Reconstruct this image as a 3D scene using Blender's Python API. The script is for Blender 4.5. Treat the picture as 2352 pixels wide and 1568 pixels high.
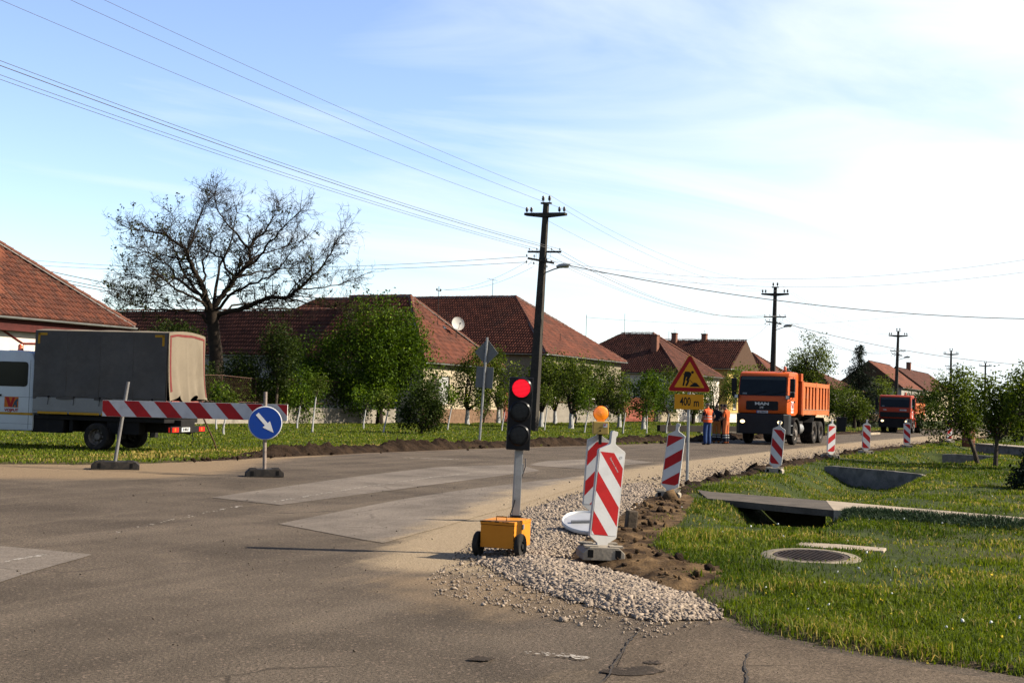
import bpy, bmesh, math, random
import numpy as np
from mathutils import Vector, Matrix

for o in list(bpy.data.objects):
    bpy.data.objects.remove(o)
SC = bpy.context.scene
COL = SC.collection

# ---------------------------------------------------------------- camera
EYE = 1.6
FPX, CX, CY = 2900.0, 1176.0, 784.0          # focal length and centre for a picture 2352 wide
ROLL = math.atan(0.03)
PITCH = math.atan(136 * math.cos(ROLL) / FPX)
_c, _s, _cp, _sp = math.cos(ROLL), math.sin(ROLL), math.cos(PITCH), math.sin(PITCH)
cam_data = bpy.data.cameras.new('camera')
cam = bpy.data.objects.new('camera', cam_data)
COL.objects.link(cam)
cam_data.sensor_width = 36.0
cam_data.lens = 36.0 * FPX / 2352.0
cam_data.clip_start = 0.1
cam_data.clip_end = 9000
_r = Vector((_c, -_s * _sp, _s * _cp)); _u = Vector((-_s, -_c * _sp, _c * _cp)); _f = Vector((0, _cp, _sp))
cam.matrix_world = Matrix(((_r.x, _u.x, -_f.x, 0), (_r.y, _u.y, -_f.y, 0), (_r.z, _u.z, -_f.z, EYE), (0, 0, 0, 1)))
SC.camera = cam

# ---------------------------------------------------------------- sun, sky, exposure
SUN_EL, SUN_AZ = math.radians(34.5), math.radians(90)     # azimuth clockwise from +Y
sun_data = bpy.data.lights.new('sun', 'SUN')
sun_data.energy = 5.0
sun_data.angle = math.radians(0.6)
sun_data.color = (1.0, 0.90, 0.76)
sun = bpy.data.objects.new('sun', sun_data)
COL.objects.link(sun)
_sd = Vector((math.sin(SUN_AZ) * math.cos(SUN_EL), math.cos(SUN_AZ) * math.cos(SUN_EL), math.sin(SUN_EL)))
sun.rotation_euler = _sd.to_track_quat('Z', 'Y').to_euler()
sun.location = (60, -10, 60)

world = bpy.data.worlds.new('World')
SC.world = world
world.use_nodes = True
wn, wl = world.node_tree.nodes, world.node_tree.links
wn.clear()
w_out = wn.new('ShaderNodeOutputWorld'); w_bg = wn.new('ShaderNodeBackground')
w_sky = wn.new('ShaderNodeTexSky'); w_sky.sky_type = 'NISHITA'; w_sky.sun_disc = False
w_sky.sun_elevation = SUN_EL; w_sky.sun_rotation = SUN_AZ
w_sky.air_density = 1.0; w_sky.dust_density = 0.6; w_sky.ozone_density = 2.0
SKY_STRENGTH = 0.05
w_bg.inputs['Strength'].default_value = SKY_STRENGTH
tc = wn.new('ShaderNodeTexCoord')
# thin cirrus veil, denser on the sun's side: streaks from stretched noise on the sky dome
def wmath(op, a, b=None, clamp=False):
    n = wn.new('ShaderNodeMath'); n.operation = op; n.use_clamp = clamp
    for i, v in enumerate((a, b)):
        if v is None: continue
        if isinstance(v, (int, float)): n.inputs[i].default_value = v
        else: wl.new(v, n.inputs[i])
    return n.outputs[0]
sep = wn.new('ShaderNodeSeparateXYZ'); wl.new(tc.outputs['Generated'], sep.inputs[0])
# project the view direction on a flat cloud layer
zc = wmath('MAXIMUM', wmath('ADD', sep.outputs['Z'], 0.16), 0.02)
cmb = wn.new('ShaderNodeCombineXYZ')
wl.new(wmath('DIVIDE', sep.outputs['X'], zc), cmb.inputs[0]); wl.new(wmath('DIVIDE', sep.outputs['Y'], zc), cmb.inputs[1])
mp0 = wn.new('ShaderNodeMapping'); mp0.inputs['Rotation'].default_value = (0, 0, math.radians(-28)); wl.new(cmb.outputs[0], mp0.inputs[0])
mp = wn.new('ShaderNodeMapping'); mp.inputs['Scale'].default_value = (0.30, 1.0, 1); mp.inputs['Location'].default_value = (0.35, 1.3, 0)
wl.new(mp0.outputs[0], mp.inputs[0])
nz = wn.new('ShaderNodeTexNoise'); nz.inputs['Scale'].default_value = 1.5; nz.inputs['Detail'].default_value = 8; nz.inputs['Roughness'].default_value = 0.55; nz.inputs['Distortion'].default_value = 1.3
wl.new(mp.outputs[0], nz.inputs['Vector'])
nz2 = wn.new('ShaderNodeTexNoise'); nz2.inputs['Scale'].default_value = 0.8; nz2.inputs['Detail'].default_value = 3
wl.new(cmb.outputs[0], nz2.inputs['Vector'])
streak = wmath('MULTIPLY', wmath('SUBTRACT', nz.outputs['Fac'], 0.47), 2.3)
broad = wmath('MULTIPLY', wmath('SUBTRACT', nz2.outputs['Fac'], 0.5), 0.6)
sunward = wmath('MULTIPLY', sep.outputs['X'], 1.9)
dens = wmath('ADD', wmath('ADD', wmath('ADD', streak, broad), sunward), 0.50)
# the veil and the haze are seen through more air towards the horizon
dens = wmath('SUBTRACT', dens, wmath('MULTIPLY', sep.outputs['Z'], 1.3))
horiz = wmath('MULTIPLY', wmath('POWER', wmath('SUBTRACT', 1.0, wmath('ABSOLUTE', sep.outputs['Z'])), 9.0), 0.50)
dens = wmath('ADD', dens, horiz)
fac = wmath('MULTIPLY', wmath('MINIMUM', wmath('MAXIMUM', dens, 0.04), 1.0), 0.97)
lp_mix = wn.new('ShaderNodeMix'); lp_mix.data_type = 'RGBA'
wl.new(fac, lp_mix.inputs['Factor'])
# the clear part a little more saturated, as the photograph's camera rendered it
w_hsv = wn.new('ShaderNodeHueSaturation'); w_hsv.inputs['Saturation'].default_value = 1.08; w_hsv.inputs['Value'].default_value = 1.7; w_hsv.inputs['Hue'].default_value = 0.515
wl.new(w_sky.outputs['Color'], w_hsv.inputs['Color'])
wl.new(w_hsv.outputs[0], lp_mix.inputs['A'])
CLOUD = 0.395 / SKY_STRENGTH
lp_mix.inputs['B'].default_value = (0.905 * CLOUD, 0.975 * CLOUD, 1.01 * CLOUD, 1)
wl.new(lp_mix.outputs['Result'], w_bg.inputs['Color'])
wl.new(w_bg.outputs[0], w_out.inputs[0])

SC.view_settings.view_transform = 'Standard'
SC.view_settings.look = 'None'
SC.view_settings.exposure = 1.6
SC.view_settings.gamma = 1.0
SC.view_settings.use_curve_mapping = False
SC.render.engine = 'CYCLES'
SC.cycles.max_bounces = 5
SC.cycles.diffuse_bounces = 2
SC.cycles.glossy_bounces = 2
SC.cycles.transmission_bounces = 3
SC.cycles.transparent_max_bounces = 6
SC.cycles.use_denoising = True
SC.cycles.caustics_reflective = False
SC.cycles.caustics_refractive = False

# ---------------------------------------------------------------- geometry helpers
RD = np.array((0.448, 0.894)); RD /= np.hypot(*RD)      # along the road, away from the camera
TD = np.array((RD[1], -RD[0]))                          # across the road, to the right
ROAD_ANG = math.atan2(RD[1], RD[0])
def ray(u, v):
    x = (u - CX) / FPX; y = -(v - CY) / FPX
    X = x * _c - y * _s; U = x * _s + y * _c
    return np.array((X, _cp - U * _sp, _sp + U * _cp))
def G(u, v, z=0.0):
    d = ray(u, v); t = (z - EYE) / d[2]
    return np.array((d[0] * t, d[1] * t, z))
def D(u, v, Y):
    d = ray(u, v); t = Y / d[1]
    return np.array((d[0] * t, Y, EYE + d[2] * t))
def RS(u, v, s):
    d = ray(u, v); t = s / (d[0] * RD[0] + d[1] * RD[1]); return np.array((d[0] * t, d[1] * t, EYE + d[2] * t))
def RT(u, v, tt):
    d = ray(u, v); t = tt / (d[0] * TD[0] + d[1] * TD[1]); return np.array((d[0] * t, d[1] * t, EYE + d[2] * t))
def ST(s, t, z=0.0):
    return np.array((RD[0] * s + TD[0] * t, RD[1] * s + TD[1] * t, z))
def st_of(p):
    return p[0] * RD[0] + p[1] * RD[1], p[0] * TD[0] + p[1] * TD[1]

def _hash(ix, iy, iz=0, seed=0):
    h = (ix.astype(np.int64) * 374761393 + iy.astype(np.int64) * 668265263 + np.asarray(iz).astype(np.int64) * 2147483647 + seed * 974711) & 0xFFFFFFFF
    h = ((h ^ (h >> 13)) * 1274126177) & 0xFFFFFFFF
    return ((h ^ (h >> 16)) & 0xFFFFFF) / float(0xFFFFFF)
def vnoise(x, y, seed=0):
    x = np.asarray(x, float); y = np.asarray(y, float)
    ix = np.floor(x); iy = np.floor(y); fx = x - ix; fy = y - iy
    fx = fx * fx * (3 - 2 * fx); fy = fy * fy * (3 - 2 * fy)
    a = _hash(ix, iy, 0, seed); b = _hash(ix + 1, iy, 0, seed); c = _hash(ix, iy + 1, 0, seed); d = _hash(ix + 1, iy + 1, 0, seed)
    return (a * (1 - fx) + b * fx) * (1 - fy) + (c * (1 - fx) + d * fx) * fy
def fbm(x, y, oct=4, seed=0):
    r = 0; a = 0.5; n = 0
    for k in range(oct):
        r = r + a * vnoise(np.asarray(x) * 2 ** k, np.asarray(y) * 2 ** k, seed + k * 7); n += a; a *= 0.5
    return r / n
def sstep(a, b, x):
    t = np.clip((x - a) / (b - a), 0, 1); return t * t * (3 - 2 * t)
def in_poly(px, py, poly):
    px = np.asarray(px, float); py = np.asarray(py, float); ins = np.zeros(px.shape, bool); n = len(poly)
    for i in range(n):
        x0, y0 = poly[i][:2]; x1, y1 = poly[(i + 1) % n][:2]
        if y0 == y1: continue
        c = ((y0 > py) != (y1 > py)) & (px < (x1 - x0) * (py - y0) / (y1 - y0) + x0)
        ins ^= c
    return ins
def poly_dist(px, py, line):
    """distance to a polyline, and signed side (positive on the right of its direction)"""
    px = np.asarray(px, float); py = np.asarray(py, float)
    best = np.full(px.shape, 1e9); side = np.zeros(px.shape); along = np.zeros(px.shape); acc = 0.0
    for i in range(len(line) - 1):
        x0, y0 = line[i][:2]; x1, y1 = line[i + 1][:2]
        dx, dy = x1 - x0, y1 - y0; L2 = dx * dx + dy * dy; L = math.sqrt(L2)
        t = np.clip(((px - x0) * dx + (py - y0) * dy) / L2, 0, 1)
        d = np.hypot(px - (x0 + t * dx), py - (y0 + t * dy))
        sd = (px - x0) * dy - (py - y0) * dx
        m = d < best
        best = np.where(m, d, best); side = np.where(m, np.sign(sd), side); along = np.where(m, acc + t * L, along)
        acc += L
    return best, side * best, along

class MB:
    def __init__(self):
        self.v = []; self.f = []; self.m = []; self.mi = 0
    def add(self, vs, fs):
        b = len(self.v); self.v.extend([tuple(map(float, p)) for p in vs])
        for f in fs: self.f.append(tuple(b + i for i in f)); self.m.append(self.mi)
        return self
    def box(self, c, s, rot=None):
        x, y, z = s[0] / 2, s[1] / 2, s[2] / 2
        vs = [Vector(p) for p in ((-x, -y, -z), (x, -y, -z), (x, y, -z), (-x, y, -z), (-x, -y, z), (x, -y, z), (x, y, z), (-x, y, z))]
        if rot is not None: vs = [rot @ p for p in vs]
        c = Vector(c)
        return self.add([p + c for p in vs], [(0, 3, 2, 1), (4, 5, 6, 7), (0, 1, 5, 4), (1, 2, 6, 5), (2, 3, 7, 6), (3, 0, 4, 7)])
    def b2(self, x0, x1, y0, y1, z0, z1):
        return self.box(((x0 + x1) / 2, (y0 + y1) / 2, (z0 + z1) / 2), (x1 - x0, y1 - y0, z1 - z0))
    def tube(self, pts, rad, n=6, cap=True):
        pts = [Vector(p) for p in pts]
        if not hasattr(rad, '__len__'): rad = [rad] * len(pts)
        vs = []; fs = []
        ref = None
        for i, p in enumerate(pts):
            t = (pts[min(i + 1, len(pts) - 1)] - pts[max(i - 1, 0)])
            if t.length < 1e-9: t = Vector((0, 0, 1))
            t.normalize()
            if ref is None: ref = Vector((0, 0, 1)) if abs(t.z) < 0.9 else Vector((1, 0, 0))
            a = t.cross(ref)
            if a.length < 1e-5: a = t.cross(Vector((0, 1, 0)))
            a.normalize(); b = a.cross(t).normalized(); ref = b
            for k in range(n):
                an = 2 * math.pi * k / n
                vs.append(p + (a * math.cos(an) + b * math.sin(an)) * rad[i])
        for i in range(len(pts) - 1):
            for k in range(n):
                fs.append((i * n + k, i * n + (k + 1) % n, (i + 1) * n + (k + 1) % n, (i + 1) * n + k))
        if cap:
            fs.append(tuple(range(n))[::-1]); fs.append(tuple((len(pts) - 1) * n + k for k in range(n)))
        return self.add(vs, fs)
    def lathe(self, prof, n=16, axis='z', c=(0, 0, 0), cap=True):
        vs = []; fs = []; c = Vector(c)
        for (r, h) in prof:
            for k in range(n):
                a = 2 * math.pi * k / n
                p = (r * math.cos(a), r * math.sin(a), h)
                if axis == 'y': p = (p[0], p[2], -p[1])
                elif axis == 'x': p = (p[2], p[0], p[1])
                vs.append(Vector(p) + c)
        for i in range(len(prof) - 1):
            for k in range(n):
                fs.append((i * n + k, i * n + (k + 1) % n, (i + 1) * n + (k + 1) % n, (i + 1) * n + k))
        if cap:
            if prof[0][0] > 1e-6: fs.append(tuple(range(n))[::-1])
            if prof[-1][0] > 1e-6: fs.append(tuple((len(prof) - 1) * n + k for k in range(n)))
        return self.add(vs, fs)
    def prism(self, poly, a, b, axis='y'):
        """polygon in two coordinates extruded from a to b along axis (y: poly is x,z; z: poly is x,y; x: poly is y,z)"""
        def P(p, h):
            return (p[0], h, p[1]) if axis == 'y' else ((p[0], p[1], h) if axis == 'z' else (h, p[0], p[1]))
        n = len(poly)
        vs = [P(p, a) for p in poly] + [P(p, b) for p in poly]
        fs = [tuple(range(n)), tuple(range(2 * n - 1, n - 1, -1))]
        for i in range(n): fs.append((i, n + i, n + (i + 1) % n, (i + 1) % n))
        return self.add(vs, fs)
    def quad(self, a, b, c, d):
        return self.add([a, b, c, d], [(0, 1, 2, 3)])
    def mesh(self, name, mats, smooth=False, fixn=True, bevel=0):
        me = bpy.data.meshes.new(name)
        me.from_pydata(self.v, [], self.f)
        for m in (mats if isinstance(mats, (list, tuple)) else [mats]): me.materials.append(m)
        if len(me.materials) > 1: me.polygons.foreach_set('material_index', self.m)
        if fixn or bevel:
            bm = bmesh.new(); bm.from_mesh(me)
            if bevel:
                bmesh.ops.bevel(bm, geom=[e for e in bm.edges if len(e.link_faces) == 2 and e.calc_face_angle(0) > 0.5], offset=bevel, segments=2, affect='EDGES', profile=0.6, clamp_overlap=True)
            bmesh.ops.recalc_face_normals(bm, faces=bm.faces)
            bm.to_mesh(me); bm.free()
        if smooth:
            me.polygons.foreach_set('use_smooth', [True] * len(me.polygons))
            if smooth != 2: me.set_sharp_from_angle(angle=math.radians(40))
        me.update()
        return me
    def build(self, name, mats, parent=None, smooth=False, fixn=True, bevel=0):
        return link(name, self.mesh(name, mats, smooth, fixn, bevel), parent)

def link(name, me, parent=None):
    o = bpy.data.objects.new(name, me); COL.objects.link(o)
    if parent is not None: o.parent = parent
    return o
def tag(o, label=None, cat=None, group=None, kind=None):
    if label: o['label'] = label
    if cat: o['category'] = cat
    if group: o['group'] = group
    if kind: o['kind'] = kind
    return o
def thing(name, label, cat, loc=(0, 0, 0), rotz=0.0, group=None, rot=None):
    o = bpy.data.objects.new(name, None); COL.objects.link(o)
    o.empty_display_size = 0.2
    o.location = tuple(map(float, loc)); o.rotation_euler = rot if rot else (0, 0, rotz)
    return tag(o, label, cat, group)
def np_mesh(name, verts, faces4=None, faces3=None, mat=None, attrs=None, smooth=False):
    """fast mesh from arrays; attrs: {name: per-vertex float array}"""
    me = bpy.data.meshes.new(name)
    verts = np.asarray(verts, np.float32)
    me.vertices.add(len(verts)); me.vertices.foreach_set('co', verts.ravel())
    loops = []; starts = []; tot = 0
    if faces4 is not None and len(faces4):
        f = np.asarray(faces4, np.int32); loops.append(f.ravel()); starts.append(np.arange(len(f)) * 4 + tot); tot += f.size
    if faces3 is not None and len(faces3):
        f = np.asarray(faces3, np.int32); loops.append(f.ravel()); starts.append(np.arange(len(f)) * 3 + tot); tot += f.size
    L = np.concatenate(loops); S = np.concatenate(starts)
    me.loops.add(len(L)); me.loops.foreach_set('vertex_index', L.astype(np.int32))
    me.polygons.add(len(S)); me.polygons.foreach_set('loop_start', S.astype(np.int32))
    if smooth: me.polygons.foreach_set('use_smooth', np.ones(len(S), bool))
    for k, a in (attrs or {}).items():
        at = me.attributes.new(k, 'FLOAT', 'POINT'); at.data.foreach_set('value', np.asarray(a, np.float32))
    if mat: me.materials.append(mat)
    me.update(calc_edges=True); me.validate()
    return me
def text_obj(name, body, size, mat, parent, mtx, squash=1.0, extrude=0.002, font_bold=0.0):
    cu = bpy.data.curves.new(name, 'FONT'); cu.body = body; cu.size = size; cu.align_x = 'CENTER'; cu.align_y = 'CENTER'
    cu.extrude = extrude; cu.offset = font_bold; cu.resolution_u = 3
    t = bpy.data.objects.new('tmp_text', cu); COL.objects.link(t)
    dg = bpy.context.evaluated_depsgraph_get()
    me = bpy.data.meshes.new_from_object(t.evaluated_get(dg))
    bpy.data.objects.remove(t)
    me.materials.clear(); me.materials.append(mat)
    me.transform(Matrix(mtx) @ Matrix.Diagonal((squash, 1, 1, 1)))
    me.name = name
    return link(name, me, parent)
def frame(o, x, y):
    """matrix whose local XY plane is spanned by x (right) and y (up) at origin o"""
    x = Vector(x).normalized(); y = Vector(y).normalized(); z = x.cross(y)
    return Matrix(((x.x, y.x, z.x, o[0]), (x.y, y.y, z.y, o[1]), (x.z, y.z, z.z, o[2]), (0, 0, 0, 1)))
def copy_tree(o, parent=None):
    c = o.copy(); COL.objects.link(c); c.parent = parent
    for ch in list(o.children): copy_tree(ch, c)
    return c

# ---------------------------------------------------------------- materials
def lin(h):
    h = h.lstrip('#'); r = []
    for i in (0, 2, 4):
        c = int(h[i:i + 2], 16) / 255; r.append(c / 12.92 if c <= 0.04045 else ((c + 0.055) / 1.055) ** 2.4)
    return tuple(r)
MATS = {}
TONE = 0.73
ALB = 0.72            # common scale of the painted colours, for this exposure
def nodes_of(m):
    m.use_nodes = True; nt = m.node_tree; nt.nodes.clear(); return nt.nodes, nt.links
def mix_rgb(n, l, fac, a, b, mode='MIX'):
    x = n.new('ShaderNodeMix'); x.data_type = 'RGBA'; x.blend_type = mode
    for key, v in (('Factor', fac), ('A', a), ('B', b)):
        if isinstance(v, (int, float)): x.inputs[key].default_value = v
        elif isinstance(v, tuple): x.inputs[key].default_value = (*v[:3], 1)
        else: l.new(v, x.inputs[key])
    return x.outputs['Result']
def nmath(n, l, op, a, b=0.0, clamp=False):
    x = n.new('ShaderNodeMath'); x.operation = op; x.use_clamp = clamp
    for i, v in enumerate((a, b)):
        if isinstance(v, (int, float)): x.inputs[i].default_value = v
        else: l.new(v, x.inputs[i])
    return x.outputs[0]
def noise(n, l, vec, scale, detail=4, rough=0.55, dist=0.0):
    x = n.new('ShaderNodeTexNoise'); x.inputs['Scale'].default_value = scale; x.inputs['Detail'].default_value = detail
    x.inputs['Roughness'].default_value = rough; x.inputs['Distortion'].default_value = dist
    l.new(vec, x.inputs['Vector']); return x.outputs['Fac']
def ramp(n, l, fac, lo, hi):
    x = n.new('ShaderNodeMapRange'); x.interpolation_type = 'SMOOTHSTEP'
    x.inputs['From Min'].default_value = lo; x.inputs['From Max'].default_value = hi
    l.new(fac, x.inputs['Value']); return x.outputs['Result']
def attr(n, name):
    x = n.new('ShaderNodeAttribute'); x.attribute_name = name; return x.outputs['Fac']
def finish(m, n, l, col, rough, bump=None, bstr=0.3, bdist=0.02, metal=0.0, spec=0.12, emis=None):
    b = n.new('ShaderNodeBsdfPrincipled'); o = n.new('ShaderNodeOutputMaterial')
    if isinstance(col, tuple): b.inputs['Base Color'].default_value = (*col[:3], 1)
    else:
        g_ = n.new('ShaderNodeHueSaturation'); g_.inputs['Value'].default_value = TONE; l.new(col, g_.inputs['Color']); l.new(g_.outputs[0], b.inputs['Base Color'])
    if isinstance(rough, (int, float)): b.inputs['Roughness'].default_value = rough
    else: l.new(rough, b.inputs['Roughness'])
    b.inputs['Metallic'].default_value = metal; b.inputs['Specular IOR Level'].default_value = spec
    if bump is not None:
        bu = n.new('ShaderNodeBump'); bu.inputs['Strength'].default_value = bstr; bu.inputs['Distance'].default_value = bdist
        l.new(bump, bu.inputs['Height']); l.new(bu.outputs[0], b.inputs['Normal'])
    if emis: b.inputs['Emission Color'].default_value = (*emis[0], 1); b.inputs['Emission Strength'].default_value = emis[1]
    l.new(b.outputs[0], o.inputs[0]); return b
def mat(name, col, rough=0.7, var=0.18, scale=3.0, dirt=None, dirt_amt=0.3, bump=0.0, bscale=None, metal=0.0, spec=0.12, rnd=0.0, emis=None, rvar=0.1):
    """painted / plain surface: two-scale colour variation, optional dirt, optional fine relief, optional per-piece attribute 'rnd'"""
    if name in MATS: return MATS[name]
    col = tuple(c * ALB for c in col); dirt = tuple(c * ALB for c in dirt) if dirt else None
    m = bpy.data.materials.new(name); n, l = nodes_of(m); MATS[name] = m
    t = n.new('ShaderNodeTexCoord').outputs['Object']
    n1 = noise(n, l, t, scale, 5, 0.6); n2 = noise(n, l, t, scale * 9, 3, 0.6)
    f = nmath(n, l, 'ADD', nmath(n, l, 'MULTIPLY', n1, 0.7), nmath(n, l, 'MULTIPLY', n2, 0.3))
    dk = tuple(c * (1 - var) for c in col); lt = tuple(min(1, c * (1 + var)) for c in col)
    c = mix_rgb(n, l, ramp(n, l, f, 0.3, 0.7), dk, lt)
    if rnd:
        r = attr(n, 'rnd')
        v = nmath(n, l, 'ADD', nmath(n, l, 'MULTIPLY', r, 2 * rnd), 1 - rnd)
        hs = n.new('ShaderNodeHueSaturation'); l.new(v, hs.inputs['Value']); l.new(c, hs.inputs['Color']); c = hs.outputs[0]
    if dirt:
        d = ramp(n, l, noise(n, l, t, scale * 0.8, 6, 0.65, 0.6), 0.48, 0.75)
        c = mix_rgb(n, l, nmath(n, l, 'MULTIPLY', d, dirt_amt), c, dirt)
    bp = noise(n, l, t, bscale or scale * 12, 4) if bump else None
    rr = nmath(n, l, 'ADD', nmath(n, l, 'MULTIPLY', n1, rvar * 2), rough - rvar, True)
    finish(m, n, l, c, rr, bp, bump, 0.01, metal, spec, emis)
    return m
def leafmat(name, c1, c2, c3=None, trans=0.35):
    if name in MATS: return MATS[name]
    m = bpy.data.materials.new(name); n, l = nodes_of(m); MATS[name] = m
    r = attr(n, 'rnd')
    c1, c2 = tuple(x * TONE for x in c1), tuple(x * TONE for x in c2)
    c = mix_rgb(n, l, r, c1, c2)
    if c3: c = mix_rgb(n, l, ramp(n, l, r, 0.8, 1.0), c, c3)
    p = n.new('ShaderNodeBsdfPrincipled'); l.new(c, p.inputs['Base Color']); p.inputs['Roughness'].default_value = 0.55; p.inputs['Specular IOR Level'].default_value = 0.06
    tr = n.new('ShaderNodeBsdfTranslucent')
    hs = n.new('ShaderNodeHueSaturation'); hs.inputs['Value'].default_value = 1.3; hs.inputs['Saturation'].default_value = 1.1; l.new(c, hs.inputs['Color']); l.new(hs.outputs[0], tr.inputs['Color'])
    mx = n.new('ShaderNodeMixShader'); mx.inputs[0].default_value = trans
    l.new(p.outputs[0], mx.inputs[1]); l.new(tr.outputs[0], mx.inputs[2])
    o = n.new('ShaderNodeOutputMaterial'); l.new(mx.outputs[0], o.inputs[0])
    return m
# ================================================================ ground and road
rng = np.random.default_rng(11)
def catmull(P, sub):
    P = [np.asarray(p[:2], float) for p in P]; out = []
    for i in range(len(P) - 1):
        p0 = P[max(i - 1, 0)]; p1 = P[i]; p2 = P[i + 1]; p3 = P[min(i + 2, len(P) - 1)]
        for k in range(sub):
            t = k / sub
            out.append(0.5 * (2 * p1 + (p2 - p0) * t + (2 * p0 - 5 * p1 + 4 * p2 - p3) * t * t + (3 * p1 - p0 - 3 * p2 + p3) * t ** 3))
    out.append(P[-1]); return np.array(out)
LE = [(-80, -12), (-45, 6), (-22, 18.5), (-10.6, 25.6), (-8.9, 26.4), (-7.6, 28.0), (-6.5, 30.6), (-5.35, 33.3), (-3.4, 37.2), (-0.98, 41.5), (2.0, 46.2),
      tuple(ST(49.8, -18.2)[:2]), tuple(ST(85, -18.2)[:2]), tuple(ST(130, -18.2)[:2]), tuple(ST(250, -18.2)[:2]), tuple(ST(700, -18.2)[:2])]
RE = [(30, -9), (14, 1.6), (5.4, 6.3), (3.18, 7.77), (2.15, 8.56), (1.65, 9.6), (1.5, 12.3), (1.65, 16.5), (2.35, 21), (3.75, 26.0), (5.54, 30.2),
      (10.7, 42.8), tuple(ST(75, -10.0)[:2]), tuple(ST(120, -10.1)[:2]), tuple(ST(250, -10.2)[:2]), tuple(ST(700, -10.2)[:2])]
SUB = 14
LP, RP = catmull(LE, SUB), catmull(RE, SUB)
ROADPOLY = np.concatenate([LP, RP[::-1]])
DUST_LINE = [G(u, v)[:2] for u, v in ((1060, 1568), (900, 1420), (860, 1330), (960, 1240), (1200, 1140), (1400, 1088), (1600, 1058), (1800, 1035), (2000, 1013), (2200, 996))]
DITCH = [(3.1, 15.0), (4.3, 19.9), (6.7, 26.0), (10.1, 35.0), (17.6, 50.0)] + [tuple(ST(s, -6.6)[:2]) for s in (80, 160, 400)]
DITCH = [tuple(map(float, p)) for p in DITCH]
def ditch_depth(x, y):
    d, sd, al = poly_dist(x, y, DITCH)
    wd = 1.1 + 0.65 * sstep(7, 13, al)
    prof = 1 - sstep(0.2, 1.0, d / wd)
    dep = 0.46 * sstep(1.5, 4.6, al) + 0.04 * sstep(6, 16, al)
    for a0, a1 in ((21.2, 27.0), (38.6, 44.0), (60, 66), (90, 96)):      # banks where driveways cross
        dep = dep * (1 - (sstep(a0 - 0.15, a0, al) * (1 - sstep(a1, a1 + 1.2, al))) * 0.98)
    return prof * dep
def road_sd(x, y):
    d1, _, _ = poly_dist(x, y, LP); d2, _, _ = poly_dist(x, y, RP)
    d = np.minimum(d1, d2)
    return np.where(in_poly(x, y, ROADPOLY), -d, d), d1, d2
def ground_z(x, y, full=False):
    x = np.asarray(x, float); y = np.asarray(y, float)
    sd, d1, d2 = road_sd(x, y)
    z = -0.07 + 0.10 * sstep(-0.1, 0.25, sd)
    z = z + sstep(0.1, 2.0, sd) * (0.09 * (fbm(x * 0.35, y * 0.35, 3, 5) - 0.5) + 0.04 * (fbm(x * 1.6, y * 1.6, 3, 9) - 0.5))
    z = z - ditch_depth(x, y)
    return (z, sd, d1, d2) if full else z

# ---- ground sheet: rings out to the horizon
ang = np.concatenate([np.radians(np.arange(-180, -42, 4.0)), np.radians(np.arange(-42, 44, 0.3)), np.radians(np.arange(44, 180, 4.0))])
rad = np.concatenate([[0.5, 2.0, 4.0], np.geomspace(5.5, 120, 150), np.geomspace(135, 6000, 22)])
A, Rr = np.meshgrid(ang, rad)
gx, gy = Rr * np.sin(A), Rr * np.cos(A)
gz, gsd, gd1, gd2 = ground_z(gx.ravel(), gy.ravel(), True)
na, nr = len(ang), len(rad)
ii, jj = np.meshgrid(np.arange(na), np.arange(nr - 1))
i2 = (ii + 1) % na
quads = np.stack([jj * na + ii, (jj + 1) * na + ii, (jj + 1) * na + i2, jj * na + i2], -1).reshape(-1, 4)[:, ::-1]
gverts = np.column_stack([gx.ravel(), gy.ravel(), gz])
# bare-soil weight: road margins, and worn ground round the gravel corner
soilw = (1 - sstep(0.1, 0.75, gsd)) * (gsd > -0.5)
dryw = sstep(0.5, 1.2, gd1) * (1 - sstep(2.2, 4.0, gd1)) * (gsd > 0)

def ground_material():
    m = bpy.data.materials.new('verge_ground'); n, l = nodes_of(m)
    t = n.new('ShaderNodeTexCoord').outputs['Object']
    big = noise(n, l, t, 0.22, 5, 0.6); mid = noise(n, l, t, 1.7, 5, 0.65); fine = noise(n, l, t, 26, 4, 0.7)
    c = mix_rgb(n, l, ramp(n, l, mid, 0.3, 0.72), (0.022, 0.034, 0.005), (0.052, 0.070, 0.010))
    c = mix_rgb(n, l, nmath(n, l, 'MULTIPLY', ramp(n, l, big, 0.45, 0.75), 0.55), c, (0.105, 0.082, 0.022))
    c = mix_rgb(n, l, nmath(n, l, 'MULTIPLY', ramp(n, l, fine, 0.35, 0.75), 0.6), c, (0.022, 0.027, 0.005))
    soilc = mix_rgb(n, l, ramp(n, l, fine, 0.3, 0.7), (0.035, 0.023, 0.013), (0.10, 0.068, 0.038))
    worn = nmath(n, l, 'MULTIPLY', ramp(n, l, noise(n, l, t, 0.8, 6, 0.7), 0.62, 0.78), 0.7)
    sw = nmath(n, l, 'MAXIMUM', nmath(n, l, 'MULTIPLY', attr(n, 'soil'), ramp(n, l, mid, 0.2, 0.6)), worn, True)
    c = mix_rgb(n, l, sw, c, soilc)
    c = mix_rgb(n, l, nmath(n, l, 'MULTIPLY', attr(n, 'dry'), ramp(n, l, mid, 0.35, 0.65)), c, (0.14, 0.095, 0.032))
    finish(m, n, l, c, 0.95, fine, 0.9, 0.05, spec=0.1)
    return m
gm = np_mesh('ground', gverts, quads, None, ground_material(), {'soil': soilw, 'dry': dryw}, True)
tag(link('ground', gm), kind='structure')

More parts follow.
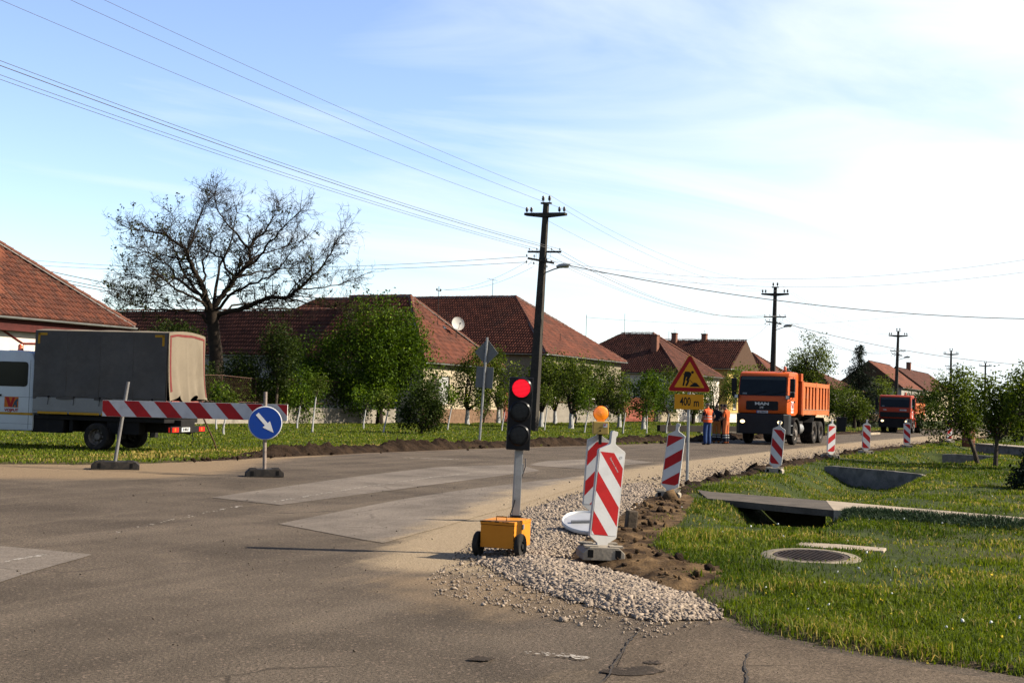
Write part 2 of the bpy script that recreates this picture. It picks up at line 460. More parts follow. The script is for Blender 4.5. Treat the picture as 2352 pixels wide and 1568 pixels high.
# ---- asphalt carriageway
NC = 46
cr = np.linspace(0, 1, NC)
rv = LP[:, None, :] * (1 - cr)[None, :, None] + RP[:, None, :] * cr[None, :, None]
rx, ry = rv[..., 0].ravel(), rv[..., 1].ravel()
rz = 0.012 * (fbm(rx * 0.4, ry * 0.4, 3, 21) - 0.5) * sstep(0, 1, np.minimum(poly_dist(rx, ry, LP)[0], poly_dist(rx, ry, RP)[0]))
nl = len(LP)
ii, jj = np.meshgrid(np.arange(NC - 1), np.arange(nl - 1))
rq = np.stack([jj * NC + ii, jj * NC + ii + 1, (jj + 1) * NC + ii + 1, (jj + 1) * NC + ii], -1).reshape(-1, 4)
_, sdd, al = poly_dist(rx, ry, DUST_LINE)
nearw = sstep(-0.9, 0.5, sdd)
dust = np.maximum(nearw * sstep(10.6, 13.0, ry), 0.15 * sstep(-7.5, -2.5, rx) * (1 - sstep(30, 45, ry)))
dl = poly_dist(rx, ry, LP)[0]
sandl = (1 - sstep(2.6, 6.2, dl)) * (1 - sstep(-7.0, -4.0, rx)) * 0.95 + (1 - sstep(0.2, 0.9, dl)) * 0.5
sandl = np.maximum(sandl, 0.62 * nearw * (1 - sstep(11.0, 13.0, ry)) * (0.45 + 0.55 * sstep(8.5, 10.5, ry)))
wear = sstep(0.0, 1.0, fbm(rx * 0.5, ry * 0.5, 3, 3))

def asphalt(name, base, patchy, light=1.0):
    m = bpy.data.materials.new(name); n, l = nodes_of(m)
    t = n.new('ShaderNodeTexCoord').outputs['Object']
    mq_ = n.new('ShaderNodeMapping'); l.new(t, mq_.inputs[0]); mq_.inputs['Rotation'].default_value = (0, 0, -math.radians(66))
    mp_ = n.new('ShaderNodeMapping'); l.new(mq_.outputs[0], mp_.inputs[0]); mp_.inputs['Scale'].default_value = (0.10, 1.5, 1)
    lane = noise(n, l, mp_.outputs[0], 0.8, 5, 0.6, 0.3)             # streaks along the wheel tracks
    mott = noise(n, l, t, 0.55, 6, 0.62, 0.4); grain = ramp(n, l, noise(n, l, t, 48, 3, 0.8), 0.34, 0.66); fine = ramp(n, l, noise(n, l, t, 150, 2, 0.8), 0.33, 0.67)
    vor = n.new('ShaderNodeTexVoronoi'); vor.inputs['Scale'].default_value = 62; l.new(t, vor.inputs['Vector'])
    dk = tuple(c * 0.72 for c in base); lt = tuple(c * 1.35 for c in base)
    c = mix_rgb(n, l, ramp(n, l, mott, 0.28, 0.72), dk, lt)
    c = mix_rgb(n, l, nmath(n, l, 'MULTIPLY', ramp(n, l, lane, 0.45, 0.72), 0.55), c, tuple(x * 1.7 for x in base))
    spk = nmath(n, l, 'ADD', nmath(n, l, 'MULTIPLY', grain, 0.55), nmath(n, l, 'MULTIPLY', fine, 0.45))
    v = nmath(n, l, 'ADD', nmath(n, l, 'MULTIPLY', nmath(n, l, 'SUBTRACT', spk, 0.5), 1.7 * patchy), 1.0)
    hs = n.new('ShaderNodeHueSaturation'); l.new(v, hs.inputs['Value']); l.new(c, hs.inputs['Color']); c = hs.outputs[0]
    stones = ramp(n, l, vor.outputs['Color'], 0.80, 0.92)
    c = mix_rgb(n, l, nmath(n, l, 'MULTIPLY', stones, 0.6 * patchy), c, (0.22, 0.16, 0.12))
    # oil and damp stains, cracks
    st = ramp(n, l, noise(n, l, t, 0.9, 5, 0.6, 1.2), 0.64, 0.74)
    c = mix_rgb(n, l, nmath(n, l, 'MULTIPLY', st, 0.45), c, tuple(x * 0.5 for x in base))
    wv = n.new('ShaderNodeTexVoronoi'); wv.feature = 'DISTANCE_TO_EDGE'; wv.inputs['Scale'].default_value = 0.33
    dn = n.new('ShaderNodeTexNoise'); dn.inputs['Scale'].default_value = 1.3; dn.inputs['Detail'].default_value = 6; l.new(t, dn.inputs['Vector'])
    mv = n.new('ShaderNodeMix'); mv.data_type = 'VECTOR'; mv.inputs['Factor'].default_value = 0.35; l.new(t, mv.inputs['A']); l.new(dn.outputs['Color'], mv.inputs['B']); l.new(mv.outputs['Result'], wv.inputs['Vector'])
    crack = nmath(n, l, 'MULTIPLY', nmath(n, l, 'SUBTRACT', 1.0, ramp(n, l, wv.outputs['Distance'], 0.0015, 0.006)), ramp(n, l, mott, 0.5, 0.62))
    c = mix_rgb(n, l, nmath(n, l, 'MULTIPLY', crack, 0.6), c, tuple(x * 0.3 for x in base))
    # dust and sand trodden over the surface
    dn1 = noise(n, l, t, 1.1, 6, 0.65, 0.6); dn2 = noise(n, l, mp_.outputs[0], 2.2, 5, 0.6)
    dm = nmath(n, l, 'ADD', nmath(n, l, 'MULTIPLY', dn1, 0.6), nmath(n, l, 'MULTIPLY', dn2, 0.4))
    a = attr(n, 'dust'); e = nmath(n, l, 'ADD', nmath(n, l, 'MULTIPLY', a, 1.15), nmath(n, l, 'MULTIPLY', nmath(n, l, 'SUBTRACT', dm, 0.5), 1.5))
    df = nmath(n, l, 'MULTIPLY', ramp(n, l, e, 0.22, 0.85), ramp(n, l, a, 0.0, 0.2))
    dcol = mix_rgb(n, l, ramp(n, l, spk, 0.2, 0.8), (0.155, 0.113, 0.066), (0.35, 0.27, 0.175))
    c = mix_rgb(n, l, nmath(n, l, 'MULTIPLY', df, 0.92), c, dcol)
    s2 = attr(n, 'sand'); e2 = nmath(n, l, 'ADD', s2, nmath(n, l, 'MULTIPLY', nmath(n, l, 'SUBTRACT', dm, 0.5), 1.1))
    sc_ = mix_rgb(n, l, ramp(n, l, grain, 0.25, 0.75), (0.125, 0.086, 0.050), (0.25, 0.18, 0.11))
    c = mix_rgb(n, l, nmath(n, l, 'MULTIPLY', ramp(n, l, e2, 0.3, 0.8), ramp(n, l, s2, 0.0, 0.2)), c, sc_)
    finish(m, n, l, c, 0.92, spk, 0.5 * patchy, 0.008, spec=0.06)
    return m
ASPH = asphalt('worn_asphalt', (0.075, 0.059, 0.043), 1.0)
ASPH_NEW = asphalt('patch_asphalt', (0.122, 0.102, 0.082), 0.7)
rm = np_mesh('road', np.column_stack([rx, ry, rz]), rq, None, ASPH, {'dust': dust, 'sand': sandl}, True)
tag(link('road', rm), kind='structure')

def sheet(name, pix, matl, z, jit=0.03, cell=0.35, dustmul=1.0, kind='structure', world_pts=None):
    """irregular flat patch on the road, outline given by ground points"""
    P = [G(u, v)[:2] for u, v in pix] if world_pts is None else world_pts
    out = []
    for i in range(len(P)):
        a, b = np.array(P[i]), np.array(P[(i + 1) % len(P)]); L = np.hypot(*(b - a)); k = max(1, int(L / cell))
        for j in range(k):
            p = a + (b - a) * j / k
            out.append(p + rng.normal(0, jit, 2) * (j > 0))
    bm = bmesh.new(); vs = [bm.verts.new((p[0], p[1], 0)) for p in out]
    bm.faces.new(vs); bmesh.ops.triangulate(bm, faces=bm.faces, ngon_method='EAR_CLIP')
    bmesh.ops.subdivide_edges(bm, edges=[e for e in bm.edges if e.calc_length() > 1.2], cuts=2, use_grid_fill=False)
    bmesh.ops.triangulate(bm, faces=bm.faces)
    bmesh.ops.recalc_face_normals(bm, faces=bm.faces)
    me = bpy.data.meshes.new(name); bm.to_mesh(me); bm.free()
    co = np.array([v.co[:] for v in me.vertices])
    zz = 0.012 * (fbm(co[:, 0] * 0.4, co[:, 1] * 0.4, 3, 21) - 0.5) * sstep(0, 1, np.minimum(poly_dist(co[:, 0], co[:, 1], LP)[0], poly_dist(co[:, 0], co[:, 1], RP)[0])) + z
    co[:, 2] = zz; me.vertices.foreach_set('co', co.astype(np.float32).ravel())
    _, s_, _ = poly_dist(co[:, 0], co[:, 1], DUST_LINE)
    at = me.attributes.new('dust', 'FLOAT', 'POINT'); at.data.foreach_set('value', (sstep(-0.95, 0.45, s_) * dustmul).astype(np.float32))
    at = me.attributes.new('sand', 'FLOAT', 'POINT'); at.data.foreach_set('value', np.zeros(len(co), np.float32))
    if me.polygons[0].normal.z < 0: me.flip_normals()
    me.materials.append(matl)
    return tag(link(name, me), kind=kind)
sheet('road_patch', [(485, 1143), (560, 1149), (642, 1160), (800, 1133), (1000, 1101), (1130, 1089), (1240, 1081), (1190, 1067), (1000, 1073), (850, 1090), (650, 1119)], ASPH_NEW, 0.006, 0.02)
sheet('road_patch', [(-300, 1235), (0, 1255), (100, 1263), (212, 1274), (100, 1307), (0, 1338), (-300, 1425)], ASPH_NEW, 0.006, 0.02)
sheet('road_patch', [(640, 1203), (760, 1222), (880, 1247), (1080, 1190), (1345, 1112), (1345, 1092), (1000, 1135), (800, 1172)], ASPH_NEW, 0.006, 0.03)
sheet('road_patch', [(1215, 1068), (1340, 1077), (1500, 1062), (1420, 1052), (1260, 1058)], ASPH_NEW, 0.006, 0.03)
# concrete apron joint in the foreground, right
sheet('road_patch', [(1330, 1620), (1388, 1568), (1440, 1480), (1480, 1440), (1640, 1434), (1770, 1465), (1890, 1497), (2120, 1535), (2400, 1580), (2300, 1680), (1700, 1720)],
      asphalt('apron_asphalt', (0.090, 0.068, 0.047), 0.9), 0.005, 0.02, 0.4, 0.0)

OIL = asphalt('oiled_asphalt', (0.040, 0.031, 0.023), 0.7)
TAR = mat('tar_seam', (0.06, 0.05, 0.04), 0.8, 0.3, 9)
def blob(u, v, ru, rv, n=15, seed=0):
    r = random.Random(seed); return [(u + math.cos(2 * math.pi * k / n) * ru * r.uniform(.7, 1.15), v + math.sin(2 * math.pi * k / n) * rv * r.uniform(.65, 1.2)) for k in range(n)]
for k, (u, v, ru, rv) in enumerate(((1455, 1543, 70, 11), (1500, 1523, 24, 5), (1105, 1515, 30, 6))):
    sheet('oil_stain', blob(u, v, ru, rv, 17, k), OIL, 0.0095 + 0.0004 * k, 0.01, 0.12, 0.0)
def seam(pix, w, seed):
    r = random.Random(seed); P = [G(u, v)[:2] for u, v in pix]; pts = []
    for i in range(len(P) - 1):
        L = np.hypot(*(P[i + 1] - P[i])); k = max(2, int(L / 0.07))
        pts += [P[i] + (P[i + 1] - P[i]) * j / k + np.array((r.gauss(0, .008), r.gauss(0, .008))) for j in range(k)]
    vs = []; fs = []
    for i, p in enumerate(pts):
        d = pts[min(i + 1, len(pts) - 1)] - pts[max(i - 1, 0)]; d = d / (np.hypot(*d) + 1e-9); nn = np.array((d[1], -d[0])) * w * r.uniform(.12, .7)
        vs += [(*(p - nn), 0.0125), (*(p + nn), 0.0125)]
    fs = [(2 * i, 2 * i + 1, 2 * i + 3, 2 * i + 2) for i in range(len(pts) - 1)]
    tag(MB().add(vs, fs).build('road_crack', TAR, fixn=False), kind='structure')
seam([(1330, 1620), (1388, 1566), (1440, 1480), (1482, 1438)], 0.010, 1)
seam([(1716, 1500), (1712, 1540), (1722, 1580)], 0.013, 2)
seam([(642, 1160), (560, 1149), (486, 1143)], 0.014, 3)

# flaking white paint on the asphalt, and faint old centre line
paint = mat('old_road_paint', (0.50, 0.45, 0.38), 0.8, 0.3, 12, dirt=(0.2, 0.17, 0.14), dirt_amt=0.7)
def flakes(name, segs, n, w, size, z=0.012):
    mb = MB(); r = random.Random(5)
    for k in range(n):
        a, b = segs[r.randrange(len(segs))]; t = r.random()
        c = np.array(a) * (1 - t) + np.array(b) * t; d = np.array(b) - np.array(a); d = d / np.hypot(*d); nrm = np.array((d[1], -d[0]))
        c = c + nrm * r.uniform(-w, w); s = size * r.uniform(0.3, 1.0)
        m = r.randint(5, 7); pts = []
        for i in range(m):
            an = 2 * math.pi * i / m; q = c + d * math.cos(an) * s * 1.7 * r.uniform(0.6, 1.2) + nrm * math.sin(an) * s * r.uniform(0.6, 1.2)
            pts.append((q[0], q[1], z + 0.00002 * k))
        mb.add(pts, [tuple(range(m))])
    o = mb.build(name, paint, fixn=False)
    return tag(o, kind='structure')
def seg(*pix):
    P = [G(u, v)[:2] for u, v in pix]; return [(P[i], P[i + 1]) for i in range(len(P) - 1)]
flakes('road_marking', seg((1205, 1500), (1280, 1507)) + seg((1285, 1506), (1350, 1516)) * 3, 85, 0.05, 0.010)
flakes('road_marking', seg((620, 1155), (850, 1117), (1000, 1096), (1080, 1088)), 260, 0.035, 0.018)
flakes('road_marking', seg((230, 1232), (480, 1177), (560, 1162)), 60, 0.04, 0.016)
flakes('road_marking', seg((0, 1293), (110, 1275)), 60, 0.03, 0.014)
flakes('road_marking', seg((930, 1052), (1060, 1056)), 60, 0.06, 0.03)

# ---- dark earth ridge turned up along the far edge of the road
EARTH = bpy.data.materials.new('dark_earth'); n_, l_ = nodes_of(EARTH)
t_ = n_.new('ShaderNodeTexCoord').outputs['Object']
e1 = noise(n_, l_, t_, 3.0, 6, 0.65); e2 = noise(n_, l_, t_, 30, 4, 0.7)
c_ = mix_rgb(n_, l_, ramp(n_, l_, e1, 0.35, 0.7), (0.014, 0.009, 0.006), (0.045, 0.028, 0.017))
c_ = mix_rgb(n_, l_, nmath(n_, l_, 'MULTIPLY', ramp(n_, l_, e2, 0.45, 0.75), 0.5), c_, (0.065, 0.044, 0.028))
finish(EARTH, n_, l_, c_, 1.0, e2, 1.0, 0.06, spec=0.05)
def earth_berm(name, line, width, height, step, seed, hfun=None):
    P = np.array(line); seglen = np.hypot(*np.diff(P, axis=0).T); acc = np.concatenate([[0], np.cumsum(seglen)])
    n = int(acc[-1] / step); s = np.linspace(0, acc[-1], n)
    cx = np.interp(s, acc, P[:, 0]); cy = np.interp(s, acc, P[:, 1])
    tx = np.gradient(cx); ty = np.gradient(cy); tl = np.hypot(tx, ty); nx, ny = -ty / tl, tx / tl
    m = 15; w = np.linspace(-1, 1, m)
    wob = 0.22 * (fbm(s * 0.5, s * 0, 3, seed) - 0.5)
    W = width * (0.65 + 0.7 * fbm(s * 0.35, s * 0 + 3, 2, seed + 4))
    X = cx[:, None] + nx[:, None] * (w[None] * W[:, None] / 2 + wob[:, None]); Y = cy[:, None] + ny[:, None] * (w[None] * W[:, None] / 2 + wob[:, None])
    prof = np.clip(1 - np.abs(w) ** 2.2, 0, 1)[None]
    hh = height * (0.45 + 1.0 * fbm(s * 0.6, s * 0 + 9, 2, seed + 2))[:, None]
    if hfun is not None: hh = hh * hfun(s / acc[-1])[:, None]
    lump = fbm(X * 3.6, Y * 3.6, 5, seed + 1) ** 1.3; rid = np.abs(fbm(X * 8, Y * 8, 3, seed + 8) - 0.5) * 2
    Z = -0.06 + prof * hh * (0.2 + 1.5 * lump + 0.7 * rid) + 0.05 * prof
    ii, jj = np.meshgrid(np.arange(m - 1), np.arange(n - 1))
    q = np.stack([jj * m + ii, (jj + 1) * m + ii, (jj + 1) * m + ii + 1, jj * m + ii + 1], -1).reshape(-1, 4)[:, ::-1]
    me = np_mesh(name, np.column_stack([X.ravel(), Y.ravel(), Z.ravel()]), q, None, EARTH)
    return tag(link(name, me), kind='structure')
berm_line = [G(u, v)[:2] for u, v in ((395, 1062), (480, 1057), (560, 1050), (700, 1043), (900, 1034), (1100, 1027), (1300, 1022), (1500, 1015), (1600, 1013))] + [ST(60, -18.5)[:2], ST(90, -18.5)[:2], ST(140, -18.5)[:2]]
earth_berm('earth_bank', berm_line, 1.1, 0.21, 0.075, 31, lambda t: sstep(0, 0.06, t) * (1 - 0.5 * sstep(0.42, 0.6, t)))
earth_berm('earth_bank', [(2.45, 20.4), (2.9, 22.0), (3.8, 25.6), (5.6, 29.8), (8.2, 36.2), (10.95, 42.6), ST(62, -9.75)[:2], ST(80, -9.8)[:2], ST(110, -9.9)[:2]], 0.55, 0.10, 0.08, 77)

# ---- bare brown earth round the foot of the panels
BROWN = bpy.data.materials.new('brown_earth'); n_, l_ = nodes_of(BROWN)
t_ = n_.new('ShaderNodeTexCoord').outputs['Object']
e1 = noise(n_, l_, t_, 2.2, 6, 0.65); e2 = noise(n_, l_, t_, 38, 4, 0.7)
c_ = mix_rgb(n_, l_, ramp(n_, l_, e1, 0.35, 0.68), (0.030, 0.018, 0.010), (0.15, 0.095, 0.047))
c_ = mix_rgb(n_, l_, nmath(n_, l_, 'MULTIPLY', ramp(n_, l_, e2, 0.5, 0.75), 0.45), c_, (0.028, 0.017, 0.010))
finish(BROWN, n_, l_, c_, 1.0, e2, 0.8, 0.03, spec=0.05)
SOILPOLY = [G(u, v)[:2] for u, v in ((1418, 1180), (1480, 1142), (1560, 1130), (1600, 1150), (1570, 1205), (1500, 1255), (1560, 1290), (1660, 1312), (1670, 1335), (1600, 1365), (1500, 1355), (1430, 1322), (1330, 1292), (1290, 1280), (1330, 1235))]
def soil_z(x, y):
    inside = in_poly(x, y, SOILPOLY); d = poly_dist(x, y, SOILPOLY + [SOILPOLY[0]])[0]
    e = sstep(0, 0.35, d) * inside
    return -0.05 + 0.06 * sstep(0, 0.12, d) * inside + e * (0.05 * fbm(x * 2.2, y * 2.2, 3, 41) + 0.10 * np.abs(fbm(x * 5, y * 5, 4, 43) - 0.5) + 0.035 * fbm(x * 14, y * 14, 2, 47)), inside, d
xs = np.arange(0.3, 4.2, 0.04); ys = np.arange(10.5, 24.5, 0.05)
XX, YY = np.meshgrid(xs, ys)
jx = XX + (vnoise(XX * 20, YY * 20, 1) - 0.5) * 0.03; jy = YY + (vnoise(XX * 20, YY * 20, 2) - 0.5) * 0.03
SZ, SI, SD_ = soil_z(jx.ravel(), jy.ravel())
SZ = np.maximum(SZ, np.where(SI, ground_z(jx.ravel(), jy.ravel()) + 0.015, -1))
idx = np.arange(XX.size).reshape(XX.shape)
q = np.stack([idx[:-1, :-1], idx[:-1, 1:], idx[1:, 1:], idx[1:, :-1]], -1).reshape(-1, 4)
q = q[SI[q].all(1)]
used = np.unique(q); remap = -np.ones(XX.size, int); remap[used] = np.arange(len(used))
me = np_mesh('bare_earth', np.column_stack([jx.ravel(), jy.ravel(), SZ])[used], remap[q], None, BROWN, None, True)
tag(link('bare_earth', me), kind='structure')

# ---- stones
ICO_V = []
_bm = bmesh.new(); bmesh.ops.create_icosphere(_bm, subdivisions=1, radius=1.0); ICO_V = np.array([v.co[:] for v in _bm.verts]); ICO_F = np.array([[v.index for v in f.verts] for f in _bm.faces]); _bm.free()
CUBE_V = np.array([(-1, -1, -1), (1, -1, -1), (1, 1, -1), (-1, 1, -1), (-1, -1, 1), (1, -1, 1), (1, 1, 1), (-1, 1, 1)], float) * 0.72
CUBE_F = np.array([(0, 2, 1), (0, 3, 2), (4, 5, 6), (4, 6, 7), (0, 1, 5), (0, 5, 4), (1, 2, 6), (1, 6, 5), (2, 3, 7), (2, 7, 6), (3, 0, 4), (3, 4, 7)])
def rand_rot(n):
    qn = rng.normal(size=(n, 4)); qn /= np.linalg.norm(qn, axis=1)[:, None]; w, x, y, z = qn.T
    return np.stack([np.stack([1 - 2 * (y * y + z * z), 2 * (x * y - z * w), 2 * (x * z + y * w)], -1),
                     np.stack([2 * (x * y + z * w), 1 - 2 * (x * x + z * z), 2 * (y * z - x * w)], -1),
                     np.stack([2 * (x * z - y * w), 2 * (y * z + x * w), 1 - 2 * (x * x + y * y)], -1)], 1)
def scatter_stones(name, pos, size, mat_, ico=True, label=None, flat=0.75):
    V, Fc = (ICO_V, ICO_F) if ico else (CUBE_V, CUBE_F)
    n = len(pos); k = len(V)
    sc = size[:, None] * rng.uniform(0.55, 1.45, (n, 3))
    jit = V[None] * (1 + rng.normal(0, 0.22, (n, k, 1))) + rng.normal(0, 0.18, (n, k, 3))
    loc = jit * sc[:, None, :]
    R = rand_rot(n); loc = np.einsum('nij,nkj->nki', R, loc)
    loc[..., 2] *= flat
    vv = (loc + pos[:, None, :]).reshape(-1, 3)
    ff = (Fc[None] + (np.arange(n) * k)[:, None, None]).reshape(-1, 3)
    me = np_mesh(name, vv, None, ff, mat_, {'rnd': np.repeat(rng.random(n), k)})
    o = link(name, me); o['kind'] = 'stuff'
    if label: o['label'] = label
    return o
STONE = mat('crushed_limestone', (0.315, 0.25, 0.19), 0.9, 0.25, 20, dirt=(0.19, 0.13, 0.08), dirt_amt=0.45, rnd=0.32, spec=0.15)
def in_pix_poly(n, pix):
    P = np.array([G(u, v)[:2] for u, v in pix]); lo, hi = P.min(0), P.max(0); out = np.zeros((0, 2))
    while len(out) < n:
        c = rng.uniform(lo, hi, (n * 3, 2)); c = c[in_poly(c[:, 0], c[:, 1], P)]; out = np.concatenate([out, c])
    return out[:n], P
COARSE = [(1098, 1288), (1200, 1280), (1330, 1296), (1450, 1325), (1560, 1362), (1642, 1400), (1648, 1424), (1500, 1428), (1400, 1402), (1290, 1375), (1200, 1342)]
FINE = [(1190, 1178), (1330, 1136), (1480, 1108), (1500, 1132), (1436, 1185), (1345, 1225), (1300, 1290), (1098, 1292), (1085, 1268), (1180, 1250)]
CP = [G(u, v)[:2] for u, v in COARSE]; FP = [G(u, v)[:2] for u, v in FINE]
def gravel_z(x, y):
    z = np.zeros_like(x)
    for P, h in ((CP, 0.06), (FP, 0.03)):
        d = poly_dist(x, y, P + [P[0]])[0]; z = np.maximum(z, in_poly(x, y, P) * sstep(0, 0.35, d) * h * (0.5 + 0.8 * fbm(x * 2.5, y * 2.5, 2, 61)))
    return z
# bed under the loose stones
xs = np.arange(-0.8, 3.2, 0.045); ys = np.arange(9.0, 25.5, 0.06); XX, YY = np.meshgrid(xs, ys); fx, fy = XX.ravel(), YY.ravel()
ins = in_poly(fx, fy, CP) | in_poly(fx, fy, FP)
de = np.maximum(np.where(in_poly(fx, fy, CP), poly_dist(fx, fy, CP + [CP[0]])[0], 0), np.where(in_poly(fx, fy, FP), poly_dist(fx, fy, FP + [FP[0]])[0], 0))
zz = -0.012 + 0.026 * sstep(0.0, 0.3, de + 0.25 * (fbm(fx * 5, fy * 5, 3, 12) - 0.5)) + gravel_z(fx, fy) + 0.012 * fbm(fx * 22, fy * 22, 2, 8)
idx = np.arange(XX.size).reshape(XX.shape); q = np.stack([idx[:-1, :-1], idx[:-1, 1:], idx[1:, 1:], idx[1:, :-1]], -1).reshape(-1, 4); q = q[ins[q].all(1)]
used = np.unique(q); remap = -np.ones(XX.size, int); remap[used] = np.arange(len(used))
BED = mat('gravel_bed', (0.33, 0.26, 0.185), 0.95, 0.4, 14, dirt=(0.12, 0.085, 0.05), dirt_amt=0.6, bump=0.9, bscale=70)
me = np_mesh('gravel_bed', np.column_stack([fx, fy, zz])[used], remap[q], None, BED, None, True)
tag(link('gravel_bed', me), kind='structure')
p1, _ = in_pix_poly(15000, COARSE); p1 = p1 + rng.normal(0, 0.05, p1.shape) * (rng.random((len(p1), 1)) < 0.35); sz = rng.gamma(3.5, 0.0021, len(p1)) + 0.0045
z1 = gravel_z(p1[:, 0], p1[:, 1]) + 0.012 + sz * 0.1
scatter_stones('coarse_gravel', np.column_stack([p1, z1]), sz, STONE, False)
p2, _ = in_pix_poly(15000, FINE); p2 = p2 + rng.normal(0, 0.09, p2.shape) * (rng.random((len(p2), 1)) < 0.35); sz = rng.gamma(3, 0.0024, len(p2)) + 0.005
scatter_stones('fine_gravel', np.column_stack([p2, gravel_z(p2[:, 0], p2[:, 1]) + 0.014 + sz * 0.3]), sz, STONE, False)
# thin gravel scattered over the dusty margin, both near and along the right-hand edge
t_ = rng.random(4500); k_ = rng.random(4500)
sl = np.interp(t_, [0, 1], [22, 75]); edge = np.interp(sl, RP[:, 0] * RD[0] + RP[:, 1] * RD[1], RP[:, 0] * TD[0] + RP[:, 1] * TD[1])
tt = edge - 0.05 - np.abs(rng.normal(0, 0.75, 4500))
pos = np.column_stack([RD[0] * sl + TD[0] * tt, RD[1] * sl + TD[1] * tt, np.full(4500, 0.012)])
scatter_stones('scattered_gravel', pos, rng.gamma(3, 0.0030, 4500) + 0.005, STONE, False)
p3, _ = in_pix_poly(1500, [(980, 1330), (1060, 1260), (1190, 1180), (1100, 1290), (1300, 1370), (1500, 1430), (1640, 1432), (1500, 1470), (1200, 1410), (1000, 1370)])
scatter_stones('scattered_gravel', np.column_stack([p3, np.full(len(p3), 0.010)]), rng.gamma(1.6, 0.0026, len(p3)) + 0.003, STONE, False)
p4 = np.column_stack([rng.uniform(-6, 3, 900), rng.uniform(7.5, 24, 900)]); p4 = p4[road_sd(p4[:, 0], p4[:, 1])[0] < -0.1]
scatter_stones('road_grit', np.column_stack([p4, np.full(len(p4), 0.012)]), rng.gamma(1.6, 0.0014, len(p4)) + 0.0015, mat('dark_grit', (0.10, 0.08, 0.06), 0.9, 0.3, 10, rnd=0.5), False)
# earth clods
p5, _ = in_pix_poly(260, [(1418, 1180), (1480, 1142), (1570, 1130), (1590, 1200), (1500, 1255), (1660, 1312), (1640, 1360), (1500, 1355), (1330, 1292), (1330, 1235)])
z5, i5, d5 = soil_z(p5[:, 0], p5[:, 1]); s5 = rng.gamma(1.2, 0.010, len(p5)) + 0.006
scatter_stones('earth_clods', np.column_stack([p5, z5 + 0.01 + s5 * 0.3]), s5, BROWN)
p6 = np.array([[3.5, 23.9], [2.35, 19.3], [2.2, 18.4], [1.85, 17.2], [2.5, 20.6], [1.7, 12.5], [1.95, 12.1], [1.55, 12.9], [1.05, 12.0], [1.15, 12.3]]); s6 = np.array([.09, .14, .11, .09, .12, .1, .12, .09, .07, .06]) * 0.5
scatter_stones('earth_clods', np.column_stack([p6, soil_z(p6[:, 0], p6[:, 1])[0].clip(0) + s6 * 0.5]), s6, EARTH)
bl = np.array(berm_line); tb = rng.random(520); acc = np.concatenate([[0], np.cumsum(np.hypot(*np.diff(bl, axis=0).T))]); sb = tb * 48
bp_ = np.column_stack([np.interp(sb, acc, bl[:, 0]), np.interp(sb, acc, bl[:, 1])]) + rng.normal(0, 0.42, (520, 2))
scatter_stones('earth_clods', np.column_stack([bp_, np.full(520, 0.05)]), rng.gamma(1.6, 0.016, 520) + 0.01, EARTH)
sl = rng.uniform(24, 90, 330); edge = np.interp(sl, RP[:, 0] * RD[0] + RP[:, 1] * RD[1], RP[:, 0] * TD[0] + RP[:, 1] * TD[1]) + rng.normal(0.1, 0.14, 330)
scatter_stones('earth_clods', np.column_stack([RD[0] * sl + TD[0] * edge, RD[1] * sl + TD[1] * edge, np.full(330, 0.03)]), rng.gamma(1.7, 0.03, 330) + 0.015, EARTH)

# ---- concrete footpath that bridges the ditch
PATH_A = [G(u, v)[:2] for u, v in ((1600, 1131), (1633, 1136), (1760, 1146), (1897, 1157), (2050, 1171), (2352, 1197), (2600, 1219))]
PATH_B = [G(u, v)[:2] for u, v in ((1625, 1152), (1700, 1159), (1780, 1167), (1915, 1180), (2050, 1189), (2352, 1212), (2600, 1232))]
def path_piece(name, i0, i1, matl, z0, z1):
    mb = MB(); A_, B_ = PATH_A[i0:i1 + 1], PATH_B[i0:i1 + 1]; n = len(A_)
    zt = lambda p: float(z1)
    top = [(a[0], a[1], zt(a)) for a in A_] + [(b[0], b[1], zt(b)) for b in B_]
    bot = [(p[0], p[1], z0) for p in top]
    fs = []
    for i in range(n - 1):
        fs.append((i, i + 1, n + i + 1, n + i)); fs.append((2 * n + i, 3 * n + i, 3 * n + i + 1, 2 * n + i + 1))
        fs.append((i, 2 * n + i, 2 * n + i + 1, i + 1)); fs.append((n + i, n + i + 1, 3 * n + i + 1, 3 * n + i))
    fs.append((0, n, 3 * n, 2 * n)); fs.append((n - 1, 3 * n - 1, 4 * n - 1, 2 * n - 1))
    mb.add(top + bot, fs)
    return mb.build(name, matl)
CONC = mat('pale_concrete', (0.40, 0.325, 0.235), 0.9, 0.22, 2.5, dirt=(0.16, 0.14, 0.10), dirt_amt=0.5, bump=0.3, bscale=40)
CONC_D = mat('dark_concrete', (0.11, 0.09, 0.068), 0.9, 0.3, 3, dirt=(0.045, 0.038, 0.03), dirt_amt=0.6, bump=0.4, bscale=40)
tag(path_piece('footpath', 3, 6, CONC, -0.12, 0.062), kind='structure')
br = path_piece('footbridge', 0, 3, CONC_D, -0.045, 0.058)
tag(br, 'dark worn concrete slab bridging the ditch at the start of the footpath', 'footbridge')
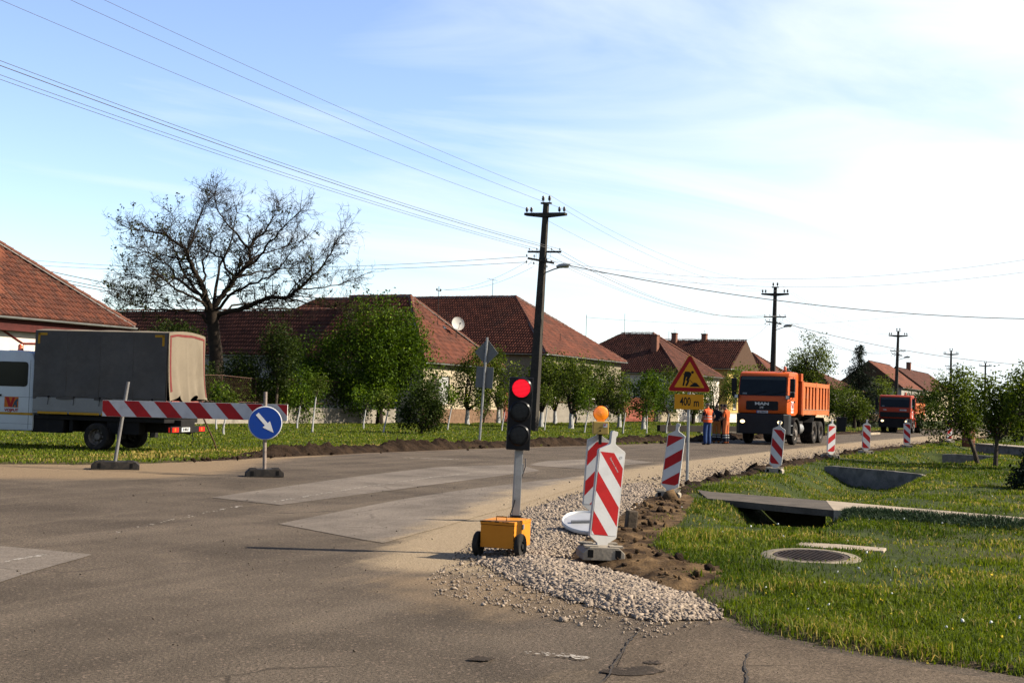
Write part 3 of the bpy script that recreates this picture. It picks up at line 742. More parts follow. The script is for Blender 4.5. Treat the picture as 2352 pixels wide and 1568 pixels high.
# walls of the culvert below the slab
mb = MB(); mb.add([(*PATH_A[1], -0.9), (*PATH_A[3], -0.9), (*PATH_A[3], -0.14), (*PATH_A[1], -0.14)], [(0, 1, 2, 3)])
CONC_G = mat('grey_concrete', (0.20, 0.18, 0.15), 0.92, 0.35, 3.5, dirt=(0.05, 0.05, 0.04), dirt_amt=0.6, bump=0.4, bscale=30)
tag(mb.build('culvert_wall', CONC_D), 'dark wall under the footbridge slab, closing the ditch', 'culvert')
def headwall(label, a, b, top, low, thick=0.16, kink=0.3):
    a = np.array(a); b = np.array(b); d = (b - a); L = np.hypot(*d); d = d / L
    root = thing('culvert_headwall', label, 'culvert', (a[0], a[1], 0), math.atan2(d[1], d[0]), 'concrete culvert walls in the ditch')
    mb = MB(); k = L * (1 - kink)
    mb.prism([(0, -1.1), (0, top - .03), (.25, top), (k, top - 0.015), (k, -1.1)], 0, thick, 'y')
    mb.build('wall_slab', CONC_G, root, bevel=0.012)
    mb = MB(); mb.prism([(k + 0.004, top - 0.02), (L - .2, top - 0.04), (L, top - .1), (L, -1.1), (k + 0.004, -1.1)], -0.012, thick - 0.012, 'y')
    mb.build('wing_slab', CONC_G, root, bevel=0.012)
    return root
headwall('grey concrete culvert wall standing in the grassy ditch beyond the footpath', G(1893, 1074)[:2], G(2128, 1092)[:2], 0.07, -0.56)
headwall('low concrete culvert wall in the ditch behind the two fruit trees', G(2165, 1045)[:2], G(2300, 1050)[:2], 0.06, -0.55)
mb = MB(); a, b = G(2240, 1020, .35), G(2480, 1040, .35)
a[2] = b[2] = 0
dv = (b - a) / np.linalg.norm(b - a); L = np.linalg.norm(b - a)
r_ = thing('driveway_slab', 'long pale-topped concrete driveway edge beside the dark bin on the right', 'kerb', a, math.atan2(dv[1], dv[0]))
MB().b2(0, L, 0, 0.9, -0.3, 0.35).build('slab', CONC_G, r_, bevel=0.02)
MB().b2(-0.04, L, -0.05, 0.95, 0.352, 0.40).build('top_screed', CONC, r_, bevel=0.01)

# ---- manhole with ribbed iron cover, and the flat slab behind it
mh = G(1862, 1292); mz = 0.05
r_ = thing('manhole', 'round ribbed iron manhole cover in a concrete collar in the grass', 'manhole', (mh[0], mh[1], float(ground_z(mh[0], mh[1])) - 0.045))
IRON = mat('rusty_iron', (0.075, 0.055, 0.042), 0.75, 0.3, 9, dirt=(0.16, 0.10, 0.06), dirt_amt=0.4, metal=0.4, bump=0.3)
MB().lathe([(0.52, -0.1), (0.52, 0.045), (0.50, 0.058), (0.40, 0.062), (0.40, 0.02), (0.001, 0.02)], 36).build('collar', mat('mossy_concrete', (0.27, 0.225, 0.16), 0.95, 0.3, 4, dirt=(0.10, 0.10, 0.05), dirt_amt=0.6), r_, smooth=True)
cv = MB().lathe([(0.385, 0.022), (0.385, 0.058), (0.365, 0.063), (0.34, 0.063), (0.34, 0.045), (0.001, 0.045)], 36).build('cover', IRON, r_, smooth=True)
for k in range(-5, 6):
    y = k * 0.06; w = math.sqrt(max(0.0, 0.335 ** 2 - y * y))
    if w > 0.05: MB().box((y, 0, 0.056), (0.024, 2 * w, 0.02)).build('rib', IRON, cv, bevel=0.004)
for k in range(1, 11):     # slightly tilted: its far rim lies higher in the turf
    pass
r_.rotation_euler = (math.radians(2.0), math.radians(-1.5), 0.35)
sl_ = G(1925, 1268)
r_ = thing('ground_slab', 'flat broken concrete slab in the grass just behind the manhole', 'slab', (sl_[0], sl_[1], 0.03), math.radians(-18))
MB().prism([(-0.48, -0.2), (0.1, -0.24), (0.5, -0.16), (0.52, 0.16), (-0.1, 0.26), (-0.44, 0.22)], -0.06, 0.04, 'z').build('slab', CONC, r_, bevel=0.012)

# ---- grass
GRASS = leafmat('grass_blades', (0.030, 0.054, 0.006), (0.160, 0.196, 0.020), (0.25, 0.19, 0.055), 0.38)
GRASS_D = leafmat('cut_grass_blades', (0.014, 0.030, 0.012), (0.04, 0.062, 0.028), None, 0.2)
def blades(name, x, y, z, h, w, rnd, mat_, lean=0.45, label=None):
    n = len(x); an = rng.random(n) * 2 * math.pi; la = rng.random(n) * 2 * math.pi; le = np.abs(rng.normal(0, lean, n))
    dx, dy = np.cos(an) * w / 2, np.sin(an) * w / 2
    lx, ly = np.cos(la) * le * h, np.sin(la) * le * h
    b0 = np.column_stack([x - dx, y - dy, z - 0.01]); b1 = np.column_stack([x + dx, y + dy, z - 0.01])
    m0 = np.column_stack([x - dx * .75 + lx * .35, y - dy * .75 + ly * .35, z + h * 0.6]); m1 = np.column_stack([x + dx * .75 + lx * .35, y + dy * .75 + ly * .35, z + h * 0.6])
    tp = np.column_stack([x + lx, y + ly, z + h * np.sqrt(np.clip(1 - 0.4 * le ** 2, 0.2, 1))])
    vv = np.stack([b0, b1, m1, m0, tp], 1).reshape(-1, 3); o = (np.arange(n) * 5)[:, None]
    q4 = o + np.array([[0, 1, 2, 3]]); q3 = o + np.array([[3, 2, 4]])
    me = np_mesh(name, vv, q4, q3, mat_, {'rnd': np.repeat(np.clip(rnd, 0, 1), 5)})
    ob = link(name, me); tag(ob, label, None, None, 'stuff'); return ob
PATHPOLY = [tuple(p) for p in PATH_A] + [tuple(p) for p in PATH_B[::-1]]
def keep_grass(x, y, sd):
    k = sd > 0.0
    k &= ~in_poly(x, y, PATHPOLY)
    ds = poly_dist(x, y, SOILPOLY + [SOILPOLY[0]])[0]; ins = in_poly(x, y, SOILPOLY)
    k &= ~(ins & (ds > 0.04) & (fbm(x * 3, y * 3, 3, 71) < 0.68))
    k &= ~(in_poly(x, y, CP) | in_poly(x, y, FP))
    k &= np.hypot(x - mh[0], y - mh[1]) > 0.42
    k &= np.hypot((x - sl_[0]) * 0.9, (y - sl_[1]) * 1.8) > 0.42
    return k
# right verge, dense close to the camera
n = 340000
aa = np.radians(rng.uniform(2, 27, n)); rr = np.exp(rng.uniform(math.log(7.3), math.log(85), n))
x, y = rr * np.sin(aa), rr * np.cos(aa)
z, sd, d1, d2 = ground_z(x, y, True)
right = (x * TD[0] + y * TD[1]) > -14
dens = fbm(x * 1.1, y * 1.1, 4, 51)
k = keep_grass(x, y, sd) & right & (rng.random(n) < 0.12 + 1.3 * sstep(0.34, 0.66, dens) * sstep(-0.05, 0.5, sd))
x, y, z, sd, rr, dens = (a_[k] for a_ in (x, y, z, sd, rr, dens))
tuft = np.maximum(sstep(0.5, 0.72, fbm(x * 2.0, y * 2.0, 3, 58)), (1 - sstep(0.25, 0.7, sd)) * sstep(.4, .6, fbm(x * 1.5, y * 1.5, 2, 33)) * (y < 12))
h = (0.018 + 0.030 * rng.random(len(x)) + 0.055 * tuft * rng.random(len(x))) * (0.8 + 0.5 * dens) * (1 + 0.006 * rr)
yel = sstep(0.46, 0.62, fbm(x * 0.9, y * 0.9, 4, 63)); drk = sstep(0.5, 0.66, fbm(x * 0.55, y * 0.55, 4, 91))
rnd = np.clip(rng.normal(0.42, 0.2, len(x)) + 0.4 * yel * rng.random(len(x)) - 0.3 * drk, 0, 1)
rnd = np.where(rng.random(len(x)) < 0.03 + 0.17 * yel, 1.0, np.minimum(rnd, 0.86))
blades('grass', x, y, z, h, 0.0038 + 0.0006 * rr, rnd, GRASS, 0.95, 'rough green verge grass on the right of the road')
# far-side verge
n = 190000
aa = np.radians(rng.uniform(-24, 23, n)); rr = np.exp(rng.uniform(math.log(25), math.log(130), n))
x, y = rr * np.sin(aa), rr * np.cos(aa)
tq = x * TD[0] + y * TD[1]
z, sd, d1, d2 = ground_z(x, y, True)
k = (sd > 0.15) & (tq < -14) & (tq > -40.2)
x, y, z, sd, rr, d1 = (a_[k] for a_ in (x, y, z, sd, rr, d1))
dens = fbm(x * 0.8, y * 0.8, 4, 52)
dry = sstep(0.4, 1.0, d1) * (1 - sstep(1.8, 3.4, d1))
h = (0.03 + 0.045 * rng.random(len(x))) * (0.7 + 0.6 * dens)
rnd = np.clip(rng.normal(0.55, 0.2, len(x)), 0, 0.86); rnd = np.where(rng.random(len(x)) < 0.03 + 0.6 * dry * sstep(.3, .5, dens), 1.0, rnd)
blades('grass', x, y, z, h, 0.006 + 0.0008 * rr, rnd, GRASS, 0.5, 'mown green grass of the far verge between road and houses')
# cut grass raked beside the footpath
n = 9000; t_ = rng.random(n); PB = np.array(PATH_B)
ux = np.interp(t_ * 2.4 + 3.2, np.arange(len(PB)), PB[:, 0]); uy = np.interp(t_ * 2.4 + 3.2, np.arange(len(PB)), PB[:, 1])
ox = rng.normal(0, 0.22, n); x, y = ux - 0.15 + ox * 0.3, uy - 0.42 + ox
blades('cut_grass', x, y, ground_z(x, y) + 0.10 * np.exp(-(ox / 0.25) ** 2) * rng.random(n) + 0.02, np.full(n, 0.07), np.full(n, 0.014), rng.random(n), GRASS_D, 1.6, 'dark raked cut grass lying along the footpath')
# dandelion clocks and small flowers
n = 80; aa = np.radians(rng.uniform(7, 24, n)); rr = np.exp(rng.uniform(math.log(8.5), math.log(45), n)); x, y = rr * np.sin(aa), rr * np.cos(aa)
z, sd, _, _ = ground_z(x, y, True); k = keep_grass(x, y, sd) & (sd > 0.5)
scatter_stones('dandelion_clocks', np.column_stack([x, y, z + 0.06])[k], rng.uniform(0.005, 0.011, k.sum()), mat('seed_head', (0.75, 0.75, 0.70), 0.9), True, 'white dandelion seed heads dotted through the grass', 1.0)
n = 70; aa = np.radians(rng.uniform(8, 23, n)); rr = np.exp(rng.uniform(math.log(8.5), math.log(30), n)); x, y = rr * np.sin(aa), rr * np.cos(aa)
z, sd, _, _ = ground_z(x, y, True); k = keep_grass(x, y, sd) & (sd > 0.5)
scatter_stones('yellow_flowers', np.column_stack([x, y, z + 0.05])[k], rng.uniform(0.008, 0.015, k.sum()), mat('yellow_petal', (0.6, 0.42, 0.02), 0.8), True, 'small yellow flowers dotted through the grass', 0.6)
# broad-leaved weeds
def weed(label, u, v, h, n, seed):
    r = random.Random(seed); p = G(u, v); root = thing('weed', label, 'weed', (p[0], p[1], float(ground_z(p[0], p[1]))), 0, 'tall weeds at the edge of the verge')
    st = MB(); vs = []; fs = []; rn = []
    for i in range(n):
        a = r.random() * 6.28; le = r.uniform(0.1, 0.5); pts = [(0, 0, 0)]
        for k in range(1, 5): pts.append((math.cos(a) * le * h * (k / 4) ** 1.5, math.sin(a) * le * h * (k / 4) ** 1.5, h * r.uniform(0.75, 1.05) * k / 4))
        st.tube(pts, [0.004, 0.004, 0.003, 0.003, 0.002], 4)
        for k in range(1, 5):
            for j in range(3):
                b = r.random() * 6.28; L = r.uniform(0.05, 0.11); w = L * 0.28; q = Vector(pts[k]); d = Vector((math.cos(b), math.sin(b), r.uniform(-0.2, 0.5))).normalized(); s = d.cross(Vector((0, 0, 1))).normalized()
                i0 = len(vs); vs += [q, q + d * L * .5 + s * w, q + d * L, q + d * L * .5 - s * w]; fs.append((i0, i0 + 1, i0 + 2, i0 + 3)); rn += [r.random()] * 4
    st.build('stem', MATS.get('stem') or mat('stem', (0.06, 0.09, 0.03), 0.8), root)
    me = np_mesh('foliage', np.array([v[:] for v in vs]), np.array(fs), None, leafmat('weed_leaf', (0.022, 0.042, 0.014), (0.08, 0.105, 0.045)), {'rnd': rn}); link('foliage', me, root)
# ================================================================ houses
TILE_A = mat('red_clay_tile', (0.125, 0.040, 0.023), 0.88, 0.18, 0.5, dirt=(0.040, 0.026, 0.020), dirt_amt=0.55, rnd=0.38, spec=0.15)
TILE_B = mat('weathered_clay_tile', (0.090, 0.033, 0.022), 0.9, 0.2, 0.5, dirt=(0.034, 0.022, 0.018), dirt_amt=0.4, rnd=0.36, spec=0.12)
TILE_C = mat('orange_clay_tile', (0.155, 0.050, 0.027), 0.88, 0.2, 0.9, dirt=(0.06, 0.04, 0.03), dirt_amt=0.5, rnd=0.42, spec=0.15)
CAP = mat('ridge_cap_clay', (0.19, 0.075, 0.045), 0.85, 0.25, 2.0, dirt=(0.24, 0.20, 0.165), dirt_amt=0.6, spec=0.15)
CAPM = mat('ridge_mortar', (0.22, 0.185, 0.165), 0.95, 0.3, 4)
GUTTER = mat('zinc_gutter', (0.50, 0.51, 0.50), 0.5, 0.15, 3, dirt=(0.25, 0.24, 0.22), dirt_amt=0.4, metal=0.5)
PLAST_C = mat('cream_plaster', (0.54, 0.45, 0.31), 0.92, 0.12, 1.2, dirt=(0.30, 0.24, 0.16), dirt_amt=0.55, bump=0.25, bscale=30)
PLAST_W = mat('white_plaster', (0.76, 0.68, 0.58), 0.92, 0.06, 2.0, bump=0.3, bscale=40)
PLAST_G = mat('beige_plaster', (0.26, 0.22, 0.15), 0.92, 0.14, 1.0, dirt=(0.18, 0.15, 0.11), dirt_amt=0.5, bump=0.25, bscale=30)
PLAST_Y = mat('yellow_plaster', (0.58, 0.42, 0.14), 0.92, 0.12, 1.2, dirt=(0.3, 0.22, 0.1), dirt_amt=0.4)
PLAST_D = mat('grey_plaster', (0.38, 0.35, 0.31), 0.92, 0.16, 0.9, dirt=(0.2, 0.18, 0.15), dirt_amt=0.5)
PLINTH = mat('brick_plinth', (0.21, 0.125, 0.075), 0.9, 0.35, 6, dirt=(0.33, 0.25, 0.17), dirt_amt=0.5, bump=0.5, bscale=8)
BRICK = mat('chimney_brick', (0.22, 0.10, 0.065), 0.9, 0.3, 8)
WOOD_R = mat('dark_red_wood', (0.085, 0.018, 0.014), 0.7, 0.25, 5)
WOOD_B = mat('brown_wood', (0.17, 0.085, 0.035), 0.7, 0.3, 6)
GATE_R = mat('red_metal_gate', (0.30, 0.085, 0.055), 0.65, 0.15, 2, dirt=(0.2, 0.09, 0.06), dirt_amt=0.4)
GLASS_D = mat('dark_window_glass', (0.018, 0.021, 0.024), 0.08, 0.2, 2, spec=0.6, rvar=0.02)
WHITE_P = mat('white_paint', (0.74, 0.72, 0.68), 0.55, 0.06, 4)
STEEL = mat('galvanised_steel', (0.38, 0.385, 0.38), 0.45, 0.18, 6, dirt=(0.2, 0.18, 0.15), dirt_amt=0.4, metal=0.55)
BLACK = mat('black_rubber', (0.018, 0.017, 0.016), 0.8, 0.3, 8, dirt=(0.06, 0.05, 0.04), dirt_amt=0.5)
DARKM = mat('dark_metal', (0.03, 0.029, 0.028), 0.55, 0.25, 6, dirt=(0.06, 0.05, 0.04), dirt_amt=0.3, metal=0.3)

def tile_face(e0, e1, r0, r1, acc, rows=0.33, w=0.23, lift=0.085, sep=None, sepfun=None, tr=None):
    e0, e1, r0, r1 = (np.array(p, float) for p in (e0, e1, r0, r1))
    ax = (e1 - e0); W = np.linalg.norm(ax); ax = ax / W
    mid_e, mid_r = (e0 + e1) / 2, (r0 + r1) / 2
    up = mid_r - mid_e; up = up - ax * up.dot(ax); S = np.linalg.norm(up); up = up / S
    nrm = np.cross(ax, up); nrm = nrm if nrm[2] > 0 else -nrm
    a_r, b_r = (r0 - e0).dot(ax), (r1 - e0).dot(ax)
    N = max(1, int(round(S / rows))); r = tr or random.Random(int(S * 1000 + W * 77))
    for k in range(N):
        v0, v1 = k / N, min(1.0, (k + 1) / N + 0.015)
        la, lb = a_r * v0, W + (b_r - W) * v0; ua, ub = a_r * v1, W + (b_r - W) * v1
        sag = lambda x, v: 0.085 * math.sin(x * 0.55 + e0[0]) * math.sin(v * 3.0)
        j0, j1 = int(math.floor(min(la, ua) / w)), int(math.ceil(max(lb, ub) / w))
        for j in range(j0, j1):
            x0, x1 = j * w, (j + 1) * w
            lx0, lx1 = max(x0, la), min(x1, lb); ux0, ux1 = max(x0, ua), min(x1, ub)
            if lx1 <= lx0 and ux1 <= ux0: continue
            if lx1 <= lx0: lx0 = lx1 = min(max((lx0 + lx1) / 2, la), lb)
            if ux1 <= ux0: ux0 = ux1 = min(max((ux0 + ux1) / 2, ua), ub)
            P = lambda x, v, h: e0 + ax * x + up * (S * v) + nrm * (h + sag(x, v))
            jl = r.uniform(-0.008, 0.012)
            vs = []
            for q_, hh_ in ((0, .012), (.3, .008), (.5, .05), (.82, .05), (1, .012)):
                xl, xu = lx0 + (lx1 - lx0) * q_, ux0 + (ux1 - ux0) * q_
                vs += [P(xl, v0, hh_ + lift * .75 + jl), P(xu, v1, hh_ + jl * .3), P(xl, v0, 0.0)]
            item = (vs, r.random())
            if sep is not None and sepfun(vs): sep.append(item)
            else: acc.append(item)
TF = [f for k in range(4) for f in ((3 * k, 3 * k + 3, 3 * k + 4, 3 * k + 1), (3 * k + 2, 3 * k + 5, 3 * k + 3, 3 * k))]
def tiles_mesh(name, acc, matl, parent):
    n = len(acc); vv = np.array([a[0] for a in acc]).reshape(-1, 3); o = (np.arange(n) * 15)[:, None, None]
    q = (np.array(TF)[None] + o).reshape(-1, 4)
    me = np_mesh(name, vv, q, None, matl, {'rnd': np.repeat([a[1] for a in acc], 15)})
    ob = link(name, me, parent); ob['kind'] = 'stuff'; return ob
_cap_cache = {}
def cap_mesh(matl, rad=0.12, L=0.40):
    k = (matl.name, rad, L)
    if k not in _cap_cache:
        mb = MB(); vs = []; n = 6
        for i, (x, rr) in enumerate(((0, rad), (L * 0.92, rad * 0.86), (L * 0.92, rad * 1.14), (L, rad * 1.12))):
            for a in range(n + 1):
                an = math.pi * a / n; vs.append((x, math.cos(an) * rr, math.sin(an) * rr * 0.9))
        m = n + 1; fs = []
        for i in range(3):
            for a in range(n): fs.append((i * m + a, i * m + a + 1, (i + 1) * m + a + 1, (i + 1) * m + a))
        mb.add(vs, fs); _cap_cache[k] = mb.mesh('ridge_tile', matl, smooth=True, fixn=False)
    return _cap_cache[k]
def ridge_line(p, q, parent, matl, joined=None, rad=0.12):
    p, q = Vector(p), Vector(q); d = q - p; L = d.length; n = max(1, int(L / 0.37)); d.normalize()
    up = Vector((0, 0, 1)); y = up.cross(d).normalized(); z = d.cross(y)
    for k in range(n):
        o = p + d * (L * k / n) + z * random.Random(k * 13 + n).uniform(-0.012, 0.012)
        M4 = Matrix(((d.x, y.x, z.x, o.x), (d.y, y.y, z.y, o.y), (d.z, y.z, z.z, o.z), (0, 0, 0, 1)))
        if joined is None:
            ob = link('ridge_tile', cap_mesh(matl, rad), parent); ob.matrix_local = M4
        else:
            me = cap_mesh(matl, rad); b = len(joined.v)
            joined.v.extend([tuple(M4 @ v.co) for v in me.vertices])
            for f in me.polygons: joined.f.append(tuple(b + i for i in f.vertices)); joined.m.append(0)
def wall(length, height, openings, thick=0.3):
    """upright wall in local x (0..length), z (0..height), outer face at y=0, openings cut through"""
    mb = MB(); xs = sorted({0.0, length, *[o[0] for o in openings], *[o[1] for o in openings]}); zs = sorted({0.0, height, *[o[2] for o in openings], *[o[3] for o in openings]})
    for i in range(len(xs) - 1):
        for j in range(len(zs) - 1):
            cx_, cz_ = (xs[i] + xs[i + 1]) / 2, (zs[j] + zs[j + 1]) / 2
            if any(o[0] < cx_ < o[1] and o[2] < cz_ < o[3] for o in openings): continue
            for y, fl in ((0, 0), (thick, 1)):
                q = [(xs[i], y, zs[j]), (xs[i + 1], y, zs[j]), (xs[i + 1], y, zs[j + 1]), (xs[i], y, zs[j + 1])]
                mb.add(q if not fl else q[::-1], [(0, 1, 2, 3)])
    for x0, x1, z0, z1 in openings:
        for q in (((x0, 0, z0), (x0, 0, z1), (x0, thick, z1), (x0, thick, z0)), ((x1, 0, z0), (x1, thick, z0), (x1, thick, z1), (x1, 0, z1)),
                  ((x0, 0, z0), (x0, thick, z0), (x1, thick, z0), (x1, 0, z0)), ((x0, 0, z1), (x1, 0, z1), (x1, thick, z1), (x0, thick, z1))): mb.add(q, [(0, 1, 2, 3)])
    for q in (((0, 0, 0), (0, 0, height), (0, thick, height), (0, thick, 0)), ((length, 0, 0), (length, thick, 0), (length, thick, height), (length, 0, height)), ((0, 0, height), (length, 0, height), (length, thick, height), (0, thick, height))): mb.add(q, [(0, 1, 2, 3)])
    return mb
def place(o, loc, rz=0.0):
    o.location = loc; o.rotation_euler = (0, 0, rz); return o
def window(parent, x0, x1, z0, z1, loc, rz, fm, pane, style='cross', inset=0.1):
    w = MB(); t = 0.07
    w.b2(x0, x0 + t, inset, inset + 0.06, z0, z1).b2(x1 - t, x1, inset, inset + 0.06, z0, z1).b2(x0 + t, x1 - t, inset, inset + 0.06, z1 - t, z1).b2(x0 + t, x1 - t, inset, inset + 0.06, z0, z0 + t)
    if style == 'cross':
        xm = (x0 + x1) / 2; w.b2(xm - 0.03, xm + 0.03, inset - 0.005, inset + 0.05, z0 + t, z1 - t)
    ob = place(w.build('window', fm, parent), loc, rz)
    if style == 'shutter':
        xm = (x0 + x1) / 2; n = int((z1 - z0 - 2 * t) / 0.11)
        sh = mat('white_shutter', (0.78, 0.77, 0.74), 0.5, 0.05, 3)
        ms = MB().box((0, 0, 0), (xm - x0 - t - 0.01, 0.012, 0.10), Matrix.Rotation(math.radians(22), 3, 'X')).mesh('slat', sh)
        for k in range(n):
            for xc in ((x0 + t + xm) / 2, (xm + x1 - t) / 2):
                s = link('slat', ms, ob); s.location = (xc, inset + 0.02, z0 + t + 0.06 + k * 0.11)
        MB().b2(x0 + t, x1 - t, inset + 0.05, inset + 0.065, z0 + t, z1 - t).build('backing', sh, ob)
    else:
        MB().b2(x0 + t, x1 - t, inset + 0.03, inset + 0.04, z0 + t, z1 - t).build('pane', pane, ob)
    MB().b2(x0 - 0.08, x1 + 0.08, -0.07, inset + 0.02, z0 - 0.08, z0 - 0.003).build('sill', CONC, ob)
    return ob
def house(label, s0, s1, t0, t1, ez, rz_, wallm, tilem, ridge='perp', hf=5.0, hb=4.0, over=0.35, windows=(), wstyle='cross', wm=None, caps_joined=True, plinth=None, plinth_h=0.9, tw=0.23, rows=0.41, name='house', sep=None, sepfun=None, side_windows=(), gable=None, gutter=True, wall_side=None):
    """s0..s1 along the road and t0 (front) .. t1 (back) are the eave lines; local x along the road, local y away from it"""
    W, Dp = s1 - s0, t0 - t1
    p = ST(s0, t0); root = thing(name, label, 'house', p, ROAD_ANG)
    o = over
    fw = wall(W - 2 * o, ez - 0.12, [(a, b, c, d) for a, b, c, d in windows])
    place(fw.build('front_wall', wallm, root, fixn=False), (o, o, 0))
    sw = wall(Dp - 2 * o - 0.6, ez - 0.12, [(a, b, c, d) for a, b, c, d in side_windows])
    place(sw.build('side_wall', wall_side or wallm, root, fixn=False), (o, Dp - o - 0.3, 0), -math.pi / 2)
    place(wall(Dp - 2 * o - 0.6, ez - 0.12, []).build('side_wall', wallm, root, fixn=False), (W - o, o + 0.3, 0), math.pi / 2)
    place(wall(W - 2 * o, ez - 0.12, []).build('back_wall', wallm, root, fixn=False), (W - o, Dp - o, 0), math.pi)
    MB().b2(o + 0.31, W - o - 0.31, o + 0.31, Dp - o - 0.31, 0.02, ez - 0.15).build('interior', mat('dark_interior', (0.02, 0.018, 0.016), 0.9), root)
    for a, b, c, d in windows: window(root, a, b, c, d, (o, o, 0), 0, wm or WHITE_P, GLASS_D, wstyle)
    for a, b, c, d in side_windows: window(root, a, b, c, d, (o, Dp - o - 0.3, 0), -math.pi / 2, wm or WOOD_B, GLASS_D)
    if plinth: MB().b2(o - 0.06, W - o + 0.06, o - 0.06, o - 0.003, 0.0, plinth_h).build('plinth', plinth, root, bevel=0.01)
    acc = []; R0 = rz_
    if s0 > 140: tw, rows = tw * 1.8, rows * 1.3
    if ridge == 'perp':
        xm = W / 2; ya, yb = hf, Dp - hb
        tile_face((0, Dp, ez), (0, 0, ez), (xm, yb, R0), (xm, ya, R0), acc, rows, tw)
        tile_face((W, 0, ez), (W, Dp, ez), (xm, ya, R0), (xm, yb, R0), acc, rows * 2, tw * 3)
        if hf > 0.1: tile_face((0, 0, ez), (W, 0, ez), (xm, ya, R0), (xm, ya, R0), acc, rows, tw)
        if hb > 0.1: tile_face((W, Dp, ez), (0, Dp, ez), (xm, yb, R0), (xm, yb, R0), acc, rows, tw)
        lines = [((xm, ya, R0), (xm, yb, R0))]
        if hf > 0.1: lines += [((0, 0, ez), (xm, ya, R0)), ((W, 0, ez), (xm, ya, R0))]
        under = [(0, Dp, ez), (0, 0, ez), (W, 0, ez), (W, Dp, ez), (xm, ya, R0), (xm, yb, R0)]
        uf = [(0, 1, 4, 5), (2, 3, 5, 4), (1, 2, 4), (3, 0, 5), (0, 3, 2, 1)]
    else:
        ym = Dp / 2; xa, xb = hb, W - hf
        tile_face((0, 0, ez), (W, 0, ez), (xa, ym, R0), (xb, ym, R0), acc, rows, tw, sep=sep, sepfun=sepfun)
        tile_face((W, Dp, ez), (0, Dp, ez), (xb, ym, R0), (xa, ym, R0), acc, rows * 2, tw * 3)
        if hf > 0.1: tile_face((W, 0, ez), (W, Dp, ez), (xb, ym, R0), (xb, ym, R0), acc, rows, tw)
        if hb > 0.1: tile_face((0, Dp, ez), (0, 0, ez), (xa, ym, R0), (xa, ym, R0), acc, rows, tw)
        lines = [((xa, ym, R0), (xb, ym, R0))]
        if hf > 0.1: lines += [((W, 0, ez), (xb, ym, R0)), ((W, Dp, ez), (xb, ym, R0))]
        under = [(0, 0, ez), (W, 0, ez), (W, Dp, ez), (0, Dp, ez), (xb, ym, R0), (xa, ym, R0)]
        uf = [(0, 1, 4, 5), (2, 3, 5, 4), (1, 2, 4), (3, 0, 5), (0, 3, 2, 1)]
    u = MB(); u.add([(a, b, c - 0.03) for a, b, c in under], uf)
    rf = u.build('roof', mat('roof_boards', (0.09, 0.05, 0.03), 0.9), root)
    tiles_mesh('roof_tiles', acc, tilem, rf)
    jn = MB() if caps_joined else None
    for a, b in lines:
        if not caps_joined:
            d_ = (Vector(b) - Vector(a)); sd_ = d_.cross(Vector((0, 0, 1))).normalized() * .17
            MB().add([Vector(a) - sd_ + Vector((0, 0, .0)), Vector(a) + Vector((0, 0, .14)), Vector(a) + sd_, Vector(b) - sd_, Vector(b) + Vector((0, 0, .14)), Vector(b) + sd_], [(0, 1, 4, 3), (1, 2, 5, 4)]).build('ridge_mortar', CAPM, rf, fixn=False)
        ridge_line((a[0], a[1], a[2] + 0.07), (b[0], b[1], b[2] + 0.07), rf, CAP, jn)
    if jn is not None:
        ob = jn.build('ridge_tiles', CAP, rf, smooth=True, fixn=False); ob['kind'] = 'stuff'
    if gutter:
        def gut(a, b):
            g = MB(); vs = []; d = (Vector(b) - Vector(a)).normalized(); sx = d.cross(Vector((0, 0, 1)))
            for q in (a, b):
                for k in range(7):
                    an = math.pi + math.pi * k / 6; vs.append(Vector(q) + sx * (math.cos(an) * 0.09) + Vector((0, 0, math.sin(an) * 0.09)))
            g.add(vs, [(k, k + 1, 8 + k, 7 + k) for k in range(6)])
            g.build('gutter', GUTTER, root, smooth=True, fixn=False)
        gut((0, -0.07, ez - 0.02), (W, -0.07, ez - 0.02)); gut((-0.07, Dp, ez - 0.02), (-0.07, 0, ez - 0.02))
    return root, rf, W, Dp
def chimney(rf, x, y, z0, z1, w=0.5, d=0.45, cowl=True):
    c = MB().b2(x - w / 2, x + w / 2, y - d / 2, y + d / 2, z0, z1).b2(x - w / 2 - .06, x + w / 2 + .06, y - d / 2 - .06, y + d / 2 + .06, z1 + 0.002, z1 + 0.12).build('chimney', BRICK, rf, bevel=0.015)
    if cowl:
        m = MB()
        for sx in (-1, 1): m.tube([(x + sx * w * .3, y, z1 + .12), (x + sx * w * .3, y, z1 + .34), (x + sx * w * .12, y, z1 + .46), (x, y, z1 + .48)], 0.02, 5)
        m.build('cowl', STEEL, c)
def antenna(rf, x, y, z, h, arms=(0.0,), L=0.7):
    m = MB().tube([(x, y, z), (x, y, z + h)], 0.022, 5)
    a = m.build('antenna', DARKM, rf)
    for k, dz in enumerate(arms):
        e = MB().tube([(x - L * .6, y, z + h - 0.04 - dz), (x + L * .5, y, z + h - 0.06 - dz)], 0.014, 4)
        for j in range(5): e.tube([(x - L * .5 + j * L * .22, y - 0.16, z + h - 0.045 - dz), (x - L * .5 + j * L * .22, y + 0.16, z + h - 0.045 - dz)], 0.007, 4)
        e.build('crossbar', STEEL, a)

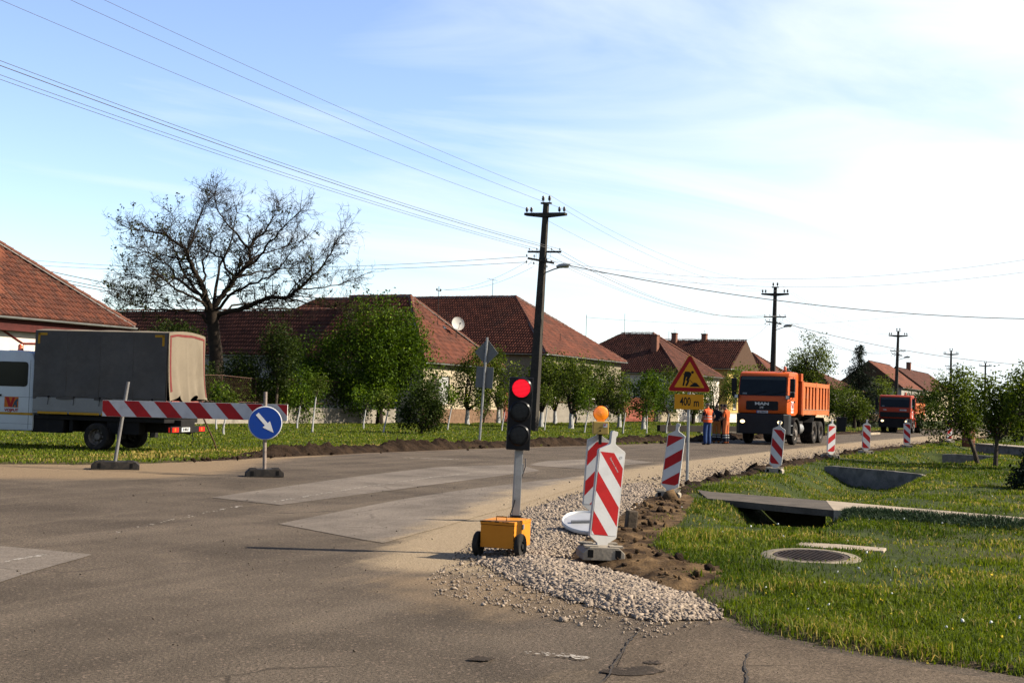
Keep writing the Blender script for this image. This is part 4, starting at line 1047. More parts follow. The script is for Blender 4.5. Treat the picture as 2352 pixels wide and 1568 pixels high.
# --- house 1: left, tiles one by one where they show
h1sep = []
def h1vis(vs):
    c = np.mean(vs[:4], axis=0); w = ST(20.0, -40.0) + np.array((RD[0] * c[0] - TD[0] * c[1], RD[1] * c[0] - TD[1] * c[1], c[2]))
    dx, dy, dz = w[0], w[1], w[2] - EYE
    u = CX + FPX * dx / dy
    return u > -8
h1, h1r, W1, D1 = house('white plastered house with orange tiled hip roof behind the canvas truck', 20.0, 42.5, -40.0, -52.0, 4.34, 9.25, PLAST_W, TILE_C, 'para', 6.0, 6.0, 0.45,
      windows=((17.6, 19.25, 0.9, 2.9), (11.0, 12.6, 0.9, 2.9), (5.0, 6.6, 0.9, 2.9)), wm=WOOD_B, caps_joined=False, tw=0.21, rows=0.36, sep=h1sep, sepfun=h1vis)
h1sep.sort(key=lambda it: -it[0][0][0])
extra = h1sep[300:]; h1sep = h1sep[:300]
TOBJ = bpy.data.materials.new('old_roof_tile'); n_, l_ = nodes_of(TOBJ)
oi = n_.new('ShaderNodeObjectInfo').outputs['Random']; t_ = n_.new('ShaderNodeTexCoord').outputs['Object']
geo = n_.new('ShaderNodeNewGeometry').outputs['Position']
c_ = mix_rgb(n_, l_, oi, (0.065, 0.026, 0.018), (0.155, 0.050, 0.027))
c_ = mix_rgb(n_, l_, nmath(n_, l_, 'MULTIPLY', ramp(n_, l_, noise(n_, l_, geo, 1.1, 5, .6), .5, .75), .5), c_, (0.075, 0.05, 0.038))
c_ = mix_rgb(n_, l_, nmath(n_, l_, 'MULTIPLY', ramp(n_, l_, noise(n_, l_, geo, 14, 3, .6), .5, .7), .45), c_, (0.12, 0.085, 0.062))
finish(TOBJ, n_, l_, c_, .9)
for (vs, r) in h1sep:
    o_ = np.array(vs[0]); me = bpy.data.meshes.new('roof_tile'); me.from_pydata([tuple(np.array(v) - o_) for v in vs], [], TF); me.materials.append(TOBJ)
    ob = link('roof_tile', me, h1r); ob.location = tuple(o_)
if extra: tiles_mesh('roof_tiles', extra, TILE_C, h1r)
MB().b2(0.1, W1 - 0.1, 0.12, 0.43, 3.78, 4.26).build('eave_board', WOOD_R, h1)
# red trim lines on the white wall
tr_ = MB(); RT1 = mat('red_trim_paint', (0.17, 0.022, 0.018), 0.7, 0.15, 4)
def h1px(u, v):
    p = RT(u, v, -40.45); s_, t_ = st_of(p); return (s_ - 20.0, 0.44, p[2])
for a, b in (((-60, 715), (0, 754)), ((0, 754), (52, 789)), ((52, 789), (120, 790)), ((52, 789), (50, 860))):
    tr_.tube([h1px(*a), h1px(*b)], 0.045, 4)
tr_.build('wall_trim', RT1, h1)
MB().b2(17.55, 20.0, 0.36, 0.445, 2.98, 3.22).build('window_hood', RT1, h1, bevel=0.02)

# --- house 2: cream front with the satellite dish, and its long rear wing
h2, h2r, W2, D2 = house('cream house with satellite dish on its red hip roof, between bushes', 67.9, 78.9, -40.0, -49.5, 3.85, 8.45, PLAST_C, TILE_A, 'perp', 4.6, 0.0, 0.3,
      windows=((2.0, 3.4, 1.25, 3.05), (7.0, 8.3, 1.25, 3.05)), wstyle='shutter', caps_joined=False, plinth=PLINTH, plinth_h=0.95)
def on_roof(root_s0, t0, u, v, plane):
    pass
xm = W2 / 2
def face_z(x, y, W, hf, ez, rz_):      # height of the front hip
    return ez + (rz_ - ez) * y / hf
antenna(h2r, xm + 0.35, 2.6, face_z(0, 2.6, 0, 4.6, 3.85, 8.45), 2.7, ())
ins = MB()
for sx in (-0.25, 0.25): ins.lathe([(0.03, 0), (0.06, .03), (0.05, .08), (0.06, .1), (0.03, .16)], 8, 'z', (xm + 0.35 + sx, 2.6, 8.85))
ins.tube([(xm + 0.05, 2.6, 8.85), (xm + 0.65, 2.6, 8.85)], 0.02, 4)
ins.build('mast_insulator', DARKM, h2r)
dz = face_z(0, 1.9, 0, 4.6, 3.85, 8.45); dx_ = xm + 1.7
ds = MB().tube([(dx_, 1.9, dz), (dx_, 1.9, dz + 0.75)], 0.03, 6).build('dish_mast', DARKM, h2r)
dm = MB()
prof = [(0.001, 0.0), (0.15, 0.01), (0.3, 0.04), (0.42, 0.08), (0.46, 0.105), (0.47, 0.10), (0.42, 0.06), (0.3, 0.02), (0.15, -0.01), (0.001, -0.02)]
dish = MB().lathe(prof, 24, 'z').build('satellite_dish', mat('dish_paint', (0.60, 0.58, 0.53), 0.6, 0.12, 3, dirt=(0.36, 0.24, 0.12), dirt_amt=0.5), h2r, smooth=True)
# faces the sky to the south: towards the camera's right, tipped up
dn = Vector((-0.75, -1.0, 0.30)).normalized()
dish.matrix_local = Matrix.Translation((dx_ - 0.05, 1.8, dz + 0.95)) @ dn.to_track_quat('Z', 'Y').to_matrix().to_4x4()
MB().tube([(0, -0.40, 0.06), (0, -0.1, 0.42)], 0.014, 4).box((0, -0.08, 0.44), (0.07, 0.07, 0.12)).build('feed_arm', DARKM, dish)
MB().box((xm + 1.15, 2.55, face_z(0, 2.55, 0, 4.6, 3.85, 8.45) + 0.06), (0.35, 0.3, 0.02), Matrix.Rotation(math.radians(45), 3, 'X')).build('skylight', GLASS_D, h2r)
wg, wgr, WW, WD = house('long dark-roofed farm wing behind the bare walnut tree', 69.6, 77.3, -49.6, -71.0, 4.2, 7.55, PLAST_D, TILE_B, 'perp', 0.0, 0.0, 0.3,
      side_windows=((5.0, 6.6, 1.6, 3.1), (11.5, 13.0, 1.6, 3.1), (16.0, 17.0, 0.0, 2.4)), plinth=None)
# --- house 3: big, dark left slope
h3, h3r, W3, D3 = house('big beige house with broad hip roof behind the nearest power pole', 85.7, 102.0, -40.0, -72.0, 5.2, 10.2, PLAST_G, TILE_A, 'perp', 6.8, 5.0, 0.35,
      windows=((1.6, 2.9, 1.9, 3.9), (5.2, 6.5, 1.9, 3.9), (9.2, 10.5, 1.9, 3.9), (12.8, 14.1, 1.9, 3.9)), caps_joined=False, plinth=mat('grey_plinth', (0.29, 0.255, 0.205), 0.9, 0.15, 2, dirt=(0.2, 0.17, 0.13), dirt_amt=0.5), plinth_h=1.55)
MB().b2(0.2, W3 - 0.2, 0.24, 0.34, 1.56, 1.64).build('plinth_band', WOOD_R, h3)
antenna(h3r, W3 / 2, 9.0, 10.2, 1.55, (0.0,), 1.6)
antenna(h3r, W3 * 0.82, 2.6, 5.2 + 5.0 * 2.6 / 6.8 - 0.2, 2.2, ())
antenna(h3r, W3 * 0.36, 1.6, 5.2 + 5.0 * 1.6 / 6.8, 0.7, ())
# --- house 4
h4, h4r, W4, D4 = house('dark-roofed hip house with brick chimney, left of the gabled yellow house', 116.0, 130.3, -40.0, -54.0, 4.72, 8.95, PLAST_W, TILE_B, 'perp', 5.4, 5.1, 0.35,
      windows=((2.0, 3.3, 1.4, 3.2), (6.0, 7.3, 1.4, 3.2), (10.0, 11.3, 1.4, 3.2)))
chimney(h4r, W4 * 0.28, 4.0, 6.2, 8.55, 0.75, 0.6, False)
antenna(h4r, W4 * 0.5, 8.6, 8.95, 2.1, ())
antenna(h4r, W4 * 0.6, 4.2, 8.0, 1.3, ())
# --- house 5: gable to the road
def gable_wall(root, W, ez, rz_, y, matl, trim, over=0.35):
    MB().prism([(over, ez - 0.13), (W - over, ez - 0.13), (W - over, ez + 0.1), (W / 2, rz_ - 0.12), (over, ez + 0.1)], y, y + 0.25, 'y').build('gable', matl, root)
    for sx in (0, 1):
        a = Vector((W * sx, y - 0.5, ez - 0.05)); b = Vector((W / 2, y - 0.5, rz_ - 0.05))
        d = (b - a); L = d.length; ang = math.atan2(d.z, d.x)
        m = MB().box(((a + b) / 2) + Vector((0, 0, -0.06)), (L, 0.06, 0.24), Matrix.Rotation(-ang, 3, 'Y')); m.build('bargeboard', trim, root)
h5, h5r, W5, D5 = house('yellow gabled house with twin chimneys on a red tiled roof', 131.6, 143.2, -39.6, -56.0, 5.75, 9.05, PLAST_Y, TILE_A, 'perp', 0.0, 0.0, 0.5,
      windows=((2.2, 3.6, 1.4, 3.2), (6.8, 8.2, 1.4, 3.2)), name='house')
gable_wall(h5, W5, 5.75, 9.05, 0.75, PLAST_Y, mat('cream_bargeboard', (0.62, 0.52, 0.24), 0.7), 0.5)
chimney(h5r, W5 * 0.46, 8.3, 8.7, 9.75, 0.65, 0.55); chimney(h5r, W5 * 0.5, 4.9, 8.8, 9.7, 0.65, 0.55)
# --- houses further on
h6, h6r, W6, D6 = house('red tiled house roof showing beyond the yellow gabled house', 152.0, 166.0, -40.0, -56.0, 5.0, 8.6, PLAST_C, TILE_A, 'perp', 5.0, 4.0, 0.35, windows=((3, 4.3, 1.4, 3.2), (8, 9.3, 1.4, 3.2)))
chimney(h6r, W6 * 0.5, 9, 8.2, 9.3, 0.6, 0.5, False)
h7, h7r, W7, D7 = house('brown-roofed house half hidden in trees behind the orange tipper', 184.0, 207.0, -40.0, -52.0, 4.6, 7.4, PLAST_D, TILE_B, 'perp', 5.0, 4.0, 0.35, windows=((3, 4.3, 1.4, 3.2),))
h8, h8r, W8, D8 = house('grey gabled house with orange roof right of the dark spruce', 243.0, 266.0, -40.0, -53.0, 6.2, 11.1, PLAST_D, TILE_C, 'para', 0.0, 0.0, 0.4, windows=((3, 4.4, 1.6, 3.6), (12, 13.4, 1.6, 3.6)))
MB().prism([(0.4, 6.1), (12.6, 6.1), (6.5, 11.0)], 0.5, 0.75, 'x').build('gable', PLAST_D, h8)
h9, h9r, W9, D9 = house('brown gabled house with chimney farthest down the street', 272.0, 318.0, -40.0, -53.0, 6.2, 11.0, PLAST_C, TILE_B, 'para', 0.0, 0.0, 0.4, windows=((3, 4.4, 1.6, 3.6),))
MB().prism([(0.4, 6.1), (12.6, 6.1), (6.5, 10.9)], 0.5, 0.75, 'x').build('gable', WOOD_B, h9)
chimney(h9r, 17.0, 6.5, 10.2, 12.6, 1.1, 0.9, False)

# ================================================================ garden walls, gates, fence
def lowwall(name, label, s0, s1, t, h, matl, cap=None, thick=0.22):
    p = ST(s0, t); root = thing(name, label, 'wall', p, ROAD_ANG); L = s1 - s0
    MB().b2(0, L, 0, thick, -0.1, h).build('wall_body', matl, root, bevel=0.015)
    if cap: MB().b2(-0.03, L + 0.03, -0.05, thick + 0.05, h + 0.002, h + 0.07).build('coping', cap, root, bevel=0.01)
    return root
OLDW = mat('stained_whitewash', (0.34, 0.30, 0.24), 0.95, 0.25, 1.1, dirt=(0.10, 0.085, 0.06), dirt_amt=0.8, bump=0.35, bscale=20)
lowwall('garden_wall', 'low stained whitewashed garden wall under the wire fence, left of the big bush', 44.5, 66.2, -41.0, 0.88, OLDW)
RUST = mat('rusty_pipe', (0.10, 0.052, 0.035), 0.8, 0.3, 8, dirt=(0.22, 0.2, 0.18), dirt_amt=0.3)
fr = thing('wire_fence', 'rusty pipe-framed wire mesh fence standing on the low garden wall', 'fence', ST(44.5, -41.12), ROAD_ANG)
for k in range(9): MB().tube([(k * 2.7, 0, 0.88), (k * 2.7, 0, 2.35 + 0.05 * (k % 3))], 0.03, 6).build('post', RUST, fr)
MB().tube([(k * 2.7, 0, 2.33 + 0.05 * (k % 3)) for k in range(9)], 0.022, 5).build('top_rail', RUST, fr)
MB().tube([(0, 0, 1.12), (21.6, 0, 1.12)], 0.022, 5).build('bottom_rail', RUST, fr)
wm_ = MB(); H_ = 1.2; stp = 0.16
for k in range(int((21.6 + H_) / stp)):
    x = k * stp - H_
    for sx in (0, 1):
        a = (x, 0.02 * sx, 1.13) if sx == 0 else (x + H_, 0.02, 1.13); b = (x + H_, 0.0, 2.33) if sx == 0 else (x, 0.02, 2.33)
        if 0 <= x and x + H_ <= 21.6: wm_.tube([a, b], 0.0035, 3, False)
ob = wm_.build('mesh_wires', RUST, fr, fixn=False); ob['kind'] = 'stuff'
def gate(label, s0, s1, t, h, panels):
    p = ST(s0, t); root = thing('yard_gate', label, 'gate', p, ROAD_ANG); L = s1 - s0
    for k in range(panels):
        w = L / panels; x0 = k * w + 0.02; x1 = (k + 1) * w - 0.02
        g = MB().b2(x0, x1, 0, 0.05, 0.12, h).build('gate_leaf', GATE_R, root, bevel=0.008)
        for zz in (0.3, h * 0.55, h - 0.12): MB().b2(x0 + 0.003, x1 - 0.003, -0.035, -0.002, zz - 0.04, zz + 0.04).build('rail', GATE_R, g)
    for x in (-0.15, L + 0.15): MB().b2(x - 0.13, x + 0.13, -0.1, 0.16, 0, h + 0.1).build('gate_post', PLAST_G, root, bevel=0.015)
gate('dull red sheet-metal yard gate right behind the nearest power pole', 79.4, 85.2, -40.4, 2.15, 2)
gate('dull red sheet-metal yard gate beside the big beige house, behind orchard trees', 102.6, 110.4, -40.4, 2.2, 3)
lowwall('garden_wall', 'pale stone garden wall with railings left of the workers', 110.9, 116.5, -40.2, 0.95, mat('pale_stone', (0.36, 0.30, 0.21), 0.92, 0.25, 3, dirt=(0.25, 0.2, 0.14), dirt_amt=0.5, bump=0.5, bscale=5), CONC)
lowwall('garden_wall', 'white plastered garden wall in front of the chimneyed hip house', 117.0, 131.0, -38.6, 0.95, PLAST_W, CONC)
lowwall('garden_wall', 'cream garden wall behind the orange tipper', 132.0, 182.0, -38.6, 1.1, PLAST_C, CONC)
lowwall('garden_wall', 'far brown garden wall between the two trucks', 184.0, 262.0, -38.6, 1.2, mat('brown_wall', (0.24, 0.15, 0.09), 0.92, 0.2, 2), CONC)
# paved strip along the house fronts
pv = [ST(44, -39.9)[:2], ST(200, -39.9)[:2], ST(200, -38.8)[:2], ST(44, -38.8)[:2]]
# ================================================================ trees and shrubs
BARK = mat('grey_bark', (0.085, 0.065, 0.048), 0.95, 0.35, 6, bump=0.6, bscale=25)
BARK_D = mat('dark_bark', (0.036, 0.026, 0.018), 0.95, 0.35, 5, bump=0.6, bscale=20)
LIME = mat('limewashed_bark', (0.50, 0.49, 0.46), 0.9, 0.15, 5, dirt=(0.25, 0.21, 0.16), dirt_amt=0.5, bump=0.3)
LEAF_ORCH = leafmat('orchard_leaf', (0.018, 0.033, 0.004), (0.098, 0.130, 0.016), (0.19, 0.22, 0.035), 0.33)
LEAF_BUSH = leafmat('bush_leaf', (0.013, 0.033, 0.003), (0.102, 0.160, 0.011), (0.19, 0.25, 0.022), 0.33)
LEAF_DARK = leafmat('dark_leaf', (0.010, 0.020, 0.003), (0.045, 0.064, 0.010), None, 0.28)
LEAF_PALE = leafmat('pale_leaf', (0.036, 0.056, 0.008), (0.125, 0.155, 0.024), (0.18, 0.20, 0.04), 0.4)
LEAF_CHERRY = leafmat('cherry_leaf', (0.024, 0.042, 0.005), (0.130, 0.168, 0.018), (0.22, 0.25, 0.035), 0.35)
NEEDLE = leafmat('spruce_needle', (0.005, 0.011, 0.005), (0.018, 0.028, 0.012), None, 0.1)
def leaf_mesh(name, centers, per, spread, size, mat_, parent, g, up=0.35, aspect=0.55, flat=1.0):
    c = np.repeat(centers, per, axis=0); n = len(c)
    crnd = np.repeat(g.normal(0.42, 0.2, len(centers)), per)
    p = c + np.clip(g.normal(0, 1, (n, 3)), -1.6, 1.6) * spread * np.array((1, 1, flat))
    nr = g.normal(0, 1, (n, 3)); nr[:, 2] += up; nr /= np.linalg.norm(nr, axis=1)[:, None]
    a = np.cross(nr, g.normal(0, 1, (n, 3))); a /= np.linalg.norm(a, axis=1)[:, None] + 1e-9
    b = np.cross(nr, a); L = (size * g.uniform(0.55, 1.25, n))[:, None]; w = L * aspect
    fold = nr * L * 0.18
    vv = np.stack([p - a * L * .5, p + b * w * .5 + fold, p + a * L * .5, p - b * w * .5 + fold], 1).reshape(-1, 3)
    q = np.arange(n * 4).reshape(n, 4)
    me = np_mesh(name, vv, q, None, mat_, {'rnd': np.repeat(np.clip(crnd + g.normal(0, 0.14, n), 0, 1), 4)})
    o = link(name, me, parent); return o
def bend(p, q, r, amt, n=4, lift=0.0):
    p, q = Vector(p), Vector(q); L = (q - p).length; out = []
    off = Vector((r.uniform(-1, 1), r.uniform(-1, 1), r.uniform(-0.4, 0.6) + lift)) * amt * L
    for k in range(n + 1):
        t = k / n; out.append(p.lerp(q, t) + off * math.sin(math.pi * t) + Vector((r.uniform(-1, 1), r.uniform(-1, 1), r.uniform(-1, 1))) * 0.02 * L * (0 < k < n))
    return out
def tree(label, base, crowns, fork, tr, seed, leafm, nclus=90, per=26, lsize=0.13, cat='tree', name='fruit_tree', group=None, lime=0.0, limbs=5, lean=(0, 0), bark=None, gap=0.42, spread=0.2, twigs=3):
    """crowns: list of ellipsoids (x, y, z, rx, ry, rz) relative to the base"""
    r = random.Random(seed); g = np.random.default_rng(seed); bark = bark or BARK
    root = thing(name, label, cat, (base[0], base[1], float(ground_z(base[0], base[1])) - 0.03), 0, group)
    fx, fy = lean
    tp = [(0, 0, 0), (fx * .3 + r.uniform(-.03, .03), fy * .3, fork * .35), (fx * .7, fy * .7 + r.uniform(-.03, .03), fork * .7), (fx, fy, fork)]
    trad = [tr * 1.25, tr, tr * 0.9, tr * 0.8]
    if lime > 0:
        MB().tube(tp, trad, 8).build('trunk', LIME if lime >= 0.5 else bark, root, smooth=True)
    else: MB().tube(tp, trad, 8).build('trunk', bark, root, smooth=True)
    wood = MB(); ends = []
    vols = np.array([c[3] * c[4] * c[5] for c in crowns]); pr = vols / vols.sum()
    def inside(shell):
        c = crowns[g.choice(len(crowns), p=pr)]; d = g.normal(size=3); d /= np.linalg.norm(d); rr = shell + (1 - shell) * g.random() ** 0.5
        return np.array(c[:3]) + d * np.array(c[3:]) * rr
    F = Vector((fx, fy, fork))
    for k in range(limbs):
        e = inside(0.35); e[2] = max(e[2], fork + 0.25 * crowns[0][5])
        pts = bend(F - Vector((0, 0, 0.04)), e, r, 0.16, 5, 0.1); rad_ = [tr * 0.55 * (1 - i / 5.6) + 0.006 for i in range(6)]
        wood.tube(pts, rad_, 5, False)
        for j in range(twigs):
            i = r.randint(1, 4); q = pts[i].lerp(pts[i + 1], r.random()); c = inside(0.5)
            for _ in range(3):
                c2 = inside(0.5)
                if (Vector(c2) - q).length < (Vector(c) - q).length: c = c2
            tw = bend(q, c, r, 0.15, 3, 0.08); wood.tube(tw, [tr * 0.2 + .004, tr * 0.14 + .004, tr * 0.09 + .003, 0.004], 4, False)
            ends.append(c)
    wood.build('branches', bark, root, fixn=False, smooth=2)
    cen = [np.array(e) for e in ends]
    sd_ = r.uniform(0, 50)
    while len(cen) < nclus:
        c = inside(0.45)
        sc_ = 1.6 / max(0.6, crowns[0][3])
        if fbm(np.array([c[0] * sc_ * 1.3 + sd_]), np.array([c[2] * sc_ * 1.3 + c[1] * sc_]), 2, seed)[0] > gap - 0.08 * (c[2] > crowns[0][2]): cen.append(c)
    leaf_mesh('crown', np.array(cen), per, spread, lsize, leafm, root, g)
    return root
def px_tree(label, u, v, utl, utr, vt, vb, seed, leafm, depth_scale=0.9, **kw):
    """tree standing at ground pixel (u,v) whose crown spans utl..utr, vt..vb in the photograph"""
    b = G(u, v); sc = b[1] / FPX
    top = D((utl + utr) / 2, vt, b[1]); bot = D((utl + utr) / 2, vb, b[1])
    cx_ = top[0] - b[0]; rx_ = (utr - utl) / 2 * sc; rz_ = (top[2] - bot[2]) / 2; cz_ = (top[2] + bot[2]) / 2
    r = random.Random(seed * 3 + 1); crowns = [(cx_ + rx_ * r.uniform(-.15, .15), 0, cz_ * 0.97, rx_ * 0.72, rx_ * depth_scale * .8, rz_ * 0.72)]
    for k in range(6):
        a = r.uniform(0, 6.28); crowns.append((cx_ + math.cos(a) * rx_ * r.uniform(.45, .8), math.sin(a) * rx_ * 0.6, cz_ + r.uniform(-.6, .75) * rz_, rx_ * r.uniform(.25, .5), rx_ * r.uniform(.25, .5), rz_ * r.uniform(.25, .5)))
    fork = kw.pop('fork', max(0.5, (bot[2]) * 0.9))
    return tree(label, b, crowns, fork, kw.pop('tr', 0.09), seed, leafm, **kw)
OG = 'limewashed fruit trees on the far verge'
orch = [  # base u, v, crown left, right, top, bottom, label
    (1073, 975, 1028, 1122, 806, 942, 'fruit tree with limewashed trunk, left of the pole-mounted sign backs', LEAF_ORCH),
    (1144, 973, 1105, 1195, 812, 940, 'fruit tree with limewashed trunk just right of the sign backs', LEAF_ORCH),
    (1243, 982, 1212, 1290, 804, 935, 'fruit tree with slanting limewashed trunk beside the nearest power pole', LEAF_ORCH),
    (1274, 974, 1246, 1326, 800, 940, 'fruit tree with limewashed trunk behind, second right of the nearest power pole', LEAF_ORCH),
    (1311, 986, 1285, 1362, 806, 942, 'fruit tree with limewashed trunk hiding the walking man', LEAF_ORCH),
    (1378, 979, 1335, 1412, 812, 945, 'fruit tree behind the round orange warning lamp', LEAF_ORCH),
    (1422, 982, 1385, 1448, 835, 955, 'fruit tree just right of the warning lamp, limewashed trunk', LEAF_ORCH),
    (1478, 986, 1440, 1512, 852, 965, 'bright green fruit tree left of the triangular roadworks sign', LEAF_BUSH),
    (1536, 978, 1500, 1572, 856, 955, 'fruit tree partly behind the triangular roadworks sign', LEAF_ORCH),
    (1592, 976, 1560, 1625, 868, 950, 'fruit tree right behind the 400 m plate', LEAF_ORCH),
    (1640, 974, 1604, 1690, 862, 948, 'fruit tree behind the group of workers', LEAF_ORCH)]
for i, (u, v, a, b, c, d, lab, lm) in enumerate(orch):
    px_tree(lab, u, v, a - (7 if i < 2 else 18), b + (7 if i < 2 else 18), c - 4, d + 14, 100 + i, lm, group=OG, lime=1.0 if i < 8 else 0.0, tr=0.14, nclus=190, per=25, lsize=0.15, fork=0.95, spread=0.24, gap=0.47, twigs=4, limbs=6, bark=BARK_D)
SG = 'young limewashed saplings on the far verge'
saps = [(497, 988, 488, 530, 868, 940, 'short limewashed sapling behind the striped barrier board'),
        (513, 998, 500, 545, 880, 946, 'thin limewashed sapling next to the rusty leaning rod'),
        (654, 971, 640, 690, 868, 930, 'thin sapling behind the right end of the barrier board'),
        (682, 985, 668, 720, 872, 930, 'leaning limewashed sapling right of the blue arrow sign'),
        (717, 993, 705, 765, 850, 908, 'tall leaning limewashed sapling, second right of the blue arrow sign'),
        (789, 971, 770, 830, 868, 922, 'limewashed sapling before the stained garden wall'),
        (835, 986, 800, 870, 878, 940, 'low-crowned limewashed sapling before the big bush'),
        (880, 996, 858, 910, 888, 942, 'limewashed sapling left of the round dark shrub'),
        (905, 969, 885, 935, 870, 925, 'thin sapling directly left behind the round dark shrub'),
        (1027, 990, 1008, 1050, 872, 935, 'thin limewashed sapling in front of the white shuttered window'),
        (1152, 990, 1138, 1172, 880, 945, 'thin sapling at the left edge of the traffic light head'),
        (1250, 990, 1238, 1268, 870, 930, 'thin stake-like sapling right of the traffic light head'),
        (1342, 995, 1326, 1362, 880, 945, 'thin sapling left of the orange warning lamp'),
        (1431, 997, 1414, 1450, 890, 948, 'thin sapling behind the front striped panel'),
        (1485, 998, 1470, 1502, 885, 955, 'thin limewashed sapling between panel and roadworks sign'),
        (1530, 998, 1516, 1548, 885, 950, 'thin limewashed sapling just left of the roadworks sign post')]
for i, (u, v, a, b, c, d, lab) in enumerate(saps):
    px_tree(lab, u, v, a, b, c, d, 200 + i, LEAF_ORCH if i % 3 else LEAF_BUSH, name='sapling', group=SG, lime=1.0, tr=0.035, nclus=26, per=20, lsize=0.12, spread=0.16, limbs=3, twigs=2,
            lean=((u % 7) * 0.04 - 0.02, 0.05), fork=D(u, d, G(u, v)[1])[2])
# big leafy bush-tree by the cream house, built of several lobes
bY = 74.0
def lobes(specs, Y, base):
    out = []
    for (u, v, ru, rv, dy) in specs:
        p = D(u, v, Y + dy); s = (Y + dy) / FPX; out.append((p[0] - base[0], p[1] - base[1], p[2], ru * s, ru * s * 0.9, rv * s))
    return out
bb = (D(872, 960, bY)[0], bY)
tree('big dense leafy tree crowding the corner of the cream house', bb, lobes([(885, 735, 52, 58, 0), (925, 770, 52, 60, -.5), (830, 770, 62, 50, .5), (880, 830, 95, 75, -1), (955, 830, 48, 60, -.8), (780, 835, 75, 60, .3), (725, 805, 55, 50, .6), (985, 880, 30, 50, -1.2), (860, 895, 100, 50, -1), (905, 690, 20, 30, 0), (825, 712, 24, 32, .3), (700, 865, 62, 50, .3), (740, 900, 70, 45, 0)], bY, bb),
     1.2, 0.2, 7, LEAF_BUSH, 900, 44, 0.16, 'tree', 'leafy_tree', None, limbs=12, gap=0.40, spread=0.36, twigs=6, bark=BARK_D)
# dark round shrub on the verge
b = G(968, 998)
tree('round dark shrub standing alone on the verge left of the sign backs', b, lobes([(968, 950, 45, 40, 0), (985, 915, 35, 35, 0), (950, 930, 30, 30, .2), (1000, 955, 28, 32, 0), (930, 965, 22, 20, 0), (975, 890, 18, 22, 0)], b[1], b), 0.25, 0.06, 17, LEAF_DARK, 190, 34, 0.11, 'shrub', 'shrub', None, limbs=9, gap=0.38, spread=0.16, twigs=4)
# garden shrubs behind the wire fence
gs = [(535, 900, 62, 42, 'leafy shrub behind the wire fence beside the canvas truck', LEAF_BUSH), (620, 905, 55, 40, 'shrub behind the wire fence above the blue arrow sign', LEAF_BUSH), (690, 890, 55, 45, 'tall shrub behind the wire fence left of the big leafy tree', LEAF_BUSH),
      (640, 800, 40, 55, 'dark garden tree before the long farm wing', LEAF_DARK), (395, 770, 60, 30, 'dark garden tree just right of the white house corner', LEAF_DARK), (455, 880, 60, 60, 'dark garden shrub hidden behind the canvas truck', LEAF_DARK), (560, 850, 45, 38, 'dark leafy garden shrub right of the walnut trunk', LEAF_DARK)]
for i, (u, v, ru, rv, lab, lm) in enumerate(gs):
    s_ = 66.0 + (i % 3) * 1.5; Y = s_; p = D(u, v, Y)
    base = (p[0], Y)
    tree(lab, base, lobes([(u, v, ru * .8, rv * .8, 0), (u - ru * .5, v + rv * .3, ru * .5, rv * .5, .3), (u + ru * .5, v + rv * .2, ru * .5, rv * .6, -.3), (u, v + rv, ru * .8, rv * .7, 0)], Y, base), max(0.4, p[2] - rv * Y / FPX * 1.2), 0.08, 300 + i, lm, 150, 34, 0.14, 'shrub' if v > 820 else 'tree', 'shrub' if v > 820 else 'garden_tree', 'garden shrubs behind the wire fence', limbs=7, gap=0.40, spread=0.28, twigs=3)
# trees beyond the trucks
px_tree('tall loose-crowned tree behind the orange tipper', 1868, 978, 1798, 1938, 778, 905, 401, LEAF_PALE, tr=0.22, nclus=190, per=34, lsize=0.22, fork=2.4, spread=0.42, limbs=9, twigs=5, name='leafy_tree', gap=0.46, bark=BARK_D)
for i, (u, v, a, b, c, d, lab, lm) in enumerate([
        (1730, 974, 1660, 1790, 838, 905, 'green bush showing left of the orange tipper cab', LEAF_PALE),
        (1962, 984, 1915, 2012, 886, 972, 'dark orchard tree between the two trucks', LEAF_ORCH),
        (1938, 982, 1895, 1965, 880, 970, 'orchard tree right behind the tipper tailgate', LEAF_ORCH),
        (2022, 978, 1990, 2052, 868, 950, 'pale green tree left behind the red truck', LEAF_PALE),
        (2108, 976, 2070, 2160, 895, 950, 'dark tree behind the red truck', LEAF_DARK),
        (2170, 973, 2120, 2235, 880, 962, 'tree beyond the road right of the red truck', LEAF_ORCH),
        (2240, 972, 2200, 2300, 890, 962, 'far roadside tree behind the two cherry trees', LEAF_PALE),
        (2310, 973, 2270, 2380, 895, 964, 'far roadside tree at the right edge', LEAF_ORCH)]):
    px_tree(lab, u, v, a, b, c, d, 420 + i, lm, tr=0.16, nclus=110, per=30, lsize=0.24 if v < 980 else 0.18, fork=1.3, spread=0.4 if v < 980 else 0.3, limbs=6, twigs=4, group='trees along the far side of the road', name='leafy_tree', bark=BARK_D)
# two fruit trees in the right-hand verge, and one at the frame edge
def right_tree(label, b, forkp, lob, seed, n=260):
    Y = b[1]; return tree(label, b, lobes(lob, Y, b), forkp[1], 0.07, seed, LEAF_CHERRY, int(n * .8), 32, 0.095, 'tree', 'cherry_tree', 'fruit trees on the right verge', 0.0, 8, (forkp[0], 0.0), BARK, 0.49, 0.16, 6)
b = G(2246, 1068)
right_tree('leaning fruit tree with grey trunk on the right verge, left of the pair', b, (-0.38, 1.15), [(2190, 930, 55, 55, 0), (2150, 965, 38, 38, -.5), (2215, 885, 28, 38, .2), (2165, 895, 24, 34, .5), (2225, 960, 40, 40, -.3), (2130, 935, 20, 22, 0), (2170, 1005, 30, 16, -.5)], 501)
b = G(2286, 1074)
right_tree('forked fruit tree on the right verge, right of the pair', b, (0.03, 0.85), [(2280, 920, 42, 55, 0), (2250, 890, 28, 30, .5), (2320, 910, 38, 50, -.3), (2300, 970, 45, 40, .2), (2262, 860, 14, 18, 0), (2290, 862, 16, 20, 0)], 502)
b = G(2410, 1085)
